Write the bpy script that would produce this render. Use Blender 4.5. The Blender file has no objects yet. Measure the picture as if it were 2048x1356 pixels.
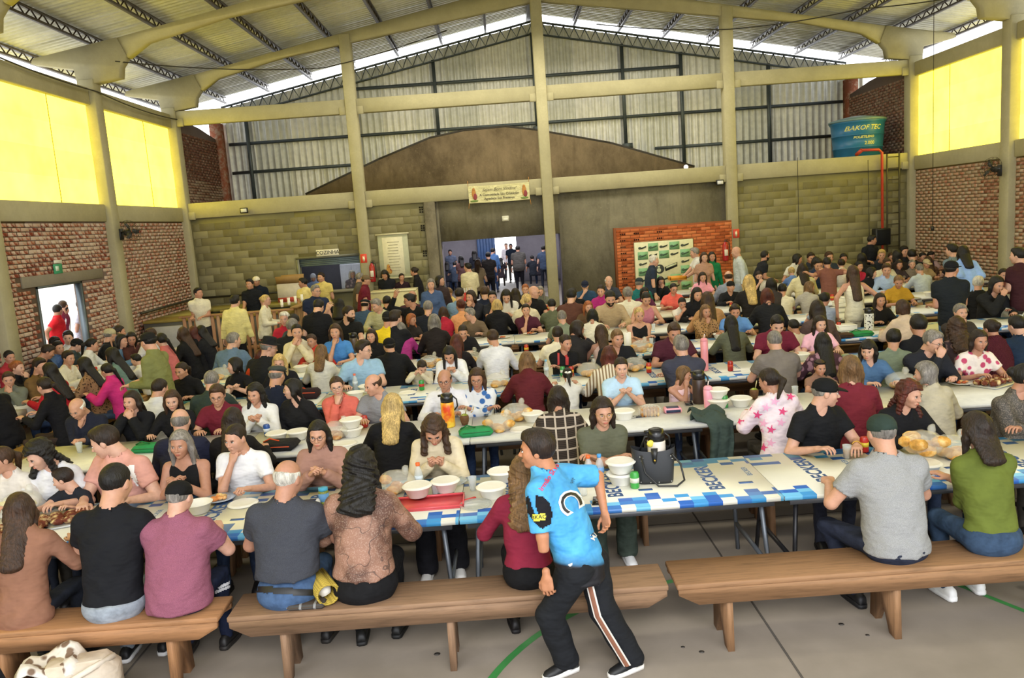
import bpy, bmesh, math, random
import numpy as np
from mathutils import Vector, Matrix
from mathutils.bvhtree import BVHTree
rnd = random.Random(7)
R = math.radians
SC = bpy.context.scene
COL = SC.collection
# ------------------------------------------------------------------ camera
FPX, CX, CY, CAMH = 1590.0, 1024.0, 678.0, 2.70
CM = np.array([[0.99741128, -0.07176442, 0.00453884],
               [-0.01493317, -0.14497618, 0.98932245],
               [-0.07034013, -0.98682915, -0.14567255]])   # rows: world X, Y, Z in camera space (x right, y down, z forward)
cd = bpy.data.cameras.new('camera')
cam = bpy.data.objects.new('camera', cd)
COL.objects.link(cam)
cd.sensor_fit = 'HORIZONTAL'; cd.sensor_width = 36.0; cd.lens = FPX * 36.0 / 2048.0
cd.clip_start = 0.05; cd.clip_end = 300
cam.matrix_world = Matrix(((CM[0][0], -CM[0][1], -CM[0][2], 0), (CM[1][0], -CM[1][1], -CM[1][2], 0),
                           (CM[2][0], -CM[2][1], -CM[2][2], CAMH), (0, 0, 0, 1)))
SC.camera = cam
# ------------------------------------------------------------------ world, light, exposure
w = bpy.data.worlds.new('sky'); SC.world = w; w.use_nodes = True
bg = w.node_tree.nodes['Background']
bg.inputs[0].default_value = (0.93, 0.96, 1.0, 1); bg.inputs[1].default_value = 3.9     # bright overcast sky
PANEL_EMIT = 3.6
def area(name, loc, rot, sx, sy, power, col):
    l = bpy.data.lights.new(name, 'AREA'); l.shape = 'RECTANGLE'; l.size = sx; l.size_y = sy; l.energy = power; l.color = col
    o = bpy.data.objects.new(name, l); COL.objects.link(o); o.location = loc; o.rotation_euler = rot
    return o
area('flash_light', (0.2, -0.6, 4.6), (R(62), 0, 0), 1.6, 1.2, 175, (1.0, 0.97, 0.93))
for yy, zz, pw in ((6.0, 8.0, 190), (13.0, 7.9, 310), (19.2, 7.4, 320), (23.4, 7.5, 110)):   # unseen fill lights added under the roof to brighten the hall
    area('hall_fill', (1.3, yy, zz), (0, 0, 0), 9.0, 1.2, pw, (1.0, 0.93, 0.74))
SC.view_settings.view_transform = 'Standard'; SC.view_settings.look = 'None'
SC.view_settings.exposure = 0.0; SC.view_settings.gamma = 1.0; SC.view_settings.use_curve_mapping = False
SC.cycles.use_denoising = True
SC.cycles.max_bounces = 5; SC.cycles.diffuse_bounces = 3; SC.cycles.transparent_max_bounces = 8
# ------------------------------------------------------------------ helpers: pixels to places
def ray(u, v): return CM @ np.array([(u - CX) / FPX, (v - CY) / FPX, 1.0])
def atz(u, v, z):
    r = ray(u, v); t = (z - CAMH) / r[2]; return Vector((r[0] * t, r[1] * t, z))
def aty(u, v, y):
    r = ray(u, v); t = y / r[1]; return Vector((r[0] * t, y, CAMH + r[2] * t))
# ------------------------------------------------------------------ materials (all procedural)
def lin(h):
    if not isinstance(h, str): return tuple(h)
    c = [int(h[i:i + 2], 16) / 255 for i in (0, 2, 4)]
    return tuple(x / 12.92 if x <= .04045 else ((x + .055) / 1.055) ** 2.4 for x in c)
MATS = {}
class NT:
    def __init__(s, name):
        s.m = bpy.data.materials.new(name); s.m.use_nodes = True; s.t = s.m.node_tree
        s.b = s.t.nodes['Principled BSDF']; s.co = None
    def n(s, typ, **kw):
        o = s.t.nodes.new(typ)
        for k, v in kw.items():
            if k in o.inputs: s.put(o.inputs[k], v)
            else: setattr(o, k, v)
        return o
    def put(s, i, v):
        if isinstance(v, bpy.types.NodeSocket): s.t.links.new(v, i)
        else: i.default_value = v
    def obj(s):
        if not s.co: s.co = s.n('ShaderNodeTexCoord').outputs['Object']
        return s.co
    def mapped(s, sc=(1, 1, 1), rot=(0, 0, 0)):
        o = s.n('ShaderNodeMapping'); s.put(o.inputs[0], s.obj()); o.inputs['Scale'].default_value = sc; o.inputs['Rotation'].default_value = rot
        return o.outputs[0]
    def noise(s, scale, vec=None, detail=3.0, rough=.6):
        o = s.n('ShaderNodeTexNoise'); s.put(o.inputs['Vector'], vec or s.obj()); o.inputs['Scale'].default_value = scale
        o.inputs['Detail'].default_value = detail; o.inputs['Roughness'].default_value = rough
        return o.outputs[0]
    def ramp(s, fac, stops, interp='LINEAR'):
        o = s.n('ShaderNodeValToRGB'); s.put(o.inputs[0], fac); e = o.color_ramp.elements; o.color_ramp.interpolation = interp
        while len(e) < len(stops): e.new(.5)
        for el, (p, c) in zip(e, stops): el.position = p; el.color = tuple(c)[:3] + (1,)
        return o.outputs[0]
    def mix(s, fac, a, b, bt='MIX'):
        o = s.n('ShaderNodeMix', data_type='RGBA', blend_type=bt)
        s.put(o.inputs[0], fac); s.put(o.inputs[6], a if isinstance(a, bpy.types.NodeSocket) else tuple(a)[:3] + (1,))
        s.put(o.inputs[7], b if isinstance(b, bpy.types.NodeSocket) else tuple(b)[:3] + (1,)); return o.outputs[2]
    def math(s, op, a, b=0.0, c=None):
        o = s.n('ShaderNodeMath', operation=op); s.put(o.inputs[0], a); s.put(o.inputs[1], b)
        if c is not None: s.put(o.inputs[2], c)
        return o.outputs[0]
    def bump(s, h, st=.3, dist=.01):
        o = s.n('ShaderNodeBump'); s.put(o.inputs['Height'], h); o.inputs['Strength'].default_value = st; o.inputs['Distance'].default_value = dist
        s.t.links.new(o.outputs[0], s.b.inputs['Normal'])
    def col(s, c): s.put(s.b.inputs['Base Color'], c if isinstance(c, bpy.types.NodeSocket) else tuple(c)[:3] + (1,))
    def rough(s, r, spec=.5, metal=0.0):
        s.put(s.b.inputs['Roughness'], r); s.b.inputs['Specular IOR Level'].default_value = spec; s.b.inputs['Metallic'].default_value = metal
def shade(c, f): return tuple(min(1, x * f) for x in c)
def mat(kind, colour='808080', arg=None):
    key = (kind, colour, arg)
    if key in MATS: return MATS[key]
    c = lin(colour); t = NT('%s_%s' % (kind, colour if isinstance(colour, str) else 'mix'))
    if kind == 'skin':
        f = t.noise(26, detail=2); t.col(t.ramp(f, [(.3, shade(c, .9)), (.7, shade(c, 1.06))])); t.rough(.5, .35); t.bump(f, .05)
        t.b.inputs['Subsurface Weight'].default_value = 0.0
    elif kind == 'hair':
        f = t.noise(95, t.mapped((1, 1, .10)), 3, .7); h2 = t.noise(16, t.mapped((1, 1, .3)), 2); k = t.math('ADD', t.math('MULTIPLY', f, .6), t.math('MULTIPLY', h2, .4))
        t.col(t.ramp(k, [(.34, shade(c, .45)), (.5, c), (.66, shade(c, 2.0))])); t.rough(.5, .35); t.bump(k, .9, .014)
    elif kind == 'cloth':
        f = t.noise(9, detail=4); t.col(t.ramp(f, [(.3, shade(c, .86)), (.7, shade(c, 1.1))])); t.rough(.85, .2)
        g = t.noise(7, t.mapped((1, 1, 1.9)), 2); t.bump(g, .55, .05)
    elif kind == 'heather':
        f = t.noise(240, t.mapped((1, 1, 2)), 2); t.col(t.ramp(f, [(.3, shade(c, .7)), (.7, shade(c, 1.25))])); t.rough(.9, .15)
        g = t.noise(7, t.mapped((1, 1, 1.9)), 2); t.bump(g, .55, .05)
    elif kind == 'denim':
        f = t.noise(14, detail=5); t.col(t.ramp(f, [(.3, shade(c, .7)), (.7, shade(c, 1.35))])); t.rough(.85, .2)
        g = t.noise(8, t.mapped((1, 1, 1.6)), 2); t.bump(g, .5, .04)
    elif kind == 'stripes':
        d = lin(arg); wv = t.n('ShaderNodeTexWave', bands_direction='X'); t.put(wv.inputs[0], t.obj()); wv.inputs['Scale'].default_value = 9
        t.col(t.ramp(wv.outputs[1], [(.0, c), (.52, c), (.6, d), (1, d)])); t.rough(.85, .2); t.bump(t.noise(7), .5, .05)
    elif kind == 'plaid':
        d = lin(arg)
        a = t.n('ShaderNodeTexWave', bands_direction='X'); t.put(a.inputs[0], t.obj()); a.inputs['Scale'].default_value = 3.6
        b = t.n('ShaderNodeTexWave', bands_direction='Z'); t.put(b.inputs[0], t.obj()); b.inputs['Scale'].default_value = 3.6
        e = t.n('ShaderNodeTexWave', bands_direction='Z'); t.put(e.inputs[0], t.obj()); e.inputs['Scale'].default_value = 22
        base = t.mix(e.outputs[1], c, lin('4a4038'))
        m = t.math('MAXIMUM', t.math('GREATER_THAN', a.outputs[1], .93), t.math('GREATER_THAN', b.outputs[1], .93))
        t.col(t.mix(m, base, d)); t.rough(.9, .15); t.bump(t.noise(8), .4, .04)
    elif kind in ('leopard', 'floral', 'stars', 'lacy'):
        d = lin(arg); vo = t.n('ShaderNodeTexVoronoi'); t.put(vo.inputs['Vector'], t.obj())
        vo.inputs['Scale'].default_value = {'leopard': 34, 'floral': 13, 'stars': 11, 'lacy': 60}[kind]
        th = {'leopard': (.28, .36), 'floral': (.34, .44), 'stars': (.3, .34), 'lacy': (.2, .3)}[kind]
        col2 = d if kind != 'stars' else t.mix(t.noise(5), d, lin('f3b6cf'))
        if kind == 'stars':
            t.col(t.mix(t.ramp(vo.outputs[0], [(th[0], (1, 1, 1)), (th[1], (0, 0, 0))]), c, col2))
        else: t.col(t.ramp(vo.outputs[0], [(th[0], d), (th[1], c)]))
        t.rough(.85, .2); t.bump(t.noise(7), .5, .05)
    elif kind == 'paisley':
        d = lin(arg); f = t.noise(4.5, detail=2)
        base = t.ramp(f, [(.40, d), (.52, c), (.66, shade(c, 1.18))])
        wv = t.n('ShaderNodeTexWave', wave_type='RINGS'); t.put(wv.inputs[0], t.obj()); wv.inputs['Scale'].default_value = 2.2
        wv.inputs['Distortion'].default_value = 16; wv.inputs['Detail Scale'].default_value = 2.2
        sp = t.ramp(t.noise(120, detail=1), [(.56, (0, 0, 0)), (.6, (1, 1, 1))])
        k = t.math('GREATER_THAN', wv.outputs[1], .991)
        t.col(t.mix(t.math('MULTIPLY', k, .6), t.mix(t.math('MULTIPLY', sp, .16), base, lin('e3cdb8')), lin('2e2626'))); t.rough(.6, .3); t.bump(t.noise(7), .5, .05)
    elif kind == 'concrete':
        a = t.noise(1.3, detail=6, rough=.7); b = t.noise(22, detail=3)
        t.col(t.mix(b, t.ramp(a, [(.3, shade(c, .72)), (.7, shade(c, 1.15))]), shade(c, .85), 'MIX')); t.rough(.9, .2); t.bump(b, .25, .01)
    elif kind == 'plaster':
        a = t.noise(.9, t.mapped((1, 1, .6)), 7, .75); b = t.noise(14, detail=4); st = t.noise(2.2, t.mapped((2.4, 2.4, .25)), 4)
        base = t.ramp(a, [(.32, shade(c, .55)), (.5, c), (.7, shade(c, 1.4))])
        base = t.mix(t.ramp(st, [(.55, (0, 0, 0)), (.75, (.5, .5, .5))]), base, shade(c, .5)); base = t.mix(t.ramp(b, [(.62, (0, 0, 0)), (.75, (.4, .4, .4))]), base, shade(c, 1.8))
        t.col(base); t.rough(.95, .1); t.bump(b, .4, .02)
    elif kind == 'block':
        oi = t.n('ShaderNodeObjectInfo').outputs['Random']; a = t.noise(3, detail=6, rough=.75); b = t.noise(60, detail=2)
        base = t.ramp(oi, [(0, shade(c, .78)), (.6, c), (1, shade(c, 1.3))])
        t.col(t.mix(.5, base, t.ramp(a, [(.3, shade(c, .7)), (.7, shade(c, 1.25))]))); t.rough(.95, .1); t.bump(b, .3, .01)
    elif kind == 'brick':
        oi = t.n('ShaderNodeObjectInfo').outputs['Random']
        base = t.ramp(oi, [(0, shade(c, .65)), (.5, c), (1, shade(c, 1.3))])
        a = t.noise(arg[1], detail=5, rough=.7)
        k = t.math('ADD', a, t.math('MULTIPLY', oi, .22))
        t.col(t.mix(t.ramp(k, [(.52, (0, 0, 0)), (.68, (1, 1, 1))]), base, lin(arg[0]))); t.rough(.95, .1); t.bump(a, .4, .01)
    elif kind == 'wood':
        oi = t.n('ShaderNodeObjectInfo').outputs['Random']
        v = t.mapped((1.2, 16, 16)) if arg != 'z' else t.mapped((16, 16, 1.2))
        f = t.noise(3.2, v, 5, .65); s2 = t.noise(2.2, detail=4)
        g = t.ramp(f, [(.3, shade(c, .58)), (.5, c), (.72, shade(c, 1.22))])
        t.col(t.mix(t.math('MULTIPLY', s2, .55), g, shade(c, .62))); t.rough(.62, .3); t.bump(f, .25, .006)
    elif kind == 'metal':
        f = t.noise(6, detail=4); t.col(t.ramp(f, [(.3, shade(c, .85)), (.7, shade(c, 1.1))])); t.rough(.42, .5, .65 if arg is None else arg)
    elif kind == 'foam':
        f = t.noise(40, detail=2); t.col(t.ramp(f, [(.3, shade(c, .96)), (.7, c)])); t.rough(.5, .4); t.bump(f, .05)
    elif kind == 'plastic':
        f = t.noise(12, detail=2); t.col(t.ramp(f, [(.3, shade(c, .93)), (.7, shade(c, 1.05))])); t.rough(.3 if arg is None else arg, .5)
    elif kind == 'clear':
        t.col(c); t.rough(.06, .5); t.b.inputs['Alpha'].default_value = .34 if arg is None else arg
        f = t.noise(30); t.bump(f, .15, .005)
    elif kind == 'bread':
        f = t.noise(18, detail=4); t.col(t.ramp(f, [(.3, shade(c, .55)), (.5, c), (.75, lin('f4dfa2'))])); t.rough(.6, .3); t.bump(f, .3, .01)
    elif kind == 'emit':
        t.col((0, 0, 0)); t.b.inputs['Emission Color'].default_value = c + (1,); t.b.inputs['Emission Strength'].default_value = arg
    elif kind == 'weave':
        wv = t.n('ShaderNodeTexWave', bands_direction='X'); t.put(wv.inputs[0], t.obj()); wv.inputs['Scale'].default_value = 22
        w2 = t.n('ShaderNodeTexWave', bands_direction='Z'); t.put(w2.inputs[0], t.obj()); w2.inputs['Scale'].default_value = 30
        f = t.math('MULTIPLY', wv.outputs[1], w2.outputs[1]); t.col(t.ramp(f, [(.05, shade(c, .45)), (.4, c)])); t.rough(.8, .2); t.bump(f, .7, .01)
    elif kind == 'floor':
        a = t.noise(.35, detail=7, rough=.7); b = t.noise(3.5, detail=5); sp = t.noise(1.9, detail=2)
        base = t.ramp(a, [(.3, shade(c, .78)), (.7, shade(c, 1.16))])
        base = t.mix(t.ramp(b, [(.35, (.5, .5, .5)), (.7, (0, 0, 0))]), base, shade(c, .72))
        base = t.mix(t.ramp(sp, [(.70, (0, 0, 0)), (.73, (.75, .75, .75))]), base, shade(c, .35)); t.col(base)
        t.put(t.b.inputs['Roughness'], t.ramp(b, [(.3, (.42,) * 3), (.7, (.62,) * 3)])); t.b.inputs['Specular IOR Level'].default_value = .45; t.bump(b, .06, .01)
    elif kind == 'cloth_print':
        # white oilcloth with blue squares along both long edges
        sx = t.n('ShaderNodeSeparateXYZ'); t.put(sx.inputs[0], t.obj())
        cell = .085
        fx = t.math('FLOOR', t.math('DIVIDE', sx.outputs[0], cell * 1.15)); ay = t.math('ABSOLUTE', sx.outputs[1])
        k = t.math('FLOOR', t.math('DIVIDE', t.math('SUBTRACT', .47, ay), cell * .75))
        cb = t.n('ShaderNodeCombineXYZ'); t.put(cb.inputs[0], fx); t.put(cb.inputs[1], t.math('MULTIPLY', k, t.math('SIGN', sx.outputs[1])))
        wn = t.n('ShaderNodeTexWhiteNoise', noise_dimensions='2D'); t.put(wn.inputs[0], cb.outputs[0])
        prob = t.ramp(t.math('DIVIDE', k, 5.0), [(0, (arg or .62,) * 3), (.2, ((arg or .62) * .62,) * 3), (.4, ((arg or .62) * .25,) * 3), (.6, (.0,) * 3)], 'CONSTANT')
        on = t.math('LESS_THAN', wn.outputs[0], prob)
        pal = t.ramp(t.math('DIVIDE', wn.outputs[0], arg or .62), [(0, lin('2f63b4')), (.3, lin('4192cc')), (.55, lin('6db6dc')), (.8, lin('3f78be'))], 'CONSTANT')
        base = t.mix(t.noise(5), c, shade(c, .92)); t.col(t.mix(on, base, pal)); t.rough(.35, .5); t.bump(t.noise(9, detail=2), .2, .01)
    else: raise KeyError(kind)
    MATS[key] = t.m
    return t.m
# ------------------------------------------------------------------ mesh helpers
def raw(name, V, F, mats, mi=None, smooth=True):
    """a mesh datablock from arrays; F is an (n,4) or (n,3) array or a list of tuples"""
    me = bpy.data.meshes.new(name)
    V = np.asarray(V, dtype=np.float32)
    if isinstance(F, np.ndarray):
        k = F.shape[1]; nf = len(F); loops = F.astype(np.int32).ravel(); tot = np.full(nf, k, np.int32); st = np.arange(nf, dtype=np.int32) * k
    else:
        nf = len(F); tot = np.array([len(f) for f in F], np.int32); st = np.concatenate(([0], np.cumsum(tot)[:-1])).astype(np.int32)
        loops = np.array([i for f in F for i in f], np.int32)
    me.vertices.add(len(V)); me.vertices.foreach_set('co', V.ravel())
    me.loops.add(len(loops)); me.loops.foreach_set('vertex_index', loops)
    me.polygons.add(nf); me.polygons.foreach_set('loop_start', st)
    try: me.polygons.foreach_set('loop_total', tot)
    except Exception: pass
    for m in (mats if isinstance(mats, (list, tuple)) else [mats]): me.materials.append(m)
    if mi is not None: me.polygons.foreach_set('material_index', np.asarray(mi, np.int32))
    me.update(calc_edges=True)
    if smooth: me.polygons.foreach_set('use_smooth', np.ones(nf, dtype=bool))
    return me
class B:
    """collects primitive shapes into one mesh"""
    def __init__(s): s.V = []; s.F = []; s.mi = []; s.n = 0
    def add(s, V, F, m=0):
        s.V += [tuple(v) for v in V]; s.F += [tuple(i + s.n for i in f) for f in F]; s.mi += [m] * len(F); s.n += len(V); return s
    def box(s, x0, x1, y0, y1, z0, z1, m=0, bev=0.0):
        b = min(bev, (x1 - x0) * .45, (y1 - y0) * .45, (z1 - z0) * .45)
        if b <= 0:
            V = [(x, y, z) for z in (z0, z1) for y in (y0, y1) for x in (x0, x1)]
            F = [(0, 2, 3, 1), (4, 5, 7, 6), (0, 1, 5, 4), (2, 6, 7, 3), (0, 4, 6, 2), (1, 3, 7, 5)]
            return s.add(V, F, m)
        V = []; F = []
        lv = [(z0, b), (z0 + b, 0), (z1 - b, 0), (z1, b)]
        for z, i in lv:
            e = b
            V += [(x0 + i + (e if i == 0 else 0), y0 + i, z), (x1 - i - (e if i == 0 else 0), y0 + i, z), (x1 - i, y0 + i + (e if i == 0 else 0), z), (x1 - i, y1 - i - (e if i == 0 else 0), z),
                  (x1 - i - (e if i == 0 else 0), y1 - i, z), (x0 + i + (e if i == 0 else 0), y1 - i, z), (x0 + i, y1 - i - (e if i == 0 else 0), z), (x0 + i, y0 + i + (e if i == 0 else 0), z)]
        F.append(tuple(range(7, -1, -1))); F.append(tuple(range(24, 32)))
        for l in range(3):
            for i in range(8):
                j = (i + 1) % 8; F.append((l * 8 + i, l * 8 + j, l * 8 + 8 + j, l * 8 + 8 + i))
        return s.add(V, F, m)
    def prism(s, pts, a0, a1, axis='y', m=0):
        """polygon pts in the two other axes extruded along axis"""
        n = len(pts); V = []
        for a in (a0, a1):
            for p in pts:
                V.append({'y': (p[0], a, p[1]), 'x': (a, p[0], p[1]), 'z': (p[0], p[1], a)}[axis])
        F = [tuple(range(n)), tuple(range(2 * n - 1, n - 1, -1))] + [(i, n + i, n + (i + 1) % n, (i + 1) % n) for i in range(n)]
        return s.add(V, F, m)
    def tube(s, pts, r, n=8, m=0, caps=True):
        P = [Vector(p) for p in pts]; V = []; F = []
        rs = r if isinstance(r, (list, tuple)) else [r] * len(P)
        up = None
        for i, p in enumerate(P):
            d = (P[min(i + 1, len(P) - 1)] - P[max(i - 1, 0)]).normalized()
            if up is None: up = Vector((0, 0, 1)) if abs(d.z) < .9 else Vector((1, 0, 0))
            x = d.cross(up).normalized(); up = x.cross(d).normalized()
            for k in range(n):
                a = 2 * math.pi * k / n; V.append(p + (x * math.cos(a) + up * math.sin(a)) * rs[i])
        for i in range(len(P) - 1):
            for k in range(n):
                j = (k + 1) % n; F.append((i * n + k, i * n + j, (i + 1) * n + j, (i + 1) * n + k))
        if caps: F.append(tuple(range(n - 1, -1, -1))); F.append(tuple(range((len(P) - 1) * n, len(P) * n)))
        return s.add(V, F, m)
    def lathe(s, prof, n=20, c=(0, 0, 0), m=0):
        V = []; F = []
        for r, z in prof:
            for k in range(n):
                a = 2 * math.pi * k / n; V.append((c[0] + r * math.cos(a), c[1] + r * math.sin(a), c[2] + z))
        for i in range(len(prof) - 1):
            for k in range(n):
                j = (k + 1) % n; F.append((i * n + k, i * n + j, (i + 1) * n + j, (i + 1) * n + k))
        if prof[0][0] > 1e-4: F.append(tuple(range(n - 1, -1, -1)))
        if prof[-1][0] > 1e-4: F.append(tuple(range((len(prof) - 1) * n, len(prof) * n)))
        return s.add(V, F, m)
    def ball(s, c, r, n=8, m=0, jit=0.0):
        rx, ry, rz = r if isinstance(r, (tuple, list)) else (r, r, r); V = [(c[0], c[1], c[2] - rz)]; F = []
        h = n // 2
        for i in range(1, h):
            t = math.pi * i / h
            for k in range(n):
                a = 2 * math.pi * k / n; q = 1 + rnd.uniform(-jit, jit)
                V.append((c[0] + rx * q * math.sin(t) * math.cos(a), c[1] + ry * q * math.sin(t) * math.sin(a), c[2] - rz * q * math.cos(t)))
        V.append((c[0], c[1], c[2] + rz)); top = len(V) - 1
        for k in range(n):
            j = (k + 1) % n; F.append((0, 1 + j, 1 + k)); F.append((top, 1 + (h - 2) * n + k, 1 + (h - 2) * n + j))
            for i in range(h - 2): F.append((1 + i * n + k, 1 + i * n + j, 1 + (i + 1) * n + j, 1 + (i + 1) * n + k))
        return s.add(V, F, m)
    def mesh(s, name, mats, smooth=False): return raw(name, s.V, s.F, mats, s.mi, smooth)
    def obj(s, name, mats, parent=None, smooth=False, loc=None, rz=None): return link(s.mesh(name, mats, smooth), name, parent, loc, rz)
def link(me, name, parent=None, loc=None, rz=None):
    o = bpy.data.objects.new(name, me); COL.objects.link(o)
    if parent is not None: o.parent = parent
    if loc is not None: o.location = loc
    if rz is not None: o.rotation_euler = (0, 0, rz)
    return o
def tag(o, label=None, cat=None, group=None, kind=None):
    if label: o['label'] = label
    if cat: o['category'] = cat
    if group: o['group'] = group
    if kind: o['kind'] = kind
    return o
def thing(name, label, cat, loc=(0, 0, 0), rz=0.0, group=None):
    o = bpy.data.objects.new(name, None); COL.objects.link(o); o.location = loc; o.rotation_euler = (0, 0, rz); o.empty_display_size = .1
    return tag(o, label, cat, group)
def copy_tree(o, parent=None):
    c = o.copy(); COL.objects.link(c)
    if parent is not None: c.parent = parent
    for ch in list(o.children): copy_tree(ch, c)
    return c
def text_mesh(txt, size, mats, shear=0.0, ext=0.0, bold=0.0, align='CENTER'):
    c = bpy.data.curves.new('txt', 'FONT'); c.body = txt; c.size = size; c.shear = shear; c.extrude = ext; c.offset = bold; c.align_x = align; c.align_y = 'CENTER'; c.resolution_u = 3
    o = bpy.data.objects.new('txt', c); me = bpy.data.meshes.new_from_object(o)
    bpy.data.objects.remove(o); bpy.data.curves.remove(c)
    me.materials.clear(); me.materials.append(mats); return me
def lettering(txt, size, colour, parent, loc, rot=(0, 0, 0), shear=0.0, bold=0.0, name='lettering', ext=.0008):
    o = link(text_mesh(txt, size, mat('plastic', colour, .6), shear, ext, bold), name, parent, loc); o.rotation_euler = rot; return o
def structure(o, label=None, cat=None): return tag(o, label, cat, None, 'structure')
# ------------------------------------------------------------------ people: smooth bodies from blended volumes
def v3(*a): return np.array(a, dtype=np.float32)
def cap(P, a, b, ra, rb):
    a = v3(*a); ab = v3(*b) - a; L = float(ab @ ab) or 1e-9
    t = np.clip(((P - a) @ ab) / L, 0, 1); d = P - a - t[:, None] * ab
    return np.sqrt((d * d).sum(1)) - (ra + (rb - ra) * t)
def ell(P, c, r):
    q = (P - v3(*c)); k0 = np.sqrt(((q / v3(*r)) ** 2).sum(1)); k1 = np.sqrt(((q / v3(*[x * x for x in r])) ** 2).sum(1)) + 1e-6
    return k0 * (k0 - 1) / k1
def smin(a, b, k):
    h = np.maximum(k - np.abs(a - b), 0) / k; return np.minimum(a, b) - h * h * k * .25
def smax(a, b, k): return -smin(-a, -b, k)
_CE = [(0, 1), (2, 3), (4, 5), (6, 7), (0, 2), (1, 3), (4, 6), (5, 7), (0, 4), (1, 5), (2, 6), (3, 7)]
_CO = np.array([[i & 1, (i >> 1) & 1, i >> 2] for i in range(8)], np.float32)
def snet(fn, lo, hi, c):
    """surface of fn(P) < 0 inside a box, as quads"""
    lo = v3(*lo); n = np.maximum(np.ceil((v3(*hi) - lo) / c).astype(int) + 1, 4)
    ax = [lo[i] + c * np.arange(n[i], dtype=np.float32) for i in range(3)]
    P = np.stack(np.meshgrid(*ax, indexing='ij'), -1).reshape(-1, 3)
    F = fn(P).reshape(n).astype(np.float32)
    F[0] = F[-1] = 1; F[:, 0] = F[:, -1] = 1; F[:, :, 0] = F[:, :, -1] = 1
    ins = F < 0
    cor = [F[x:n[0] - 1 + x, y:n[1] - 1 + y, z:n[2] - 1 + z] for z in (0, 1) for y in (0, 1) for x in (0, 1)]
    cnt = sum((q < 0).astype(np.int8) for q in cor); act = (cnt > 0) & (cnt < 8)
    idx = -np.ones(act.shape, np.int64); m = int(act.sum()); idx[act] = np.arange(m)
    if m == 0: return np.zeros((0, 3), np.float32), np.zeros((0, 4), np.int64)
    C = np.stack([q[act] for q in cor], 1); pos = np.zeros((m, 3), np.float32); k = np.zeros(m, np.float32)
    for a, b in _CE:
        fa, fb = C[:, a], C[:, b]; x = (fa < 0) != (fb < 0)
        t = np.where(x, fa / np.where(x, fa - fb, 1), 0)
        pos += np.where(x[:, None], _CO[a] + t[:, None] * (_CO[b] - _CO[a]), 0); k += x
    V = (np.argwhere(act) + pos / k[:, None]) * c + lo
    Q = []
    for d in range(3):
        o = [slice(None)] * 3; o1 = list(o); o[d] = slice(0, -1); o1[d] = slice(1, None)
        A, Bq = ins[tuple(o)], ins[tuple(o1)]; x = A != Bq
        e1, e2 = (d + 1) % 3, (d + 2) % 3
        I = np.argwhere(x); I = I[(I[:, e1] > 0) & (I[:, e2] > 0) & (I[:, e1] < n[e1] - 1) & (I[:, e2] < n[e2] - 1)]
        if not len(I): continue
        def at(da, db):
            J = I.copy(); J[:, e1] += da; J[:, e2] += db; return idx[J[:, 0], J[:, 1], J[:, 2]]
        q = np.stack([at(-1, -1), at(0, -1), at(0, 0), at(-1, 0)], 1)
        fl = ~A[I[:, 0], I[:, 1], I[:, 2]]; q[fl] = q[fl][:, ::-1]; Q.append(q)
    return V.astype(np.float32), np.concatenate(Q)
def ball_q(c, r, n=3):
    """cube sphere in quads"""
    V = []; F = []
    for ax in range(3):
        for s in (-1, 1):
            b0 = len(V)
            for i in range(n + 1):
                for j in range(n + 1):
                    p = [0, 0, 0]; p[ax] = s; p[(ax + 1) % 3] = 2 * i / n - 1; p[(ax + 2) % 3] = 2 * j / n - 1
                    l = math.sqrt(sum(x * x for x in p)); V.append([c[k] + r[k] * p[k] / l for k in range(3)])
            for i in range(n):
                for j in range(n):
                    q = [b0 + i * (n + 1) + j, b0 + (i + 1) * (n + 1) + j, b0 + (i + 1) * (n + 1) + j + 1, b0 + i * (n + 1) + j + 1]
                    F.append(q if s > 0 else q[::-1])
    return np.array(V, np.float32), np.array(F, np.int64)
class Acc:
    def __init__(s): s.V = []; s.F = []; s.M = []; s.n = 0
    def add(s, VF, m=0, rot=None, loc=None, sc=1.0):
        V, F = VF
        if not len(V): return s
        V = V * sc
        if rot is not None: V = V @ np.asarray(rot, np.float32).T
        if loc is not None: V = V + v3(*loc)
        s.V.append(V); s.F.append(F + s.n); s.M.append(np.full(len(F), m, np.int32)); s.n += len(V); return s
    def mesh(s, name, mats): return raw(name, np.concatenate(s.V), np.concatenate(s.F), mats, np.concatenate(s.M))
# --- head (origin between the ears, face towards +y)
def head_fn(sex, fat):
    m = sex == 'm'
    def f(P):
        jw = (.056 if m else .050) * (1 + .18 * fat)
        d = ell(P, (0, -.012, .030), (.075, .096, .088))
        d = smin(d, ell(P, (0, .022, -.042), (jw + .006, .062, .072)), .035)
        d = smin(d, ell(P, (0, .058, -.094), (.022 if m else .017, .022, .019)), .03)
        X = P.copy(); X[:, 0] = np.abs(X[:, 0])
        d = smin(d, ell(X, (.036, .052, -.022), (.026, .026, .026)), .03)
        d = smin(d, cap(X, (.0, .080, .018), (.036, .070, .020), .013, .009), .018)
        d = smax(d, -ell(X, (.031, .104, .002), (.019, .022, .012)), .016)
        d = smin(d, cap(P, (0, .084, .008), (0, .106, -.028), .006, .010), .014)
        d = smin(d, ell(X, (.011, .094, -.032), (.009, .011, .008)), .008)
        d = smin(d, ell(P, (0, .079, -.062), (.024, .016, .012)), .012)
        d = smax(d, -ell(P, (0, .098, -.0635), (.022, .012, .0026)), .006)
        d = smin(d, ell(X, (.077, -.008, -.005), (.010, .020, .031)), .008)
        d = smin(d, cap(P, (0, -.02, -.03), (0, -.055, -.14), .058 if m else .049, .060 if m else .050), .03)
        return d
    return f
HEADS = {}
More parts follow.
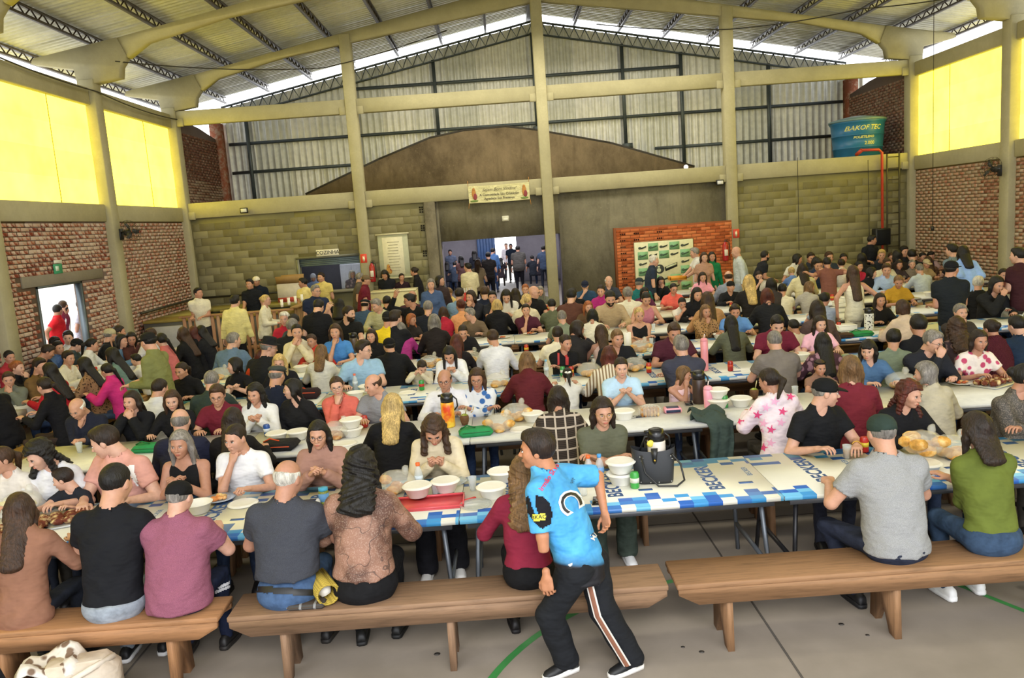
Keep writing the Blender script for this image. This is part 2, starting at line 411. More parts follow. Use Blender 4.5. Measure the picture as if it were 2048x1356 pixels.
def head_mesh(sex, lod, fat=0):
    k = (sex, lod, fat > .4)
    if k not in HEADS:
        c = (.0052, .0088, .013)[lod]
        HEADS[k] = snet(head_fn(sex, .5 if k[2] else 0), (-.1, -.13, -.17), (.1, .13, .13), c)
    return HEADS[k]
# --- right hand, wrist at origin, fingers +y, palm -z, thumb -x side (mirrored for the left)
HANDS = {}
def hand_mesh(kind, lod):
    k = (kind, lod)
    if k in HANDS: return HANDS[k]
    bend = {'relax': (25, 35, 25), 'grip': (55, 75, 45), 'flat': (6, 10, 8)}[kind]
    segs = []
    for i, (x, ln) in enumerate(((-.030, .072), (-.010, .080), (.011, .074), (.030, .058))):
        p = [x, .092 - abs(x + .008) * .25, 0]; a = 0; sp = R((-8, -2, 3, 9)[i]); r = .0088 if i < 3 else .0076
        for j, f in enumerate((.48, .30, .24)):
            a += R(bend[j] * (1 + .08 * i)); L = ln * f
            q = [p[0] + math.sin(sp) * L * math.cos(a), p[1] + math.cos(sp) * L * math.cos(a), p[2] - math.sin(a) * L]
            segs.append((tuple(p), tuple(q), r * (1 - .07 * j), r * (.93 - .07 * j))); p = q
    tp = [(-.026, .026, -.004), (-.052, .052, -.014), (-.060, .082, -.024 if kind != 'grip' else -.04), (-.052 if kind != 'flat' else -.064, .104, -.032)]
    for i in range(3): segs.append((tp[i], tp[i + 1], (.0125, .0105, .0092)[i], (.0105, .0092, .008)[i]))
    def f(P):
        d = cap(P, (0, -.03, 0), (0, .012, 0), .026, .025)
        Q = P * v3(1, 1, 1.9)
        d = smin(d, cap(Q, (-.016, .03, 0), (-.020, .078, 0), .026, .024) * .7, .02)
        d = smin(d, cap(Q, (.014, .03, 0), (.020, .074, 0), .026, .023) * .7, .02)
        for a, b, ra, rb in segs: d = smin(d, cap(P, a, b, ra, rb), .005)
        return d
    HANDS[k] = snet(f, (-.085, -.06, -.12), (.065, .19, .04), (.0048, .0075, .0105)[lod])
    return HANDS[k]
def rotm(yaw=0.0, pitch=0.0, roll=0.0):
    """yaw turns to the person's left (ccw), pitch nods down, roll tilts the head to its right"""
    return np.array((Matrix.Rotation(yaw, 3, 'Z') @ Matrix.Rotation(-pitch, 3, 'X') @ Matrix.Rotation(roll, 3, 'Y')), np.float32)
def ik(S, T, la, lb, pole):
    S, T = Vector(S), Vector(T); d = T - S; L = d.length
    if L > (la + lb) * .995: T = S + d * ((la + lb) * .995 / L); d = T - S; L = d.length
    a = (la * la - lb * lb + L * L) / (2 * L); h = math.sqrt(max(la * la - a * a, 0)); u = d / L
    p = Vector(pole); p = (p - u * p.dot(u))
    p = p.normalized() if p.length > 1e-4 else Vector((0, 0, -1))
    return S + u * a + p * h, T
TOR = {'m': ([-.06, .03, .10, .22, .36, .47, .545, .60, .66], [.150, .172, .168, .160, .172, .182, .160, .085, .052], [.105, .128, .124, .116, .124, .116, .094, .066, .050]),
       'f': ([-.06, .03, .10, .22, .36, .47, .545, .60, .66], [.160, .182, .172, .142, .152, .156, .134, .072, .045], [.110, .130, .122, .104, .114, .106, .084, .058, .044])}
FH = {'short', 'buzz', 'bald', 'ring', 'wavy', 'quiff'}
GROUND = {}
def person(x, y, az, hz, o, mode='sit', s=1.0, label='', lod=1, group=None, seat=.46):
    """one person: root Empty > body, top, trousers, hair, shoes ..."""
    sex = 'm' if o['sex'] in 'mb' else 'f'; child = o['sex'] in 'bg'
    g = o.get('g', {}); fat = g.get('fat', 0.0); rs = random.Random(int(x * 977 + y * 331 + s * 100))
    root = thing('person', label, 'person', (x, y, 0), -R(az), group)
    if g.get('tilt'): root.rotation_euler = (0, 0, -R(az))
    rel = ((hz - az + 180) % 360) - 180                                   # + turns to the right seen from above
    yaw = -R(max(-80, min(80, rel))); tw = yaw * .25
    pitch = R(g.get('p', {'e': 16, 'p': 34, 't': 10, 'c': 4, 'x': 6, 'd': 6}.get(o['arm'], 4) + rs.uniform(-4, 6)))
    lean = g.get('lean', .10 if o['arm'] in 'tecpx' else .03); hun = .04; side = g.get('side', 0.0)
    z0 = seat if mode == 'sit' else g.get('z0', .90 * s)
    hs = s * (1.0 if not child else 1.0)
    def cy(h): return (lean * (h / .6) + hun * (h / .6) ** 2) * s
    def cxs(h): return side * (h / .6) * s
    kh, ka, kb = TOR[sex]; kh = np.array(kh, np.float32); ka = np.array(ka, np.float32); kb = np.array(kb, np.float32)
    bel = np.exp(-((kh - .16) / .16) ** 2)
    ka = ka * (1 + .22 * fat + .20 * fat * bel); kb = kb * (1 + .25 * fat + .55 * fat * bel)
    hh = np.linspace(-.08, .68, 60); A = np.interp(hh, kh, ka); Bb = np.interp(hh, kh, kb)
    ker = np.array([1, 2, 3, 2, 1]) / 9.0; A = np.convolve(np.pad(A, 2, 'edge'), ker, 'valid'); Bb = np.convolve(np.pad(Bb, 2, 'edge'), ker, 'valid')
    ct, st = math.cos(tw), math.sin(tw)
    def torso(P, off=0.0):
        h = (P[:, 2] - z0) / s; q = np.clip(h, -.1, .8); yy = (lean * q / .6 + hun * np.sign(q) * (q / .6) ** 2)
        px = P[:, 0] / s - side * q / .6; py = P[:, 1] / s - yy
        a = np.interp(h, hh, A) + off; b = np.interp(h, hh, Bb) + off
        k = np.sqrt((px / a) ** 2 + (py / b) ** 2); d = (k - 1) * np.minimum(a, b)
        d = np.maximum(d, h - (.655 + off)); d = np.maximum(d, -.055 - off - h)
        return d * s
    sw = (.172 if sex == 'm' else .150) * (1 + .12 * fat) * s; hS = .545
    SH = {}; EL = {}; WR = {}
    arm = o['arm']; tz = .815 if mode == 'sit' else 0
    head_h = .645 + .11
    hc = Vector((cxs(.62), cy(.62), z0 + .615 * s)); RM = rotm(yaw, pitch, g.get('roll', 0.0))
    Hs = s * (1.0 if not child else 1.06) * (1.03 if sex == 'm' else .985)
    HC = Vector(hc) + Vector(RM @ v3(0, .035, .148)) * Hs
    mouth = HC + Vector(RM @ v3(0, .115, -.085)) * Hs; chin = HC + Vector(RM @ v3(0, .075, -.125)) * Hs
    for sd in (-1, 1):
        S = Vector((cxs(hS) + sw * sd * ct, cy(hS) + sw * sd * st * 1.0, z0 + hS * s))
        if mode == 'sit':
            T = {'t': (.17 * sd, .44, tz), 'c': (.035 * sd, .38, tz + .07), 'x': (-.10 * sd, .33 + .03 * sd, tz + .01), 'p': (.055 * sd, .34, tz + .07),
                 'l': (.11 * sd, .26, seat + .19), 'u': (.24 * sd, .18, z0 + .95 * s)}.get(arm, (.16 * sd, .42, tz))
            if arm == 'e' and sd == 1: T = tuple(mouth + Vector((.03, .05, -.03)))
            if arm == 'd' and sd == 1: T = tuple(chin + Vector((.02, .02, -.05)))
            if arm == 'w' and sd == 1: T = tuple(chin + Vector((.03, .06, -.02)))
            if arm == 'w' and sd == -1: T = tuple(chin + Vector((-.03, .06, -.04)))
            if arm == 'r' and sd == 1: T = (.3, .12, z0 + .85 * s)
            if g.get('lap') == sd: T = (.15 * sd, .22, seat + .17)
        else:
            T = {'s': (.27 * sd, .06, z0 - .06), 'h': (.13 * sd, .32, z0 + .24), 'f': (.10 * sd, .42, z0 + .18), 'k': (.30 * sd, -.02, z0 + .10), 'u': (.38 * sd, .14, z0 + .50)}.get(arm, (.27 * sd, .05, z0 - .05))
            if arm == 'a': T = (.30 * sd, .10, z0 - .02) if sd < 0 else (.12, .36, z0 + .22)
        T = g.get('T%d' % (0 if sd < 0 else 1), T)
        if mode == 'sit' and arm != 'l': T = (T[0] * max(s, .8), T[1] * max(s, .85), T[2])
        if not g.get('T%d' % (0 if sd < 0 else 1)): T = (T[0] + rs.uniform(-.02, .02), T[1] + rs.uniform(-.02, .03), T[2])
        pole = (.75 * sd, -.35, -.9) if mode == 'sit' else ((.25 * sd, -1, -.2) if arm != 'k' else (1 * sd, -.6, 0))
        E, W = ik(S, T, .285 * s, .255 * s, pole)
        if mode == 'sit' and arm in 'tcxpe' and E.z < .80 and E.y > .26: E.z = .80
        SH[sd], EL[sd], WR[sd] = S, E, W
    sk = lin(o['skin'])
    # garment ---------------------------------------------------------------
    kind = o['top']; thick = {'tee': .012, 'polo': .013, 'long': .013, 'tank': .006, 'hood': .024, 'jack': .022, 'shirt': .016, 'knit': .018}[kind]
    slv = {'tee': .62, 'polo': .62, 'tank': 0, 'long': 2, 'hood': 2, 'jack': 2, 'shirt': 2, 'knit': 2}[kind]
    if g.get('slv') is not None: slv = g['slv']
    thick = g.get('th', thick)
    ra = (.056 if sex == 'm' else .049) * s * (1 + .28 * fat); re = .044 * s * (1 + .2 * fat); rw = .030 * s
    hem = z0 - (.03 if mode == 'sit' else .09) * s + g.get('hem', 0.0)
    neck_r = {'tee': .067, 'polo': .057, 'long': .065, 'tank': .10, 'hood': .064, 'jack': .064, 'shirt': .054, 'knit': .060}[kind] * (1 if sex == 'm' else .95)
    if g.get('crop'): hem = z0 + g['crop']
    def top(P):
        th = thick * s
        d = torso(P, thick)
        if slv == 0: d = np.maximum(d, (P[:, 2] - (z0 + .60 * s)))
        for sd in (-1, 1):
            S, E, W = SH[sd], EL[sd], WR[sd]; I = Vector((cxs(.5) + S.x * .35, cy(.52), z0 + .50 * s))
            if slv > 0:
                n = Vector((cxs(.6), cy(.6) - .01, z0 + .615 * s))
                d = smin(d, cap(P, n, S + Vector((0, 0, -.004)), .045 * s, ra * .8), .06 * s)
                a = cap(P, S, E, ra + th, (re if slv > 1 else re * 1.18) + th)
                if slv < 1:
                    e = S.lerp(E, slv); u = (E - S).normalized(); a = np.maximum(a, (P - v3(*e)) @ v3(*u))
                d = smin(d, a, .05 * s)
                if slv > 1:
                    f = 1.0 if slv >= 2 else slv - 1
                    b = cap(P, E, W, re + th, (rw + th * .9) * (1.15 if kind in ('hood', 'jack') else 1.0)); u = (W - E).normalized(); e = E.lerp(W, f * .97)
                    b = np.maximum(b, (P - v3(*e)) @ v3(*u)); d = smin(d, b, .02 * s)
            else:
                d = smin(d, cap(P, (cxs(.6) + .10 * sd * s, cy(.6), z0 + .57 * s), (cxs(.5) + .115 * sd * s, cy(.5) + .05 * s, z0 + .47 * s), .022 * s, .03 * s), .03)
        if sex == 'f' and not child:
            for sd in (-1, 1): d = smin(d, ell(P, (cxs(.38) + .075 * sd * s, cy(.38) + (.082 + .05 * fat) * s, z0 + .385 * s), (.068 * s, .062 * s, .068 * s)), .04 * s)
        if kind == 'hood':
            d = smin(d, ell(P, (cxs(.6), cy(.6) - .075 * s, z0 + .575 * s), (.105 * s, .05 * s, .06 * s)), .03)
        if kind in ('polo', 'shirt', 'jack'):
            c0 = hc; c1 = hc + Vector((0, .012, .045)) * s
            d = smin(d, np.maximum(cap(P, c0, c1, (.070 if sex == 'm' else .062) * s, (.060 if sex == 'm' else .055) * s), P[:, 2] - (c1.z - .012)), .012)
        up = Vector(hc) + Vector((0, .03, .16)) * s
        if lod == 0 or kind in ('jack', 'shirt', 'tank') or g.get('vneck'): d = smax(d, -cap(P, hc + Vector((0, .0, .014)) * s, up, (neck_r + .004) * s, (neck_r + .008) * s), .010)
        if kind in ('jack', 'shirt', 'polo', 'tank') or g.get('vneck'):
            dp = {'tank': .17, 'jack': .24}.get(kind, .10); dp = g.get('vneck', dp)
            a = hc + Vector((0, .06, .02)) * s; b = Vector((cxs(.4), cy(.4) + .20 * s, hc.z - dp * s))
            d = smax(d, -cap(P, a, b, (.05 if kind != 'tank' else .075) * s, .012 * s), .01)
        d = np.maximum(d, hem - P[:, 2])
        if lod < 2:
            w = .0035 * np.sin(P[:, 2] * 46 + P[:, 0] * 13 + 3 * np.sin(P[:, 0] * 17 + x * 5)) * np.exp(-((P[:, 2] - z0 - .12) / .16) ** 2) + .0022 * np.sin(P[:, 0] * 40 - P[:, 2] * 27 + y)
            d = d + w
        return d
    pts = [SH[1], SH[-1]] + ([EL[1], EL[-1]] if slv > 0 else []) + ([WR[1], WR[-1]] if slv > 1 else []) + [Vector((-.24 * s * (1 + .5 * fat), -.2 * s, hem)), Vector((.24 * s * (1 + .5 * fat), .2 * s * (1 + fat), hc.z + .03)), Vector((side - .2 * s, cy(.6) - .15 * s, hc.z)), Vector((side + .2 * s, cy(.6) + .15 * s, hc.z))]
    lo = [min(p[i] for p in pts) - .11 * s for i in range(3)]; hi = [max(p[i] for p in pts) + .11 * s for i in range(3)]
    lo[2] = hem - .04
    cell = (.0125, .019, .027)[lod]
    V, F = snet(top, lo, hi, cell)
    tname = {'tee': 'tee_shirt', 'polo': 'polo_shirt', 'long': 'long_sleeve_top', 'tank': 'tank_top', 'hood': 'hoodie', 'jack': 'jacket', 'shirt': 'shirt', 'knit': 'jumper'}[kind]
    gm = o['mat']
    TM = raw(tname, V, F, gm); to = link(TM, tname, root)
    # body --------------------------------------------------------------------
    def skin(P):
        d = torso(P, -.012)
        if slv == 0: pass
        d = smin(d, cap(P, Vector((cxs(.56), cy(.56) - .005, z0 + .555 * s)), HC + Vector((0, -.02, -.05)) * s, (.057 if sex == 'm' else .048) * s, (.053 if sex == 'm' else .045) * s), .03 * s)
        for sd in (-1, 1):
            S, E, W = SH[sd], EL[sd], WR[sd]
            n = Vector((cxs(.6), cy(.6) - .01, z0 + .600 * s))
            d = smin(d, cap(P, n, S + Vector((0, 0, -.012)), .036 * s, ra * .62), .05 * s)
            d = smin(d, cap(P, S, E, ra * .92, re * .92), .04 * s); d = smin(d, cap(P, E, W, re * .94, rw * .86), .015 * s)
        if sex == 'f' and not child and (slv == 0 or kind == 'jack'):
            for sd in (-1, 1): d = smin(d, ell(P, (.075 * sd * s + cxs(.38), cy(.38) + .078 * s, z0 + .385 * s), (.062 * s, .055 * s, .062 * s)), .04 * s)
        return d
    ptb = [SH[1], SH[-1], EL[1], EL[-1], WR[1], WR[-1], HC, Vector((0, -.1 * s, z0 + .2 * s)), Vector((0, cy(.6) - .13 * s, hc.z)), Vector((0, cy(.4) + .2 * s, z0 + .3 * s))]
    lo = [min(p[i] for p in ptb) - .075 * s for i in range(3)]; hi = [max(p[i] for p in ptb) + .075 * s for i in range(3)]
    hi[2] = max(HC.z - .02, WR[1].z + .05, WR[-1].z + .05); zc = z0 + (.18 if kind != 'tank' else 0.0) * s
    bf = skin
    bd = Acc().add(snet(lambda P: np.maximum(bf(P), zc - P[:, 2]) if True else 0, (lo[0], lo[1], min(lo[2], zc)), hi, (.0115, .017, .024)[lod]))
    bd.add(head_mesh(sex, lod, fat), 0, RM, HC, Hs)
    hk = {'t': 'relax', 'c': 'grip', 'x': 'relax', 'p': 'grip', 'e': 'grip', 'd': 'grip', 'w': 'grip'}.get(arm, 'relax')
    for sd in (-1, 1):
        hm = hand_mesh(hk, lod); V, F = hm
        if sd < 0: V = V * v3(-1, 1, 1); F = F[:, ::-1]
        u = (WR[sd] - EL[sd]).normalized()
        if mode == 'sit' and arm in 'tx' and u.z < .2: u = Vector((u.x, u.y, u.z * .4)).normalized()
        zax = Vector((0, 0, 1)) if abs(u.z) < .75 else (Vector((sd * .9, -.2, 0)) if u.z < 0 else Vector((sd * .5, .9, 0)))
        if arm in 'cp': zax = Vector((sd * .8, -.2, .6))
        xax = u.cross(zax).normalized(); zax = xax.cross(u).normalized()
        Rm = np.array([[xax.x, u.x, zax.x], [xax.y, u.y, zax.y], [xax.z, u.z, zax.z]], np.float32)
        bd.add((V, F), 0, Rm, WR[sd], s * (1.0 if sex == 'm' else .93) * (1.04 if not child else 1.0))
    nq = 4 if lod == 0 else 2
    def facebit(c, r, m, n=None): bd.add(ball_q(c, r, n or nq), m, RM, HC, Hs)
    for sd in (-1, 1):
        if g.get('closed'): facebit((.031 * sd, .0845, -.0005), (.014, .006, .002), 4)
        else:
            facebit((.031 * sd, .0805, .001), (.0135, .0085, .0056 if pitch < .4 else .003), 1)
            facebit((.031 * sd, .0868, .001), (.0054, .0034, .0052 if pitch < .4 else .003), 2, 2)
            facebit((.031 * sd, .0852, .0070), (.0150, .005, .0016), 4, 2)
        facebit((.033 * sd, .0850, .0185), (.0185, .006, .0032 if sex == 'm' else .0022), 4, 2)
    facebit((0, .0925, -.0600), (.0205, .0055, .0036), 3, nq); facebit((0, .0915, -.0675), (.0185, .0060, .0042), 3, nq)
    hcol = o['hcol']
    lipc = shade(sk, .72) if sex == 'm' else tuple(np.array(sk) * np.array((.85, .5, .52)))
    key = ('lip', o['skin'], sex)
    if key not in MATS: t = NT('lips'); t.col(lipc); t.rough(.4, .4); MATS[key] = t.m
    body = link(bd.mesh('body', [mat('skin', o['skin']), mat('plastic', 'e4ded8', .3), mat('plastic', '1e140e', .2), MATS[key], mat('plastic', '2a1e16' if hcol not in ('w', 'g') else '6a625a', .7)]), 'body', root)
    # hair ----------------------------------------------------------------------
    hr = o['hair']; hcell = (.0075, .0115, .017)[lod]
    hrs = math.sin(x * 3.1) * .012
    def toH(P): return ((P - v3(*HC)) @ RM) / Hs
    back = cy(.5) - .115 * s * (1 + .3 * fat)
    def hair(P):
        Q = toH(P); z, yy, xx = Q[:, 2], Q[:, 1], Q[:, 0]
        hl = np.interp(yy, [-.12, -.085, -.05, -.01, .012, .03, .055, .085, .12], [-.085, -.085, -.06, -.035, -.03, .03, .062, .072, .074])
        g_ = {'buzz': (.0055, .0075, .010)[lod], 'ring': (.006, .0075, .010)[lod], 'short': .011, 'wavy': .016, 'quiff': .016, 'long': .014, 'bob': .016, 'bun': .009, 'pony': .009, 'curly': .022}.get(hr, .01)
        d = ell(Q, (0, -.014, .030), (.0755 + g_, .098 + g_, .089 + g_ * 1.15))
        if hr in ('quiff', 'short', 'wavy'): d = smin(d, ell(Q, (.012, .035, .098), (.055, .05, .028)), .02)
        if hr == 'ring': d = smax(d, z - .045 - .25 * np.maximum(-yy - .05, 0), .008)
        d = smax(d, (hl - z) * .75, .008)
        if hr in ('long', 'bob', 'curly', 'pony') and g.get('fringe'):
            d = smin(d, ell(Q, (0, .075, .058), (.06, .022, .03)), .015)
        if hr in ('long', 'bob', 'curly'):
            ln = {'long': .26, 'bob': .135, 'curly': .24}[hr] * g.get('hl', 1.0)
            wd = {'long': .070, 'bob': .076, 'curly': .082}[hr]
            top_ = HC + Vector(RM @ v3(0, -.045, .0)) * Hs
            bot = HC + Vector(RM @ v3(0, -.075, 0)) * Hs + Vector((0, 0, -ln * s)); bot.y = min(bot.y, cy((bot.z - z0) / s) - (.105 + .03) * s) if bot.z < hc.z else bot.y
            sc_ = v3(1 / 2.15, 1, 1); qq = (P - v3(*top_)) @ v3_rot; qb = np.array(bot - top_, np.float32) @ v3_rot
            e = cap(qq * sc_, (0, 0, 0), tuple(qb * sc_), .046 * s, (.036 if hr != 'curly' else .054) * s)
            d = smin(d, e, .03)
            for sd in (-1, 1):
                a = HC + Vector(RM @ v3(.074 * sd, -.012, .03)) * Hs; b = HC + Vector(RM @ v3(.086 * sd, -.012, -.05)) * Hs
                c_ = Vector((HC.x + (.088 if hr != 'curly' else .10) * sd * s, HC.y - .03 * s, HC.z - min(ln, .21) * s))
                if c_.z < hc.z - .02: c_.y = max(c_.y, cy(.5) + (.05 if (sd > 0) == (hrs > 0) or hr == 'curly' else -.10) * s)
                d = smin(d, cap(P, a, b, .022 * s, .027 * s), .02); d = smin(d, cap(P, b, c_, .027 * s, .018 * s if hr != 'curly' else .03 * s), .02)
            d = np.maximum(d, -ell(Q, (0, .085, -.035), (.060, .055, .085)))
        if g.get('cap') and g['cap'][0] in ('cap', 'back', 'flat', 'fedora', 'veil'): d = np.maximum(d, z - .030)
        if hr == 'bun': d = smin(d, ell(Q, (0, -.118, .035), (.042, .036, .042)), .012)
        if hr == 'pony':
            a = HC + Vector(RM @ v3(0, -.105, .03)) * Hs; b = HC + Vector(RM @ v3(0, -.150, -.02)) * Hs; c_ = Vector((HC.x + hrs, min(b.y, back - .01), HC.z - .24 * s * g.get('hl', 1)))
            d = smin(d, cap(P, a, b, .026 * s, .032 * s), .012); d = smin(d, cap(P, b, c_, .034 * s, .014 * s), .012)
        if o.get('beard'):
            bd_ = head_fn(sex, 0)(Q) - .006; bd_ = np.maximum(bd_, z + .035 - .2 * np.maximum(.06 - yy, 0)); bd_ = np.maximum(bd_, .0 - yy); bd_ = np.maximum(bd_, -ell(Q, (0, .1, -.064), (.027, .03, .013)))
            bd_ = np.maximum(bd_, -.128 - z); d = np.minimum(d, bd_)
        am = {'curly': .009, 'wavy': .005, 'long': .0028, 'bob': .0028}.get(hr, .002)
        fr = 62 if hr in ('curly', 'wavy') else 150
        if lod < 2: d = d + am * np.sin(xx * fr + 9 * np.sin(z * 21)) * np.cos(yy * fr * .8 + 6 * np.sin(z * 17 + 1)) * np.clip((.11 - np.abs(xx) * .2), 0, 1) * 8
        return d
    yawm = np.array(Matrix.Rotation(yaw * .7, 3, 'Z'), np.float32); v3_rot = yawm
    if hr != 'bald' or o.get('beard'):
        ext = {'long': .30, 'curly': .30, 'bob': .19, 'pony': .29}.get(hr, .12) * max(1.0, g.get('hl', 1.0)) * s
        lo = (HC.x - .19 * s, HC.y - .26 * s, HC.z - ext - .05); hi = (HC.x + .19 * s, HC.y + .19 * s, HC.z + .17 * s)
        lo = (lo[0], min(lo[1], HC.y - .30 * s if hr in ('long', 'curly') else lo[1]), lo[2])
        V, F = snet(hair, lo, hi, hcell)
        if len(V): link(raw('hair', V, F, mat('hair', HAIRC[hcol])), 'hair', root)
    # headwear, glasses ------------------------------------------------------------
    if g.get('cap'):
        ck, cc = g['cap']; c = B()
        n = 20 if lod < 2 else 12
        if ck in ('cap', 'back'):
            prof = [(.093, -.0), (.0945, .02), (.090, .05), (.072, .078), (.042, .096), (.001, .103)]
            V0 = len(c.V); c.lathe(prof, n, (0, -.012, .016)); c.V = [(q[0] * .915, (q[1] + .012) * 1.10 - .012, q[2]) for q in c.V]
            sg = 1 if ck == 'cap' else -1
            if ck == 'cap':
                bp = [(-.072, .075, .034), (-.066, .12, .030), (-.04, .158, .022), (0, .17, .018), (.04, .158, .022), (.066, .12, .030), (.072, .075, .034)]
                k = len(c.V); c.add(bp + [(p[0], p[1], p[2] + .006) for p in bp], [(0, 1, 2, 3, 4, 5, 6), (13, 12, 11, 10, 9, 8, 7)] + [(i, 7 + i, 8 + i, i + 1) for i in range(6)])
                c.ball((0, -.012, .133), (.008, .008, .005), 6)
        elif ck == 'flat':
            c.ball((0, .005, .072), (.100, .125, .045), 14); c.ball((0, .105, .045), (.07, .04, .012), 10)
        elif ck == 'fedora':
            c.lathe([(.145, .048), (.147, .054), (.095, .056), (.090, .10), (.082, .135), (.05, .142), (.001, .132)], n, (0, -.01, 0))
        elif ck == 'veil':
            c.ball((0, -.018, .035), (.092, .112, .100), 14); c.tube([(0, -.09, 0), (0, -.1, -.16)], [.08, .1], 10)
        elif ck == 'bow':
            for q in (-1, 1): c.ball((.028 * q, -.125, .05), (.028, .012, .018), 8); c.tube([(.008 * q, -.125, .045), (.022 * q, -.15, -.04), (.03 * q, -.15, -.11)], [.008, .012, .015], 6)
        elif ck == 'band': c.lathe([(.082, .06), (.086, .066), (.082, .074)], n, (0, -.012, .02)); c.V = [(q[0], q[1] * 1.15, q[2]) for q in c.V]
        V = np.array(c.V, np.float32) * Hs @ RM.T + v3(*HC)
        link(raw({'cap': 'cap', 'back': 'cap', 'flat': 'flat_cap', 'fedora': 'hat', 'veil': 'headscarf', 'bow': 'hair_bow', 'band': 'hair_band'}[ck], V, c.F, mat('cloth', cc)), {'cap': 'cap', 'back': 'cap', 'flat': 'flat_cap', 'fedora': 'hat', 'veil': 'headscarf', 'bow': 'hair_bow', 'band': 'hair_band'}[ck], root)
    if g.get('gl'):
        c = B(); n = 14 if lod == 0 else 8
        for sd in (-1, 1):
            ps = [(.032 * sd + .021 * math.cos(2 * math.pi * k / n), .0985, -.001 + .016 * math.sin(2 * math.pi * k / n)) for k in range(n + 1)]
            c.tube(ps, .0016 if g['gl'] == 1 else .0022, 4); c.tube([(.053 * sd, .098, .004), (.074 * sd, .06, .006), (.079 * sd, -.005, .004)], .0016, 4)
        c.tube([(-.011, .099, .002), (0, .104, .005), (.011, .099, .002)], .0016, 4)
        V = np.array(c.V, np.float32) * Hs @ RM.T + v3(*HC)
        link(raw('glasses', V, c.F, mat('plastic', '201a18' if g['gl'] != 2 else 'b8975a', .3)), 'glasses', root)
    # trousers and shoes -------------------------------------------------------------
    tm = o['trm']; hip = .088 * s; fl = (1 + .3 * fat)
    LG = {}
    for sd in (-1, 1):
        if mode == 'sit':
            Hp = Vector((hip * sd, .02, z0 + .075)); K = Vector((g.get('kx', .12) * sd, .44 * min(s, 1.05), z0 + .06)); An = Vector((.12 * sd + g.get('ax', 0), g.get('ay', .40 if az % 360 > 90 else .34) + .03 * sd, .09))
            if child: K = Vector((.09 * sd, .34, z0 + .06)); An = Vector((.09 * sd, .36, max(.09, z0 - .32)))
        else:
            lg = g.get('legs')
            if lg: Hp, K, An = (Vector(q) for q in lg[0 if sd < 0 else 1])
            else: Hp = Vector((hip * sd, 0, z0 + .0)); K = Vector((.10 * sd, .03, z0 * .53)); An = Vector((.11 * sd, -.02 + .03 * sd, .09))
        LG[sd] = (Hp, K, An)
    wb_ = z0 + (.085 if mode == 'sit' else .06) * s
    def legs(P):
        d = ell(P, (0, .012, z0 + .07 * (1 if mode == 'sit' else .2)), ((.164 if not g.get('hem') else .184) * s * (1 + .22 * fat), (.116 if not g.get('hem') else .152) * s * (1 + .2 * fat), .125 * s))
        wl_ = g.get('wide', 1.0)
        for sd in (-1, 1):
            Hp, K, An = LG[sd]
            bg_ = g.get('bag', 0.0); d = smin(d, cap(P, Hp, K, .088 * s * fl + bg_, .064 * s + bg_), .04); d = smin(d, cap(P, K, An, .062 * s * (1 + (wl_ - 1) * .4) + bg_, .046 * s * wl_ + bg_), .02)
        d = np.maximum(d, P[:, 2] - max(wb_, hem) - (.02 if mode == 'sit' else .05) * s); d = np.maximum(d, .055 - P[:, 2])
        if lod < 2: d = d + .003 * np.sin(P[:, 2] * 34 + P[:, 1] * 30 + P[:, 0] * 21)
        return d
    ps = [q for t in LG.values() for q in t]
    lo = [min(p[i] for p in ps) - .15 * s for i in range(3)]; hi = [max(p[i] for p in ps) + .15 * s for i in range(3)]; lo[2] = .03; lo[0] = min(lo[0], -.27 * s); hi[0] = max(hi[0], .27 * s); lo[1] = min(lo[1], -.22 * s); hi[1] = max(hi[1], .22 * s)
    V, F = snet(legs, lo, hi, (.0155, .025, .036)[lod]); tr_ = link(raw('trousers', V, F, tm), 'trousers', root)
    if lod < 2 or mode != 'sit':
        for sd in (-1, 1):
            An = LG[sd][2]; K = LG[sd][1]; fd = g.get('foot%d' % (0 if sd < 0 else 1), (0.12 * sd, 1, 0)); fd = Vector((fd[0], fd[1], 0)).normalized(); sdv = Vector((fd.y, -fd.x, 0))
            c = B(); pr = []
            sec = [(-.085, .022, .030, .05), (-.07, .033, .045, .075), (-.02, .036, .050, .085), (.05, .040, .040, .066), (.11, .043, .028, .048), (.155, .036, .022, .038), (.178, .016, .016, .026)]
            for dy, hw, zc_, zt in sec:
                for k in range(10):
                    a = 2 * math.pi * k / 10; px = hw * math.cos(a); pz = zt * .5 + zt * .5 * math.sin(a); pz = max(pz, .0)
                    q = An + fd * dy * s + sdv * px * s; c.V.append((q.x, q.y, max(An.z - .085, 0) + .004 + max(pz, .008 if math.sin(a) < 0 else pz) * 1.15))
            for i in range(len(sec) - 1):
                for k in range(10): c.F.append((i * 10 + k, (i + 1) * 10 + k, (i + 1) * 10 + (k + 1) % 10, i * 10 + (k + 1) % 10))
            c.F += [tuple(range(10)), tuple(range(len(c.V) - 1, len(c.V) - 11, -1))]; c.mi = [0] * len(c.F)
            zb = max(An.z - .085, 0); k0 = len(c.V); ol = [(-.09, .018), (-.075, .034), (-.02, .039), (.05, .045), (.11, .047), (.158, .039), (.184, .016)]
            rr_ = [(dy, hw) for dy, hw in ol] + [(dy, -hw) for dy, hw in ol[::-1]]
            for zz in (.001, .026):
                for dy, hw in rr_: q = An + fd * dy * s + sdv * hw * s; c.V.append((q.x, q.y, zb + zz))
            m_ = len(rr_); c.F += [tuple(k0 + i for i in range(m_)), tuple(k0 + 2 * m_ - 1 - i for i in range(m_))] + [(k0 + i, k0 + m_ + i, k0 + m_ + (i + 1) % m_, k0 + (i + 1) % m_) for i in range(m_)]
            c.mi += [1] * (m_ + 2)
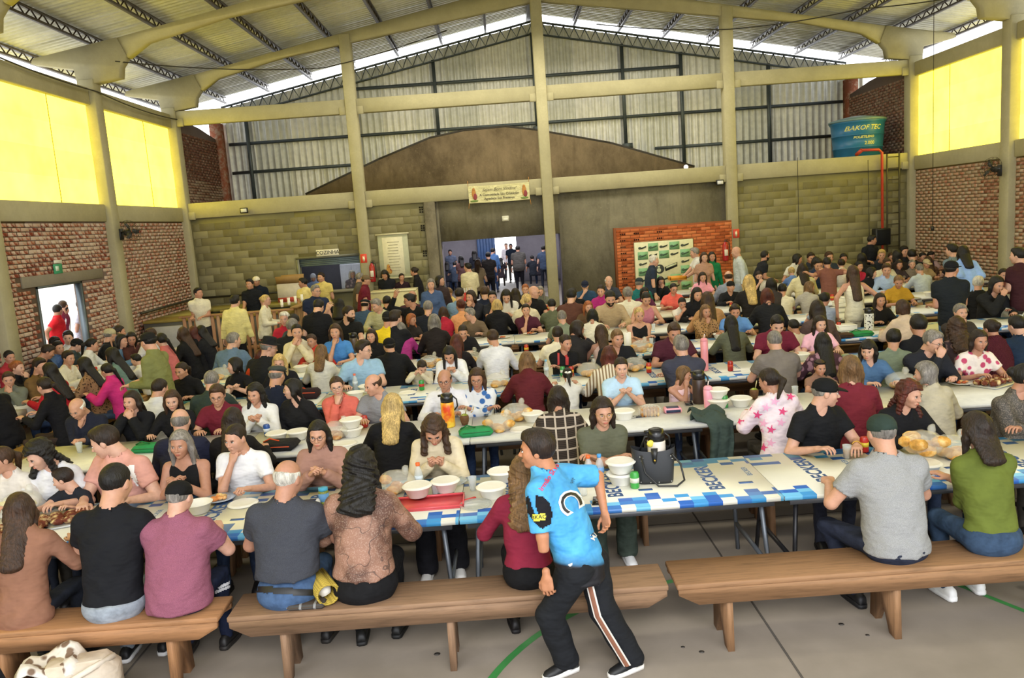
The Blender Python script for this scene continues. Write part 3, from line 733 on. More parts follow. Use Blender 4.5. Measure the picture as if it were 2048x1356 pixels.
            link(raw('shoe', c.V, c.F, [mat('plastic', g.get('shoe', '1c1a1a'), .5), mat('plastic', g.get('sole', g.get('shoe', '26221f')), .6)], c.mi, True), 'shoe', root)
    root['top_object'] = to.name
    GROUND[root.name] = dict(top=TM, HC=HC, WR=WR, EL=EL, SH=SH, hc=hc, z0=z0, s=s, to=to, legs=LG, tr=tr_)
    del root['top_object']
    return root
HAIRC = dict(k='14110f', d='241912', b='3a271a', l='6b5034', y='b59a62', g='77726c', w='c9c4b8', r='4a1f16', o='8a4f2c')
def project(me_src, target, origin, direction, parent, name, m, off=.004):
    """lay a flat mesh on a garment: every vertex goes along direction until it meets the cloth"""
    bvh = BVHTree.FromPolygons([v.co for v in target.vertices], [p.vertices for p in target.polygons])
    ok = True
    for v in me_src.vertices:
        hit = bvh.ray_cast(v.co, Vector(direction), 1.5)
        if hit[0] is None: ok = False; near = bvh.find_nearest(v.co + Vector(direction) * .3); v.co = near[0] + near[1] * off if near[0] else v.co
        else: v.co = hit[0] - Vector(direction).normalized() * off
    me_src.materials.clear(); me_src.materials.append(m)
    return link(me_src, name, parent)
# ------------------------------------------------------------------ the hall: floor, walls, frames, roof
XL, XR, YB = -8.3, 11.0, 21.3
CONC = mat('concrete', 'b6af8e'); CONC2 = mat('concrete', '958f74')
fl = structure(B().box(XL - .2, XR + .2, -4, 36, -.12, 0).obj('floor', mat('floor', '80766a')))
for i, (x0, x1, y0, y1) in enumerate([(1.535, 1.55, -4, 21), (-2.62, -2.605, -4, 21), (5.7, 5.715, -4, 21), (-8, 11, 6.6, 6.612), (-8, 11, 2.4, 2.412), (-8, 11, 10.8, 10.812)]):
    B().box(x0, x1, y0, y1, .0005, .0012).obj('floor_joint', mat('concrete', '55504a'), fl)
# painted court lines
def stripe(pts, wd, name, m):
    V = []; F = []
    for i, p in enumerate(pts):
        a = Vector(pts[max(i - 1, 0)]); b = Vector(pts[min(i + 1, len(pts) - 1)]); d = (b - a).normalized(); q = Vector((-d.y, d.x))
        V += [(p[0] + q.x * wd, p[1] + q.y * wd, .002), (p[0] - q.x * wd, p[1] - q.y * wd, .002)]
    F = [(2 * i, 2 * i + 1, 2 * i + 3, 2 * i + 2) for i in range(len(pts) - 1)]
    return link(raw(name, V, F, m, None, False), name, fl)
GREEN = mat('plastic', '3f8f4a', .5)
cx0, cy0, rr = 1.55, 3.6, 1.98
stripe([(cx0 + rr * math.cos(R(a)), cy0 + rr * math.sin(R(a))) for a in range(100, 260, 4)], .025, 'court_line', GREEN)
stripe([(2.55, 5.9), (2.78, 5.5), (3.02, 5.08), (3.3, 4.5), (3.8, 3.5)], .02, 'court_line', GREEN)
for x, y in [(1.05, 4.55), (1.2, 4.2), (.15, 4.62), (.95, 4.62), (-.6, 4.75), (2.0, 4.75), (2.1, 4.6)]:
    m = B(); m.lathe([(rnd.uniform(.012, .03), .0022), (.001, .0026)], 8, (x, y, 0)); m.obj('floor_stain', mat('plastic', '4c4742', .7), fl)
structure(B().box(-60, 60, -60, 90, -.4, -.16).obj('ground', mat('concrete', 'b9b4a8')))

def brick_mesh(l, h, d, m, axis):
    """one brick, its face proud along +x (axis y run) or -y (axis x run)"""
    b = B()
    if axis == 'y': b.box(0, d, -l / 2, l / 2, -h / 2, h / 2, 0, .004)
    else: b.box(-l / 2, l / 2, -d, 0, -h / 2, h / 2, 0, .004)
    return b.mesh('brick', m)
def brickwork(parent, axis, fixed, face, a0, a1, z0, z1, l, h, joint, mats, holes=(), pri=None, limit=300, name='brick', depth=.010, jig=.003):
    """courses of bricks on a wall core: the ones that show largest are parts, the rest one stuff part"""
    cells = []
    nz = int((z1 - z0) / (h + joint))
    for r in range(nz):
        z = z0 + (r + .5) * (h + joint); off = (l + joint) * .5 * (r % 2); a = a0 + off * (1 if r % 2 else 0)
        start = a0 - off
        k = 0
        while True:
            lo = start + k * (l + joint); hi = lo + l; k += 1
            if lo >= a1: break
            lo2, hi2 = max(lo, a0), min(hi, a1)
            if hi2 - lo2 < .05: continue
            c = (lo2 + hi2) / 2
            if any(h0 - l * .3 < c < h1 + l * .3 and q0 < z < q1 for h0, h1, q0, q1 in holes): continue
            cells.append((c, z, hi2 - lo2))
    if pri: cells.sort(key=pri)
    full = [brick_mesh(l, h, depth, m, axis) for m in mats]
    for i, (c, z, ln) in enumerate(cells[:limit]):
        me = full[i % len(mats)] if rnd.random() < 2 else None
        me = rnd.choice(full)
        o = bpy.data.objects.new(name, me); COL.objects.link(o); o.parent = parent
        j = rnd.uniform(-jig, jig)
        o.location = (face + (j if axis == 'y' else 0), c, z) if axis == 'y' else (c, face + j, z)
        o.scale = (1, ln / l, 1) if axis == 'y' else (ln / l, 1, 1)
    rest = cells[limit:]
    if rest:
        b = B()
        for c, z, ln in rest:
            d = depth + rnd.uniform(-jig, jig); mi = rnd.randrange(len(mats))
            if axis == 'y': b.box(min(face, face + math.copysign(d, depth)), max(face, face + math.copysign(d, depth)), c - ln / 2, c + ln / 2, z - h / 2, z + h / 2, mi)
            else: b.box(c - ln / 2, c + ln / 2, min(face, face - d), max(face, face - d), z - h / 2, z + h / 2, mi)
        tag(b.obj(name + '_courses', mats, parent), kind='stuff')
MORT = mat('concrete', '75645a')
BR = [mat('brick', 'a2563f', ('c4ae9c', 9)), mat('brick', '9a4d3a', ('c8b4a4', 8)), mat('brick', 'b06a50', ('baa391', 11)), mat('brick', '8c4a3a', ('c6b3a2', 10))]
BRR = [mat('brick', 'b57c64', ('b8a68e', 9)), mat('brick', 'ac7058', ('b09c84', 8)), mat('brick', 'bd8a70', ('b49e84', 11))]
DL = (14.2, 15.75, 0.0, 2.15)
wl = B()
for y0, y1, z0, z1 in ((-4, DL[0], 0, 3.3), (DL[1], 21.3, 0, 3.3), (DL[0], DL[1], DL[3], 3.3)): wl.box(XL - .15, XL, y0, y1, z0, z1)
wl = structure(wl.obj('wall_left', MORT))
def prl(c): return (0 if (c[1] > .95 and 13.2 < c[0] < 21.2) else 1, c[0] * (1 if c[0] > 12.9 else 9), c[1])
brickwork(wl, 'y', 0, XL, 5, 21.2, 0.0, 3.3, .235, .062, .016, BR, [DL[:2] + (0, 2.34), (13.8, 16.6, 2.1, 2.36)], prl)
B().box(XL - .05, XL + .03, 13.8, 16.6, 2.15, 2.35, 0, .01).obj('lintel', mat('concrete', '8f8778'), wl)
dr = thing('door_1', None, None, (0, 0, 0)); structure(dr)
db = B().box(XL - .1, XL + .02, DL[1] - .05, DL[1], 0, DL[3]).box(XL - .2, XL + .02, DL[0], DL[0] + .04, 0, DL[3]).box(XL - .2, XL + .02, DL[0], DL[1], DL[3] - .04, DL[3])
db.obj('frame', mat('metal', '5c6468'), dr)
wr = structure(B().box(XR, XR + .22, -4, 21.3, 0, 3.3).obj('wall_right', mat('concrete', '8f7c69')))
brickwork(wr, 'y', 0, XR, 9, 21.2, 0.0, 3.3, .235, .062, .016, BRR, (), lambda c: (0 if c[1] > 1.2 and c[0] > 15.5 else 1, c[0]), depth=-.010)
# upper brick walls beyond the back frame
for nm, x, s in (('wall_left_upper', XL - .2, 1), ('wall_right_upper', XR + .1, -1)):
    b = B(); b.prism([(21.4, 3.6), (25.6, 3.6), (25.6, 5.75), (23.8, 6.0), (21.4, 6.15)], x - .1, x, 'x')
    o = structure(b.obj(nm, MORT))
    brickwork(o, 'y', 0, x if s > 0 else x - .1, 21.6, 25.4, 3.7, 5.75, .235, .062, .016, [mat('brick', '8f6250', ('9a8472', 9)), mat('brick', '84584a', ('a08c7a', 8))], (), None, 150, depth=.018 * s)
    B().box(x - .16, x + .16, 25.1, 25.45, 3.7, 6.3).obj('brick_pillar', mat('brick', 'a4644c', ('a98e7a', 6)), o)
# eave boards and side beams
def beam(name, x0, x1, y0, y1, z0, z1, m=None): return structure(B().box(x0, x1, y0, y1, z0, z1, 0, .015).obj(name, m or CONC))
YC = [4.9, 9.0, 13.1, 17.2, 21.3]
for i, y in enumerate([.8] + YC[:-1]):
    y1 = ([.8] + YC)[i + 1]
    for x, s in ((XL, -1), (XR, 1)):
        xa, xb = (x - .16, x + .06) if s < 0 else (x - .06, x + .16)
        beam('beam', xa, xb, y + .17, y1 - .17, 3.3, 3.66)
        beam('beam', xa, xb, y + .17, y1 - .17, 5.68, 6.03)
# yellow translucent tarpaulin panels
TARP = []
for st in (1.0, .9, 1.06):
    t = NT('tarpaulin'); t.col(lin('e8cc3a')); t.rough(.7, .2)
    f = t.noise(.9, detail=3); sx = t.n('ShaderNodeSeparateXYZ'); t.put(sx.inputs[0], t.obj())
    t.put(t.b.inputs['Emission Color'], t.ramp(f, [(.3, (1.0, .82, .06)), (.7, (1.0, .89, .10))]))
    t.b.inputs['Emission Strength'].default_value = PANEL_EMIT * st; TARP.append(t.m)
wn = 0
for x, s in ((XL, -1), (XR, 1)):
    for i, y in enumerate([.8] + YC[:-1]):
        y1 = ([.8] + YC)[i + 1]; wn += 1
        wp = structure(thing('window_%d' % wn, None, None, (x + (-.06 if s < 0 else .06), 0, 0)))
        n = 4
        for k in range(n):
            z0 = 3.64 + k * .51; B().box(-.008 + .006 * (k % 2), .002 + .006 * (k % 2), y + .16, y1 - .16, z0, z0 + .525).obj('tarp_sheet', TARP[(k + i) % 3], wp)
        B().tube([(.03 * -s, (y + y1) / 2 + .4, 3.66), (.03 * -s, (y + y1) / 2 + .4, 5.7)], .008, 6).obj('batten', mat('metal', 'b9a640', .1), wp)
# columns and portal rafters
RIDGE_X, RIDGE_Z, SLOPE = 1.35, 8.95, .19
def roofz(x): return RIDGE_Z - SLOPE * abs(x - RIDGE_X)
for y in YC:
    for x, s in ((XL, -1), (XR, 1)):
        c = B().box(x - .17, x + .17, y - .16, y + .16, 0, 6.2, 0, .02)
        co = structure(c.obj('column', CONC))
        # haunched head that carries the rafter, with its tail over the eave
        d = -s
        pts = [(x - d * 1.05, 6.58), (x - d * 1.0, 6.68), (x + d * .75, 6.98), (x + d * .9, 6.62), (x + d * .74, 6.42), (x + d * .70, 6.2), (x + d * .17, 6.12), (x - d * .17, 6.12), (x - d * .2, 6.42)]
        if d < 0: pts = pts[::-1]
        B().prism(pts, y - .13, y + .13).obj('rafter_head', CONC, co)
        xm = RIDGE_X
        pts = [(x + d * .70, 6.97), (xm, 8.72), (xm, 8.20), (x + d * 3.0, 7.25), (x + d * 1.35, 6.86), (x + d * .92, 6.58)]
        if d < 0: pts = pts[::-1]
        B().prism(pts, y - .1, y + .1).obj('rafter', CONC, co)
# roof sheets (ribs run down the slope) on lattice purlins
roof = structure(thing('ceiling', None, None))
RSH = [mat('metal', 'd0d1c6', .1), mat('metal', 'c6c7bc', .1), mat('metal', 'd8d9ce', .1)]
def roof_sheet(x0, x1):
    V = []; F = []; nr = 6; prof = []
    for k in range(nr):
        a = k / nr; prof += [(a, 0), (a + .55 / nr, 0), (a + .68 / nr, .045), (a + .87 / nr, .045)]
    prof.append((1.0, 0))
    for y, dz in prof:
        for x in (x0, x1): V.append((x, y * 1.0, roofz(x) + dz + .02))
    for i in range(len(prof) - 1): F.append((2 * i, 2 * i + 1, 2 * i + 3, 2 * i + 2))
    return V, F
for x0, x1 in ((-9.9, RIDGE_X), (RIDGE_X, 12.6)):
    V, F = roof_sheet(x0, x1); ms = [raw('roof_sheet', V, F, m, None, False) for m in RSH]
    for k in range(29): link(ms[k % 3], 'roof_sheet', roof, (0, -3.45 + k, 0))
STEEL = mat('metal', '4a4742', .3); STEEL2 = mat('metal', '4d5557', .3)
x = -9.55
while x < 12.5:
    if abs(x - RIDGE_X) > .3:
        z = roofz(x) - .01; b = B()
        b.box(x - .04, x + .04, -3, 25.5, z - .045, z).box(x - .035, x + .035, -3, 25.5, z - .21, z - .165)
        for k in range(71):
            y = -3 + k * .4; b.tube([(x, y, z - .18), (x, y + .2, z - .02), (x, y + .4, z - .18)], .018, 4)
        structure(b.obj('purlin', mat('metal', '40342b', .2)))
    x += 1.36
structure(B().box(RIDGE_X - .12, RIDGE_X + .12, -3, 25.5, 8.72, 8.92).obj('purlin', STEEL))
# back frame: slim columns and two concrete beams
BX = [-8.3, -3.62, 1.30, 6.15, 11.0]
for x in BX[1:4]:
    structure(B().box(x - .14, x + .14, YB - .16, YB + .16, 0, roofz(x) - .3 if x != 1.30 else 8.6, 0, .015).obj('column', CONC))
for i in range(4):
    a, b_ = BX[i] + (.17 if i == 0 else .14), BX[i + 1] - (.17 if i == 3 else .14)
    for z0, z1, dz in ((3.36, 3.76, 0), (5.75, 6.11, 0)):
        o = beam('beam', a, b_, YB - .09, YB + .11, z0, z1)
        for xx in (a, b_ - .17): B().box(xx, xx + .17, YB - .115, YB - .06, z0 - .03, z0 + .17, 0, .01).obj('corbel', CONC, o)
# back wall, left part: concrete blocks with the kitchen hatch
HX0, HX1, HZ0, HZ1 = -5.40, -3.80, 1.24, 2.10
wb = B().box(XL, HX0, YB, YB + .15, 0, 3.36).box(HX1, -1.95, YB, YB + .15, 0, 3.36).box(HX0, HX1, YB, YB + .15, HZ1, 3.36).box(HX0, HX1, YB, YB + .15, 0, HZ0)
wb = structure(wb.obj('wall_back_left', mat('concrete', '9a946e')))
BLK = [mat('block', '7a7456'), mat('block', '807a5c'), mat('block', '8d8768')]
brickwork(wb, 'x', 0, YB, XL + .2, -1.97, .1, 3.36, .385, .183, .012, BLK, [(HX0 - .1, HX1 + .1, 0, HZ1 + .12)], lambda c: -c[1], 300, 'concrete_block', .008, .003)
# pier and dark plastered wall with the wide doorway
DARK = mat('plaster', '6f6a5a')
structure(B().box(-1.97, -1.68, YB - .1, YB + .3, 0, 3.36, 0, .01).obj('trim_1', mat('plaster', '7c7564')))
structure(B().box(-1.68, -1.6, YB + .02, YB + .3, 0, 3.36).box(-1.6, 1.57, YB + .02, YB + .3, 2.3, 3.36).box(1.57, 6.02, YB + .02, YB + .3, 0, 3.36).obj('wall_back', DARK))
for k, (x, z) in enumerate([(-1.98, 1.95), (-1.98, 2.62), (-1.98, 3.1)]):
    bb = B()
    for i in range(2):
        for j in range(3): bb.box(x - .12 + i * .06, x - .08 + i * .06, YB - .03, YB - .012, z + j * .06, z + .04 + j * .06)
    bb.obj('hole_shade', mat('concrete', '2a2620'), wb)  # dark boxes on the face paint the shade of block end holes
# right part of the back wall
wbr = structure(B().box(6.29, XR, YB, YB + .15, 0, 3.36).obj('wall_back_right', mat('concrete', '969069')))
brickwork(wbr, 'x', 0, YB, 6.3, XR - .18, .1, 3.36, .385, .183, .010, [mat('block', '7d7753'), mat('block', '857f5c'), mat('block', '8c8664')], (), lambda c: -c[1], 300, 'concrete_block', .006, .002)
# slab above kitchen, old gable and corrugated gable wall
structure(B().box(XL, XR, YB + .12, 25.5, 3.5, 3.66).obj('mezzanine_floor', CONC2))
gp = [(-5.9, 3.66), (-5.9, 3.95), (-3.54, 4.85), (-1.95, 5.37), (-.9, 5.52), (.37, 5.55), (1.27, 5.39), (3.55, 4.84), (6.1, 3.95), (6.1, 3.66)]
gw = structure(B().prism(gp[::-1], 24.9, 25.1).obj('wall_gable', mat('plaster', '7f6f58')))
cp = gp[1:-1]
b = B()
for i in range(len(cp) - 1): b.tube([(cp[i][0], 24.95, cp[i][1] + .02), (cp[i + 1][0], 24.95, cp[i + 1][1] + .02)], .05, 6)
b.obj('coping', mat('concrete', '4a4640'), gw)
def gz(x): return 8.66 - .195 * abs(x - 1.4)
wg = structure(thing('wall_back_upper', None, None))
SH = [mat('metal', 'd6d6cc', .12), mat('metal', 'c9cac0', .12), mat('metal', 'dddcd2', .12)]
x = -8.4
k = 0
while x < 10.95:
    V = []; F = []; x1 = x + 1.0; pr = []
    for j in range(5):
        a = x + j * .2; pr += [(a, 0), (a + .115, 0), (a + .13, -.05), (a + .18, -.05)]
    pr.append((x1, 0))
    for px, dy in pr: V += [(px, 25.5 + dy, 3.6), (px, 25.5 + dy, gz(px))]
    F = [(2 * i, 2 * i + 2, 2 * i + 3, 2 * i + 1) for i in range(len(pr) - 1)]
    link(raw('metal_sheet', V, F, SH[k % 3], None, False), 'metal_sheet', wg); x += 1.0; k += 1
tr = B()
for s, xe in ((-1, -8.3), (1, 11.0)):
    top = lambda q: gz(q) + .02
    tr.tube([(1.4, 25.35, top(1.4)), (xe, 25.35, top(xe))], .035, 4).tube([(1.4, 25.35, top(1.4) - .36), (xe, 25.35, top(xe) - .36)], .03, 4)
    n = 30
    for i in range(n):
        xa = 1.4 + (xe - 1.4) * i / n; xm = 1.4 + (xe - 1.4) * (i + .5) / n; xb = 1.4 + (xe - 1.4) * (i + 1) / n
        tr.tube([(xa, 25.35, top(xa) - .02), (xm, 25.35, top(xm) - .34), (xb, 25.35, top(xb) - .02)], .018, 4)
structure(tr.obj('roof_truss', STEEL2))
gt = B()
for z, xa, xb in ((7.02, -4.3, 5.9), (5.62, -8.2, 10.9), (4.75, -8.2, -4.2), (4.6, 5.0, 10.9), (6.62, -8.2, -4.3)): gt.box(xa, xb, 25.36, 25.42, z, z + .09)
for x, z0 in ((-4.25, 4.5), (-1.7, 5.3), (1.37, 5.4), (4.1, 4.7), (5.9, 4.0), (-7.6, 3.7), (8.6, 3.7)): gt.box(x - .05, x + .05, 25.34, 25.42, z0, gz(x) - .3)
for x in (-4.25, 1.37, 4.1): gt.box(x - .14, x + .14, 24.98, 25.4, {-4.25: 4.45, 1.37: 5.36, 4.1: 4.66}[x], {-4.25: 4.62, 1.37: 5.53, 4.1: 4.83}[x])
structure(gt.obj('girt_frame', STEEL2))
# inner hall seen through the doorway
LIL = mat('concrete', 'a9a4ac')
structure(B().box(-7, -6.8, YB + .3, 36, 0, 3.4).box(6.6, 6.8, YB + .3, 36, 0, 3.4).obj('wall_inner_side', LIL))
structure(B().box(-7, -.3, 36, 36.2, 0, 3.4).box(.66, 6.8, 36, 36.2, 0, 3.4).box(-.3, .66, 36, 36.2, 2.6, 3.4).obj('wall_inner_back', LIL))
structure(B().box(-7, 6.8, YB + .3, 36.2, 3.36, 3.48).obj('ceiling_inner', CONC2))
d2 = structure(thing('door_2', None, None)); 
for k in range(6): B().box(-1.1 + k * .135, -.97 + k * .135, 35.9, 35.96, .02, 2.6, 0, .006).obj('door_board', mat('metal', '4a6a9c', .1), d2)
d3 = structure(thing('trim_2', None, None)); B().box(1.53, 1.6, YB + .1, YB + .2, 0, 2.3).box(-1.63, -1.57, YB + .1, YB + .2, 0, 2.3).obj('door_frame', mat('metal', '6f6a80', .1), d3)
area('inner_hall_fill', (0, 29, 3.3), (0, 0, 0), 6, 10, 560, (.93, .92, 1.0))  # unseen ceiling light added to brighten the inner hall
# kitchen behind the hatch
kb = B().box(-8, -1.9, 24.2, 24.3, 0, 3.5).box(-8, -7.9, YB + .2, 24.2, 0, 3.5).box(-2.0, -1.9, YB + .3, 24.2, 0, 3.5)
structure(kb.obj('wall_kitchen', mat('concrete', '75757c')))
area('kitchen_lamp', (-4.6, 22.8, 3.3), (0, 0, 0), 2.0, 1.0, 22, (.9, .93, 1.0))
# ------------------------------------------------------------------ fixtures on the walls
WOODS = ['b08a5c', 'a67e52', 'b58f62', '9c7448']
def exting(name_label, x, y, z, group=None):
    t = thing('fire_extinguisher', name_label, 'extinguisher', (x, y, z))
    B().lathe([(.001, 0), (.07, .005), (.075, .03), (.075, .40), (.05, .46), (.028, .48), (.028, .50)], 14).obj('cylinder_body', mat('plastic', 'a5262a', .25), t, True)
    B().box(-.02, .05, -.015, .015, .50, .53, 0, .004).box(-.02, .09, -.012, .012, .545, .56, 0, .004).obj('valve_handle', mat('metal', '2a2a2a', .3), t)
    B().tube([(.03, 0, .51), (.10, 0, .48), (.11, -.02, .30), (.10, -.02, .12)], .012, 6).obj('hose', mat('plastic', '1a1a1a', .5), t)
    B().box(-.045, .045, -.079, -.07, .14, .30, 0, .003).obj('paper_label', mat('plastic', 'd8cfc0', .6), t)
p = aty(745, 545, 21.12); exting('red fire extinguisher hung beside the menu board wall column', p.x, 21.1, 1.38)
p = aty(1456, 512, 20.6); exting('red fire extinguisher hung on the orange brick booth wall', p.x - .05, 20.645, 1.3)
def fire_sign(u, v, lab):
    p = aty(u, v, 21.1); t = thing('fire_sign', lab, 'sign', (p.x, YB - .165, p.z))
    B().box(-.085, .085, -.008, .003, -.115, .115, 0, .002).obj('sign_plate', mat('plastic', 'd9452f', .5), t)
    B().prism([(-.02, -.08), (.02, -.08), (.03, .0), (.014, .08), (-.004, .035), (-.02, .07), (-.03, .01)], -.012, -.008).obj('flame_symbol', mat('plastic', 'f0e8c8', .5), t)
fire_sign(727, 517, 'red fire sign with pale flame on the column by the kitchen hatch')
fire_sign(1473, 467, 'red fire sign with pale flame on the column beside the brick booth')
sg = thing('kitchen_sign', 'white sign reading COZINHA above the kitchen hatch', 'sign', (-4.62, YB - .03, 2.235))
B().box(-.3, .3, -.012, .004, -.085, .085, 0, .003).obj('sign_plate', mat('plastic', 'e6e1cd', .5), sg); lettering('COZINHA', .135, '3a3a32', sg, (0, -.0135, 0), (R(90), 0, 0), 0, .002)
# kitchen hatch: shutter, frame and counter
kh = structure(thing('window_20', None, None))
for k in range(5): B().box(HX0, HX1, YB + .03, YB + .055, 1.9 + k * .045, 1.94 + k * .045, 0, .006).obj('shutter_slat', mat('metal', '5a6a70', .3), kh)
B().box(HX0 - .08, HX1 + .02, YB - .02, YB + .02, HZ1, HZ1 + .06).box(HX0 - .08, HX0, YB - .02, YB + .05, HZ0, HZ1).obj('frame', mat('metal', '76776c', .2), kh)
B().box(HX0 - .15, HX1 + .04, YB - .35, YB + .14, HZ0 - .06, HZ0, 0, .01).obj('counter_slab', mat('concrete', '8a8676'), kh)
fr = thing('kitchen_fridge', 'white fridge seen inside the kitchen hatch', 'fridge', (-4.35, 23.3, 0))
B().box(-.34, .34, -.3, .3, .05, 1.85, 0, .02).obj('body', mat('plastic', 'cfd3dc'), fr); B().box(-.335, -.005, -.34, -.3, .1, 1.82, 0, .01).obj('door', mat('plastic', 'd8dce4'), fr); B().box(.005, .335, -.34, -.3, .1, 1.82, 0, .01).obj('door', mat('plastic', 'd8dce4'), fr); B().box(-.05, -.03, -.37, -.34, .8, 1.3, 0, .005).obj('handle', mat('metal', '888c94'), fr)
# menu board
mb = thing('menu_board', 'tall white printed menu board with pale frame on block wall', 'board', (-2.87, YB - .05, 2.02))
B().box(-.40, .40, -.02, .02, -.56, .56, 0, .01).obj('back_panel', mat('plastic', 'b5b79c', .6), mb)
B().box(-.28, .26, -.026, -.02, -.5, .5, 0, .003).obj('poster', mat('plastic', 'dcd6b8', .6), mb)
B().box(-.44, .44, -.05, .02, .56, .60).box(-.44, .44, -.05, .02, -.60, -.56).obj('rail', mat('plastic', 'cfc9a8', .6), mb)
for k in range(11): B().box(-.12 - rnd.uniform(0, .05), .12 + rnd.uniform(0, .05), -.029, -.026, .36 - k * .075, .375 - k * .075).obj('print_line', mat('plastic', 'a59f84', .6), mb)
b = B(); b.ball((-.17, -.03, -.3), (.05, .006, .1), 8).ball((-.2, -.03, -.38), (.06, .006, .06), 8).ball((-.13, -.03, -.4), (.05, .006, .07), 8); b.obj('printed_picture', mat('floral', 'b98a4a', '7c3a2a'), mb)
# cashier counter
ca = thing('cashier_counter', 'cream cashier counter in front of the menu board', 'counter', (-2.8, 19.9, 0))
B().box(-.56, .56, -.02, .02, 0, 1.17, 0, .006).obj('front_panel', mat('plastic', 'd8cf9e', .5), ca); B().box(-.58, .58, -.05, .55, 1.17, 1.21, 0, .008).obj('top', mat('plastic', 'dcd4a8', .4), ca)
for s in (-1, 1): B().box(.56 * s - .02, .56 * s + .02, 0, .5, 0, 1.17, 0, .005).obj('side_panel', mat('plastic', 'd2c998', .5), ca)
# banner on the beam
p = (aty(938, 372, 21.1) + aty(1058, 398, 21.1)) / 2
bn = thing('welcome_banner', 'cream welcome banner with saint pictures tied to the concrete beam', 'banner', (.03, YB - .13, 3.47))
V = []; F = []; W, H_ = .80, .22
for i in range(17):
    for z in (-H_, H_): V.append((-W + 2 * W * i / 16, -.008 * math.sin(i * 1.3), z - .012 * math.sin(math.pi * i / 16)))
for i in range(17):
    for z in (-H_, H_): V.append((-W + 2 * W * i / 16, .004 - .008 * math.sin(i * 1.3), z - .012 * math.sin(math.pi * i / 16)))
F = [(2 * i, 2 * i + 2, 2 * i + 3, 2 * i + 1) for i in range(16)] + [(34 + 2 * i, 34 + 2 * i + 1, 34 + 2 * i + 3, 34 + 2 * i + 2) for i in range(16)]
link(raw('sheet', V, F, mat('cloth', 'd8d2a2')), 'sheet', bn)
lettering('Sejam Bem Vindos!', .115, '5c5238', bn, (0, -.014, .10), (R(90), 0, 0), .45); lettering('A Comunidade São Cristóvão', .085, '463d2a', bn, (0, -.014, -.03), (R(90), 0, 0), 0, .001); lettering('Agradece Sua Presença', .085, '463d2a', bn, (0, -.014, -.13), (R(90), 0, 0), 0, .001)
for s in (-1, 1):
    b = B(); b.ball((.66 * s, -.016, .02), (.055, .004, .15), 10); b.ball((.66 * s + .03, -.018, -.06), (.05, .004, .09), 10, 1); b.ball((.66 * s, -.017, -.17), (.11, .004, .025), 8, 2); b.ball((.66 * s, -.018, .13), (.035, .004, .04), 8)
    b.obj('printed_picture', [mat('plastic', 'b9803f', .7), mat('plastic', '8c3a3f', .7), mat('plastic', '6f8a45', .7)], bn)
for s in (-1, 1): B().tube([(W * s, 0, -H_), (W * s + .02 * s, 0, -H_ - .14)], .006, 5).tube([(W * s, 0, H_), (W * s, .02, H_ + .14)], .005, 5).obj('tie_string', mat('plastic', 'c98a3a', .6), bn)
# orange brick booth with the green and white sponsor panel
bo = structure(B().box(2.98, 5.98, 20.72, 20.84, 0, 2.34).box(2.98, 3.1, 20.84, 21.3, 0, 2.34).obj('wall_booth', mat('concrete', '96593c')))
ORB = [mat('brick', 'bd6238', ('c2744a', 7)), mat('brick', 'b65e37', ('bd6e45', 7)), mat('brick', 'c4683e', ('c87c50', 7))]
brickwork(bo, 'x', 0, 20.72, 2.98, 5.98, .0, 2.36, .235, .072, .010, ORB, [], lambda c: -c[1], 300, 'brick', .009, .002)
for x in (3.14, 3.50, 4.10):
    for r in range(0, 28, 2):
        z = .041 + r * .082
        if x > 4 and z < 1.9: continue
        b = B()
        for i in range(3): b.box(x - .07 + i * .05, x - .035 + i * .05, 20.704, 20.7095, z - .022, z + .022)
        b.obj('hole_shade', mat('concrete', '3a2018'), bo)  # flat dark boxes imitate shaded perforations, the bricks stay solid
sp = thing('sponsor_panel', 'green and white sponsor backdrop panel against orange brick booth', 'panel', (4.17, 20.6, 1.24))
B().box(-.76, .76, -.015, .015, -.70, .70, 0, .006).obj('backing', mat('plastic', 'd9d7b4', .6), sp); B().tube([(-.77, 0, -.71), (.77, 0, -.71), (.77, 0, .71), (-.77, 0, .71), (-.77, 0, -.71)], .012, 6).obj('frame', mat('metal', '8a6a48', .1), sp)
for sx_ in (-.6, .6): B().box(sx_ - .02, sx_ + .02, .0, .03, -1.24, .6).box(sx_ - .03, sx_ + .03, -.25, .10, -1.24, -1.21).obj('stand_leg', mat('metal', '8a6a48', .1), sp)
cw, chh = .275, .21
for r in range(6):
    for c in range(5):
        x = (c - 2) * cw; z = .56 - r * chh; green = (r + c) % 2 == 1
        if r in (2, 3) and 1 <= c <= 3: continue
        if green: B().box(x - cw / 2 + .006, x + cw / 2 - .006, -.019, -.015, z - chh / 2 + .004, z + chh / 2 - .004).obj('green_square', mat('plastic', '7fb083', .6), sp)
        b = B(); b.ball((x - .07, -.021, z - .01), (.045, .003, .035), 8); b.prism([(x - .04, z + .0), (x + .10, z + .04), (x + .09, z - .0), (x - .03, z - .04)], -.022, -.019)
        b.obj('small_logo', mat('plastic', '3c4438' if not green else '45604a', .6), sp)
b = B(); b.ball((-.13, -.021, -.02), (.12, .004, .12), 16); b.prism([(.0, .02), (.33, .13), (.33, .02), (.02, -.09)], -.024, -.019); b.obj('large_logo', mat('plastic', '2c3230', .5), sp)
b = B(); b.ball((-.15, -.026, -.05), (.055, .003, .055), 12); b.box(-.18, -.12, -.029, -.025, .0, .06); b.prism([(.04, .02), (.31, .11), (.31, .065), (.04, -.02)], -.027, -.024); b.obj('logo_detail', mat('plastic', 'c8cfae', .5), sp)
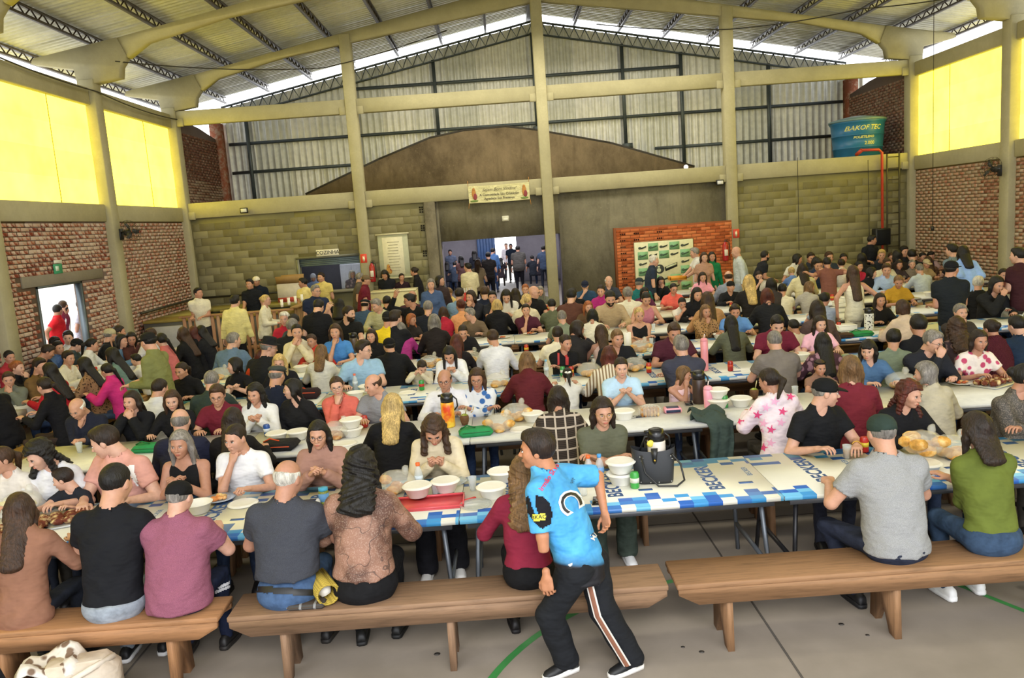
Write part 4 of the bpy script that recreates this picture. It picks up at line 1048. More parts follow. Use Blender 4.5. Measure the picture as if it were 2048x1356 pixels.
# water tank, pipe and ladder
wt = thing('water_tank', 'round blue plastic water tank on the back beam', 'tank', (9.93, 22.2, 3.67))
b = B(); b.lathe([(.001, 0), (.58, 0), (.60, .03), (.63, .33), (.645, .335), (.645, .36), (.635, .365), (.66, .66), (.675, .665), (.675, .69), (.665, .695), (.69, .98), (.72, 1.0), (.72, 1.05), (.70, 1.06)], 40); b.obj('tank_body', mat('plastic', '2b6f9e', .35), wt, True)
b = B(); b.lathe([(.74, 1.04), (.74, 1.09), (.5, 1.15), (.22, 1.20), (.001, 1.21)], 36); b.obj('lid', mat('plastic', '6f8a90', .4), wt, True)
tgt = bpy.data.objects['tank_body'].data
for txt, sz, x, z, sh in (('BAKOF TEC', .17, -.10, .84, .3), ('POLIETILENO', .085, -.10, .60, .2), ('2.000', .12, .04, .44, 0)):
    me = text_mesh(txt, sz, mat('plastic', 'd8d470', .5), sh, 0, .002); me.transform(Matrix.Translation((x, -1.2, z)) @ Matrix.Rotation(R(90), 4, 'X')); project(me, tgt, None, (0, 1, 0), wt, 'lettering', mat('plastic', 'd8d470', .5), .004)
rp = B().tube([(9.55, 21.1, 3.9), (10.0, 21.1, 3.88), (10.08, 21.1, 3.8), (10.09, 21.1, .3)], .035, 8).tube([(9.5, 21.3, 3.8), (9.55, 21.1, 3.9)], .05, 8).obj('red_pipe', mat('plastic', 'c4452f', .4), None, True)
tag(rp, 'red water pipe running down the wall from blue tank', 'pipe')
ld = thing('wall_ladder', 'dark steel rung ladder on the wall beside the red pipe', 'ladder', (10.35, 21.05, 1.2))
for s in (-1, 1): B().box(.16 * s - .018, .16 * s + .018, -.02, .02, 0, 2.55, 0, .004).obj('rail', mat('metal', '4a4530', .3), ld)
for k in range(9): B().tube([(-.16, 0, .15 + k * .29), (.16, 0, .15 + k * .29)], .014, 6).obj('rung', mat('metal', '4a4530', .3), ld)
tv = thing('speaker_box', 'black box speaker mounted on the back wall by the ladder', 'speaker', (10.05, 21.1, 1.62)); B().box(-.2, .2, -.14, .12, -.22, .22, 0, .02).obj('cabinet', mat('plastic', '17181c', .5), tv); B().box(-.17, .17, -.15, -.14, -.19, .19, 0, .006).obj('grille', mat('weave', '24262a'), tv)
def flood(u, v, y, lab):
    p = aty(u, v, y); t = thing('floodlight', lab, 'floodlight', (p.x, y, p.z))
    B().box(-.10, .10, -.03, .03, -.07, .07, 0, .01).obj('housing', mat('plastic', '1d1d1d', .4), t); B().box(-.075, .075, -.034, -.03, -.045, .045, 0, .002).obj('lens', mat('plastic', 'd9dade', .2), t); B().box(-.02, .02, .03, .12, -.02, .02).obj('bracket', mat('metal', '333333'), t)
flood(488, 421, 21.05, 'small black floodlight fixed under the lower beam at left')
flood(1440, 365, 21.05, 'bright floodlight near the column right of the banner')
p = aty(1372, 334, 24.6); em = thing('gable_lamp', 'small bright round lamp at the right end of the gable', 'lamp', (p.x, 24.6, p.z)); B().ball((0, 0, 0), .07, 10).obj('bulb', mat('emit', 'fff4e0', 3.0), em, True); B().tube([(0, .02, 0), (0, .32, .05)], .02, 6).obj('arm', mat('metal', '55524c'), em)
p = aty(1011, 437, 21.25); wl2 = thing('wall_box', 'small white light box on the dark wall above the doorway', 'box', (p.x, 21.29, p.z)); B().box(-.09, .09, -.05, .03, -.07, .07, 0, .012).obj('housing', mat('plastic', 'cfcdbc', .5), wl2); B().box(-.06, .06, -.056, -.05, -.045, .0, 0, .003).obj('lens', mat('plastic', 'e8e6da', .3), wl2)
es = thing('exit_sign', 'green exit sign above the side doorway in the brick wall', 'sign', (XL + .03, 14.95, 2.46)); B().box(-.005, .012, -.14, .14, -.12, .06, 0, .003).obj('sign_plate', mat('plastic', '3d9a6f', .5), es); B().box(.012, .03, -.13, .13, .07, .13, 0, .004).obj('lamp_box', mat('plastic', 'e0ded2', .4), es); B().box(.012, .014, -.09, .02, -.07, .02).obj('pictogram', mat('plastic', 'd8efe0', .6), es)
def wall_fan(x, y, z, s, lab):
    t = thing('wall_fan', lab, 'fan', (x, y, z)); t.rotation_euler = (0, 0, R(90 if s > 0 else -90) + (R(-25) if s > 0 else R(25)))
    B().box(-.05, .05, -.02, .02, -.12, .12, 0, .01).tube([(0, 0, .03), (0, -.12, .06), (0, -.18, .03)], .02, 8).obj('bracket', mat('plastic', '1c1c1c', .4), t)
    B().lathe([(.001, -.09), (.05, -.08), (.06, 0), (.05, .06), (.001, .07)], 12, (0, 0, 0)).obj('motor', mat('plastic', '202020', .4), t, True).matrix_local = Matrix.Translation((0, -.2, .03)) @ Matrix.Rotation(R(70), 4, 'X')
    cg = B()
    for r in (.06, .12, .18, .235): cg.tube([(r * math.cos(2 * math.pi * k / 20), r * math.sin(2 * math.pi * k / 20), .045 * (1 - (r / .25) ** 2)) for k in range(21)], .004, 4)
    for k in range(16): a = 2 * math.pi * k / 16; cg.tube([(.03 * math.cos(a), .03 * math.sin(a), .05), (.15 * math.cos(a), .15 * math.sin(a), .035), (.24 * math.cos(a), .24 * math.sin(a), 0), (.15 * math.cos(a), .15 * math.sin(a), -.04)], .003, 4)
    cg.obj('cage', mat('metal', '2a2a2a', .5), t).matrix_local = Matrix.Translation((0, -.30, .06)) @ Matrix.Rotation(R(72), 4, 'X')
    for k in range(3):
        bl = B(); bl.prism([(.03, -.03), (.1, -.07), (.2, -.06), (.21, .0), (.12, .03), (.03, .03)], -.004, .004, 'z'); o = bl.obj('blade', mat('plastic', '3a3a3c', .4), t); o.matrix_local = Matrix.Translation((0, -.30, .06)) @ Matrix.Rotation(R(72), 4, 'X') @ Matrix.Rotation(R(120 * k), 4, 'Z') @ Matrix.Rotation(R(18), 4, 'X')
wall_fan(XL + .19, 17.3, 3.02, 1, 'black caged wall fan on the left column')
wall_fan(XR - .19, 17.3, 3.05, -1, 'black caged wall fan on the right column')
# hanging wires
def wire(name, lab, pts, r=.012):
    P = []
    for i in range(len(pts) - 1):
        a, b_ = Vector(pts[i]), Vector(pts[i + 1]); L = (b_ - a).length
        for k in range(10): t = k / 10; q = a.lerp(b_, t); q.z -= .018 * L * 4 * t * (1 - t); P.append(q)
    P.append(Vector(pts[-1])); tag(B().tube(P, r, 5).obj(name, mat('plastic', '2a2722', .6), None, True), lab, 'cable')
wire('electric_cable', 'dark cable strung under the roof above the left windows', [(XL + .2, 13.2, 6.7), (-5.2, 14.2, 7.3), (-1.0, 15.0, 7.7)], .02)
wire('electric_cable', 'thin cable strung along the left eave beam to the corner', [(XL + .2, 12, 6.15), (XL + .2, 17.1, 5.95), (XL + .2, 21.2, 5.9)], .015)
wire('electric_cable', 'dark cable from right rafter head to the right slim column', [(XR - .3, 17.2, 6.75), (8.6, 19, 6.95), (6.15, 21.1, 7.15), (2.8, 21.1, 7.5)], .014)
wire('electric_cable', 'thin cable crossing from left rafter to the middle rafter', [(-7.6, 17.0, 6.5), (-4.2, 21.1, 6.9), (-1, 21.1, 7.6)], .012)
for u, v0, v1, l in ((1595, 315, 500, 'left'), (1736, 320, 520, 'middle')):
    p = aty(u, v0, 21.15); q = aty(u + 3, v1, 21.15); wire('drop_wire', 'thin wire hanging down the right block wall, %s one of two' % l, [p, q], .008)
pl = thing('pendant_plug', 'dark plug hanging on a wire before the right brick wall', 'plug', tuple(aty(1865, 457, 19.0))); B().lathe([(.001, -.06), (.035, -.05), (.04, .04), (.012, .06)], 10).obj('plug_body', mat('plastic', '26231e', .5), pl, True); B().tube([(0, 0, .05), (0, 0, roofz(pl.location.x) - pl.location.z - .1)], .007, 5).obj('flex', mat('plastic', '26231e', .5), pl)
# barbecue corner: counters and slatted fence
bc = thing('barbecue_counter', 'long concrete serving counter with yellowish top in left back corner', 'counter', (0, 0, 0))
B().box(-8.2, -5.0, 17.95, 18.0, 0, 1.0).obj('front_wall', mat('concrete', '7f7c70'), bc); B().box(-8.2, -4.75, 17.9, 18.7, 1.0, 1.06, 0, .01).obj('top', mat('wood', 'a8934a'), bc)  # yellow of the tops stands in for light from the tarpaulin panels
B().box(-8.2, -4.75, 20.4, 21.25, .95, 1.04, 0, .01).obj('top', mat('concrete', 'a89c58'), bc); B().box(-8.2, -4.75, 20.5, 21.25, 0, .95).obj('rear_wall', mat('concrete', '77735c'), bc)
B().box(-8.25, -7.5, 18.7, 20.4, .98, 1.05, 0, .01).obj('top', mat('concrete', 'a89c58'), bc); B().box(-8.25, -7.6, 18.7, 20.4, 0, .98).obj('side_wall', mat('concrete', '77735c'), bc)
B().tube([(-8.2, 21.2, 1.28), (-4.9, 21.2, 1.28)], .03, 6).tube([(-8.2, 17.9, 1.25), (-8.2, 21.2, 1.28)], .03, 6).obj('gas_pipe', mat('metal', '4a4840'), bc)
B().box(-6.9, -5.9, 19.2, 19.28, 1.02, 1.08).obj('plank', mat('wood', 'c9b27a'), bc).rotation_euler = (0, 0, 0)
B().box(-8.0, -7.3, 17.86, 17.95, .25, .92, 0, .01).obj('white_panel', mat('plastic', 'b9b7ac', .5), bc)
fe = thing('slat_fence', 'low wooden slat fence in front of the barbecue counter', 'fence', (0, 0, 0))
nf = 0
for k in range(19):
    x = -7.15 + k * .125; B().box(x - .035, x + .035, 17.62, 17.65, .10, 1.10, 0, .004).obj('slat', mat('wood', rnd.choice(['b98a66', 'a97a58', 'c29a78']), 'z'), fe)
for k in range(15):
    y = 17.75 + k * .14; B().box(-4.72, -4.69, y - .04, y + .04, .10, 1.14, 0, .004).obj('slat', mat('wood', rnd.choice(['a08058', '947450']), 'z'), fe)
B().box(-7.25, -4.7, 17.58, 17.70, 1.10, 1.14, 0, .005).box(-7.2, -4.7, 17.65, 17.69, .3, .38).obj('rail', mat('wood', 'b0845c'), fe); B().box(-4.78, -4.62, 17.6, 19.8, 1.14, 1.18, 0, .005).obj('rail', mat('wood', 'a08050'), fe)
bx = thing('cardboard_box', 'white printed cardboard box with open flaps on the counter', 'box', (-5.55, 20.75, 1.04))
B().box(-.3, .3, -.22, .22, 0, .5, 0, .006).obj('carton', mat('plastic', 'd8cfc0', .7), bx); B().box(-.3, .3, -.226, -.22, .02, .14).obj('red_print', mat('plastic', 'b9443a', .7), bx)
for s in (-1, 1): o = B().box(-.3, .3, -.004, .2, 0, .006).obj('flap', mat('plastic', 'a3814f', .8), bx); o.location = (0, -.22 * 1 if s < 0 else .22, .5); o.rotation_euler = (R(75 if s > 0 else 110), 0, 0)
lettering('FRÁGIL', .07, '8c4a40', bx, (0, -.2265, .3), (R(90), 0, 0)) if False else None
# ------------------------------------------------------------------ tables and benches
def table(x0, x1, yn, cloth, lab, leg='6a7078', dep=.92):
    xc = (x0 + x1) / 2; L = (x1 - x0) / 2 - .004; t = thing('banquet_table', lab, 'table', (xc, yn + dep / 2, 0), 0, 'banquet tables joined end to end'); h = dep / 2
    B().box(-L, L, -h, h, .705, .738, 0, .008).obj('tabletop', mat('plastic', 'c2c4c6', .4), t)
    B().box(-L + .05, L - .05, -h + .03, -h + .06, .665, .705).box(-L + .05, L - .05, h - .06, h - .03, .665, .705).obj('apron', mat('metal', '6a6c70'), t)
    lm = mat('metal', leg, .3)
    for sx in (-1, 1):
        for sy in (-1, 1):
            xx = sx * (L - .12); B().tube([(xx, sy * (h - .12), .70), (xx + sx * .05, sy * (h - .05), .0)], .017, 4).obj('leg', lm, t)
        B().box(sx * (L - .12) - .012 + sx * .03, sx * (L - .12) + .012 + sx * .03, -h + .1, h - .1, .22, .245).obj('stretcher', lm, t)
    if cloth:
        c = B().box(-L - .002, L + .002, -h - .006, h + .006, .739, .7425).box(-L, L, -h - .010, -h - .006, .712, .7425).box(-L, L, h + .006, h + .010, .712, .7425)
        ct = thing('tablecloth', lab.replace('table', 'cloth on table', 1) if False else 'printed oilcloth lying on the ' + lab, 'tablecloth', (xc, yn + dep / 2, 0), 0, 'oilcloths on the tables')
        c.obj('cloth_sheet', cloth, ct); return t, ct
    return t, None
PRINT = mat('cloth_print', 'e4e2d6'); PRINT2 = mat('cloth_print', 'dfe0da', .42); PRINT3 = mat('cloth_print', 'dfe0da', .26); PLAINC = mat('plastic', 'dcdcd6', .35)
ROWS = dict(A=5.13, B=7.08, C=9.0, D=10.97, E=12.9, F=14.8, G=16.7, H=18.55)
ORD = ['first', 'second', 'third', 'fourth', 'fifth', 'sixth', 'seventh', 'eighth', 'ninth', 'tenth', 'eleventh', 'twelfth', 'thirteenth', 'fourteenth', 'fifteenth', 'sixteenth', 'seventeenth', 'eighteenth', 'nineteenth', 'twentieth']
def ordn(i): return ORD[i] if i < 20 else 'number %d' % (i + 1)
TX = dict(A=(-4.82, 5), B=(-4.82, 5), C=(-4.5, 6), D=(-4.5, 6), E=(-4.3, 6), F=(-3.2, 6), G=(-2.9, 6), H=(3.2, 3))
def bench(x0, x1, yc, lab, wd, dep=.29, vert=False, ends=True):
    L = (x1 - x0) / 2 - .01; t = thing('wooden_bench', lab, 'bench', ((x0 + x1) / 2, yc, 0) if not vert else (yc, (x0 + x1) / 2, 0), 0 if not vert else R(90), 'wooden benches along the tables')
    m = mat('wood', wd); h = dep / 2
    B().box(-L, L, -h, h, .425, .46, 0, .006).obj('seat_board', m, t)
    for s in (-1, 1):
        pts = [(-L + .01, .425), (-L + .01, .39), (-L + .13, .325), (L - .13, .325), (L - .01, .39), (L - .01, .425)]
        B().prism(pts, s * (h - .02) - .018, s * (h - .02) + .018).obj('apron_board', m, t)
    for xx in ((-L + .32), 0.0 if L > 1.2 else None, L - .32):
        if xx is None: continue
        hh = h - .03; pts = [(-hh, .425), (-hh - .02, 0), (-hh + .06, 0), (0, .17), (hh - .06, 0), (hh + .02, 0), (hh, .425)]
        B().prism(pts, xx - .02, xx + .02, 'x').obj('leg', mat('wood', wd, 'z'), t)
    return t
for r, (xs, n) in TX.items():
    ri = ORD['ABCDEFGH'.index(r)]
    for i in range(n):
        x0 = xs + 2.2 * i
        lab = '%s table from left in the %s row from the camera' % (ORD[i], ri)
        cl = {'A': PRINT, 'C': PRINT2, 'D': PRINT2, 'E': PRINT3}.get(r, PLAINC)
        tb, ct = table(x0, x0 + 2.2, ROWS[r], cl, lab, '2c2c30' if (r == 'A' and i >= 3) else '6d737b')
        if ct and r in 'AC':
            for q in range(3):
                xx = -.72 + q * .72
                lettering('BECKER', .15 if r == 'A' else .11, '2a4f86', ct, (xx, .02, .7431), (0, 0, R(90)), 0, .004, 'lettering', .0003)
                o = link(text_mesh('BECKER', .055, mat('plastic', '4a6f9c', .6), 0, .0003), 'lettering', ct, (xx + .3, .10, .7431)); o.rotation_euler = (0, 0, R(90))
                B().box(xx + .17, xx + .27, -.16, -.12, .7429, .7434).obj('printed_card', mat('plastic', '3f62a0', .6), ct)
        if ct and r == 'B' and i == 2: lettering('SICOOB', .07, '4f5c58', ct, (.55, .0, .7431), (0, 0, 0), 0, .002, 'lettering', .0003)
BW = ['a07a58', '98714f', '9d7756', '946b49', 'a37f5c']
bench(-4.6, -1.87, 4.69, 'brown wooden bench nearest the camera at far left', 'a97b54'); bench(-1.83, .87, 4.69, 'weathered wooden bench nearest the camera behind the running boy', '94755b', .32); bench(.90, 3.62, 4.70, 'wooden bench nearest the camera at right under grey tee', '9c7654', .36); bench(3.66, 6.3, 4.69, 'wooden bench nearest the camera beyond the right picture edge', 'a97f58')
for r, (xs, n) in TX.items():
    y = ROWS[r]; w = n * 2.2; nb = max(1, round(w / 2.75)); bl = w / nb; ri = ORD['ABCDEFGH'.index(r)]
    for sd in ('near', 'far'):
        if r == 'A' and sd == 'near': continue
        for i in range(nb):
            bench(xs + i * bl, xs + (i + 1) * bl, y - .42 if sd == 'near' else y + 1.2 if r != 'A' else y + 1.17, '%s wooden bench from left on the %s side of the %s table row' % (ORD[i], sd, ri), BW[(i + len(ri)) % 5], .26)
# left tables that run along the brick wall
for i in range(3):
    y0 = 7.6 + i * 2.6
    t = thing('side_table', '%s table along the left brick wall, counted from the camera' % ORD[i], 'table', (-6.75, y0 + 1.3, 0), 0, 'tables along the left wall')
    B().box(-.42, .42, -1.29, 1.29, .705, .738, 0, .008).obj('tabletop', mat('plastic', 'd2d2cc', .4), t)
    for sx in (-1, 1):
        for sy in (-1, 1): B().tube([(sx * .34, sy * 1.1, .70), (sx * .38, sy * 1.16, 0)], .017, 4).obj('leg', mat('metal', '6d737b', .3), t)
    c = thing('tablecloth', 'white oilcloth on the %s table along the left wall' % ORD[i], 'tablecloth', (-6.75, y0 + 1.3, 0), 0, 'oilcloths on the tables'); B().box(-.43, .43, -1.295, 1.295, .739, .7425).box(.426, .432, -1.29, 1.29, .6, .742).obj('cloth_sheet', PLAINC, c)
    bench(y0, y0 + 2.6, -5.78, 'wooden bench on the right side of the %s left wall table' % ORD[i], 'b08850', .30, True); bench(y0, y0 + 2.6, -7.72, 'wooden bench on the wall side of the %s left wall table' % ORD[i], 'a47c4c', .30, True)
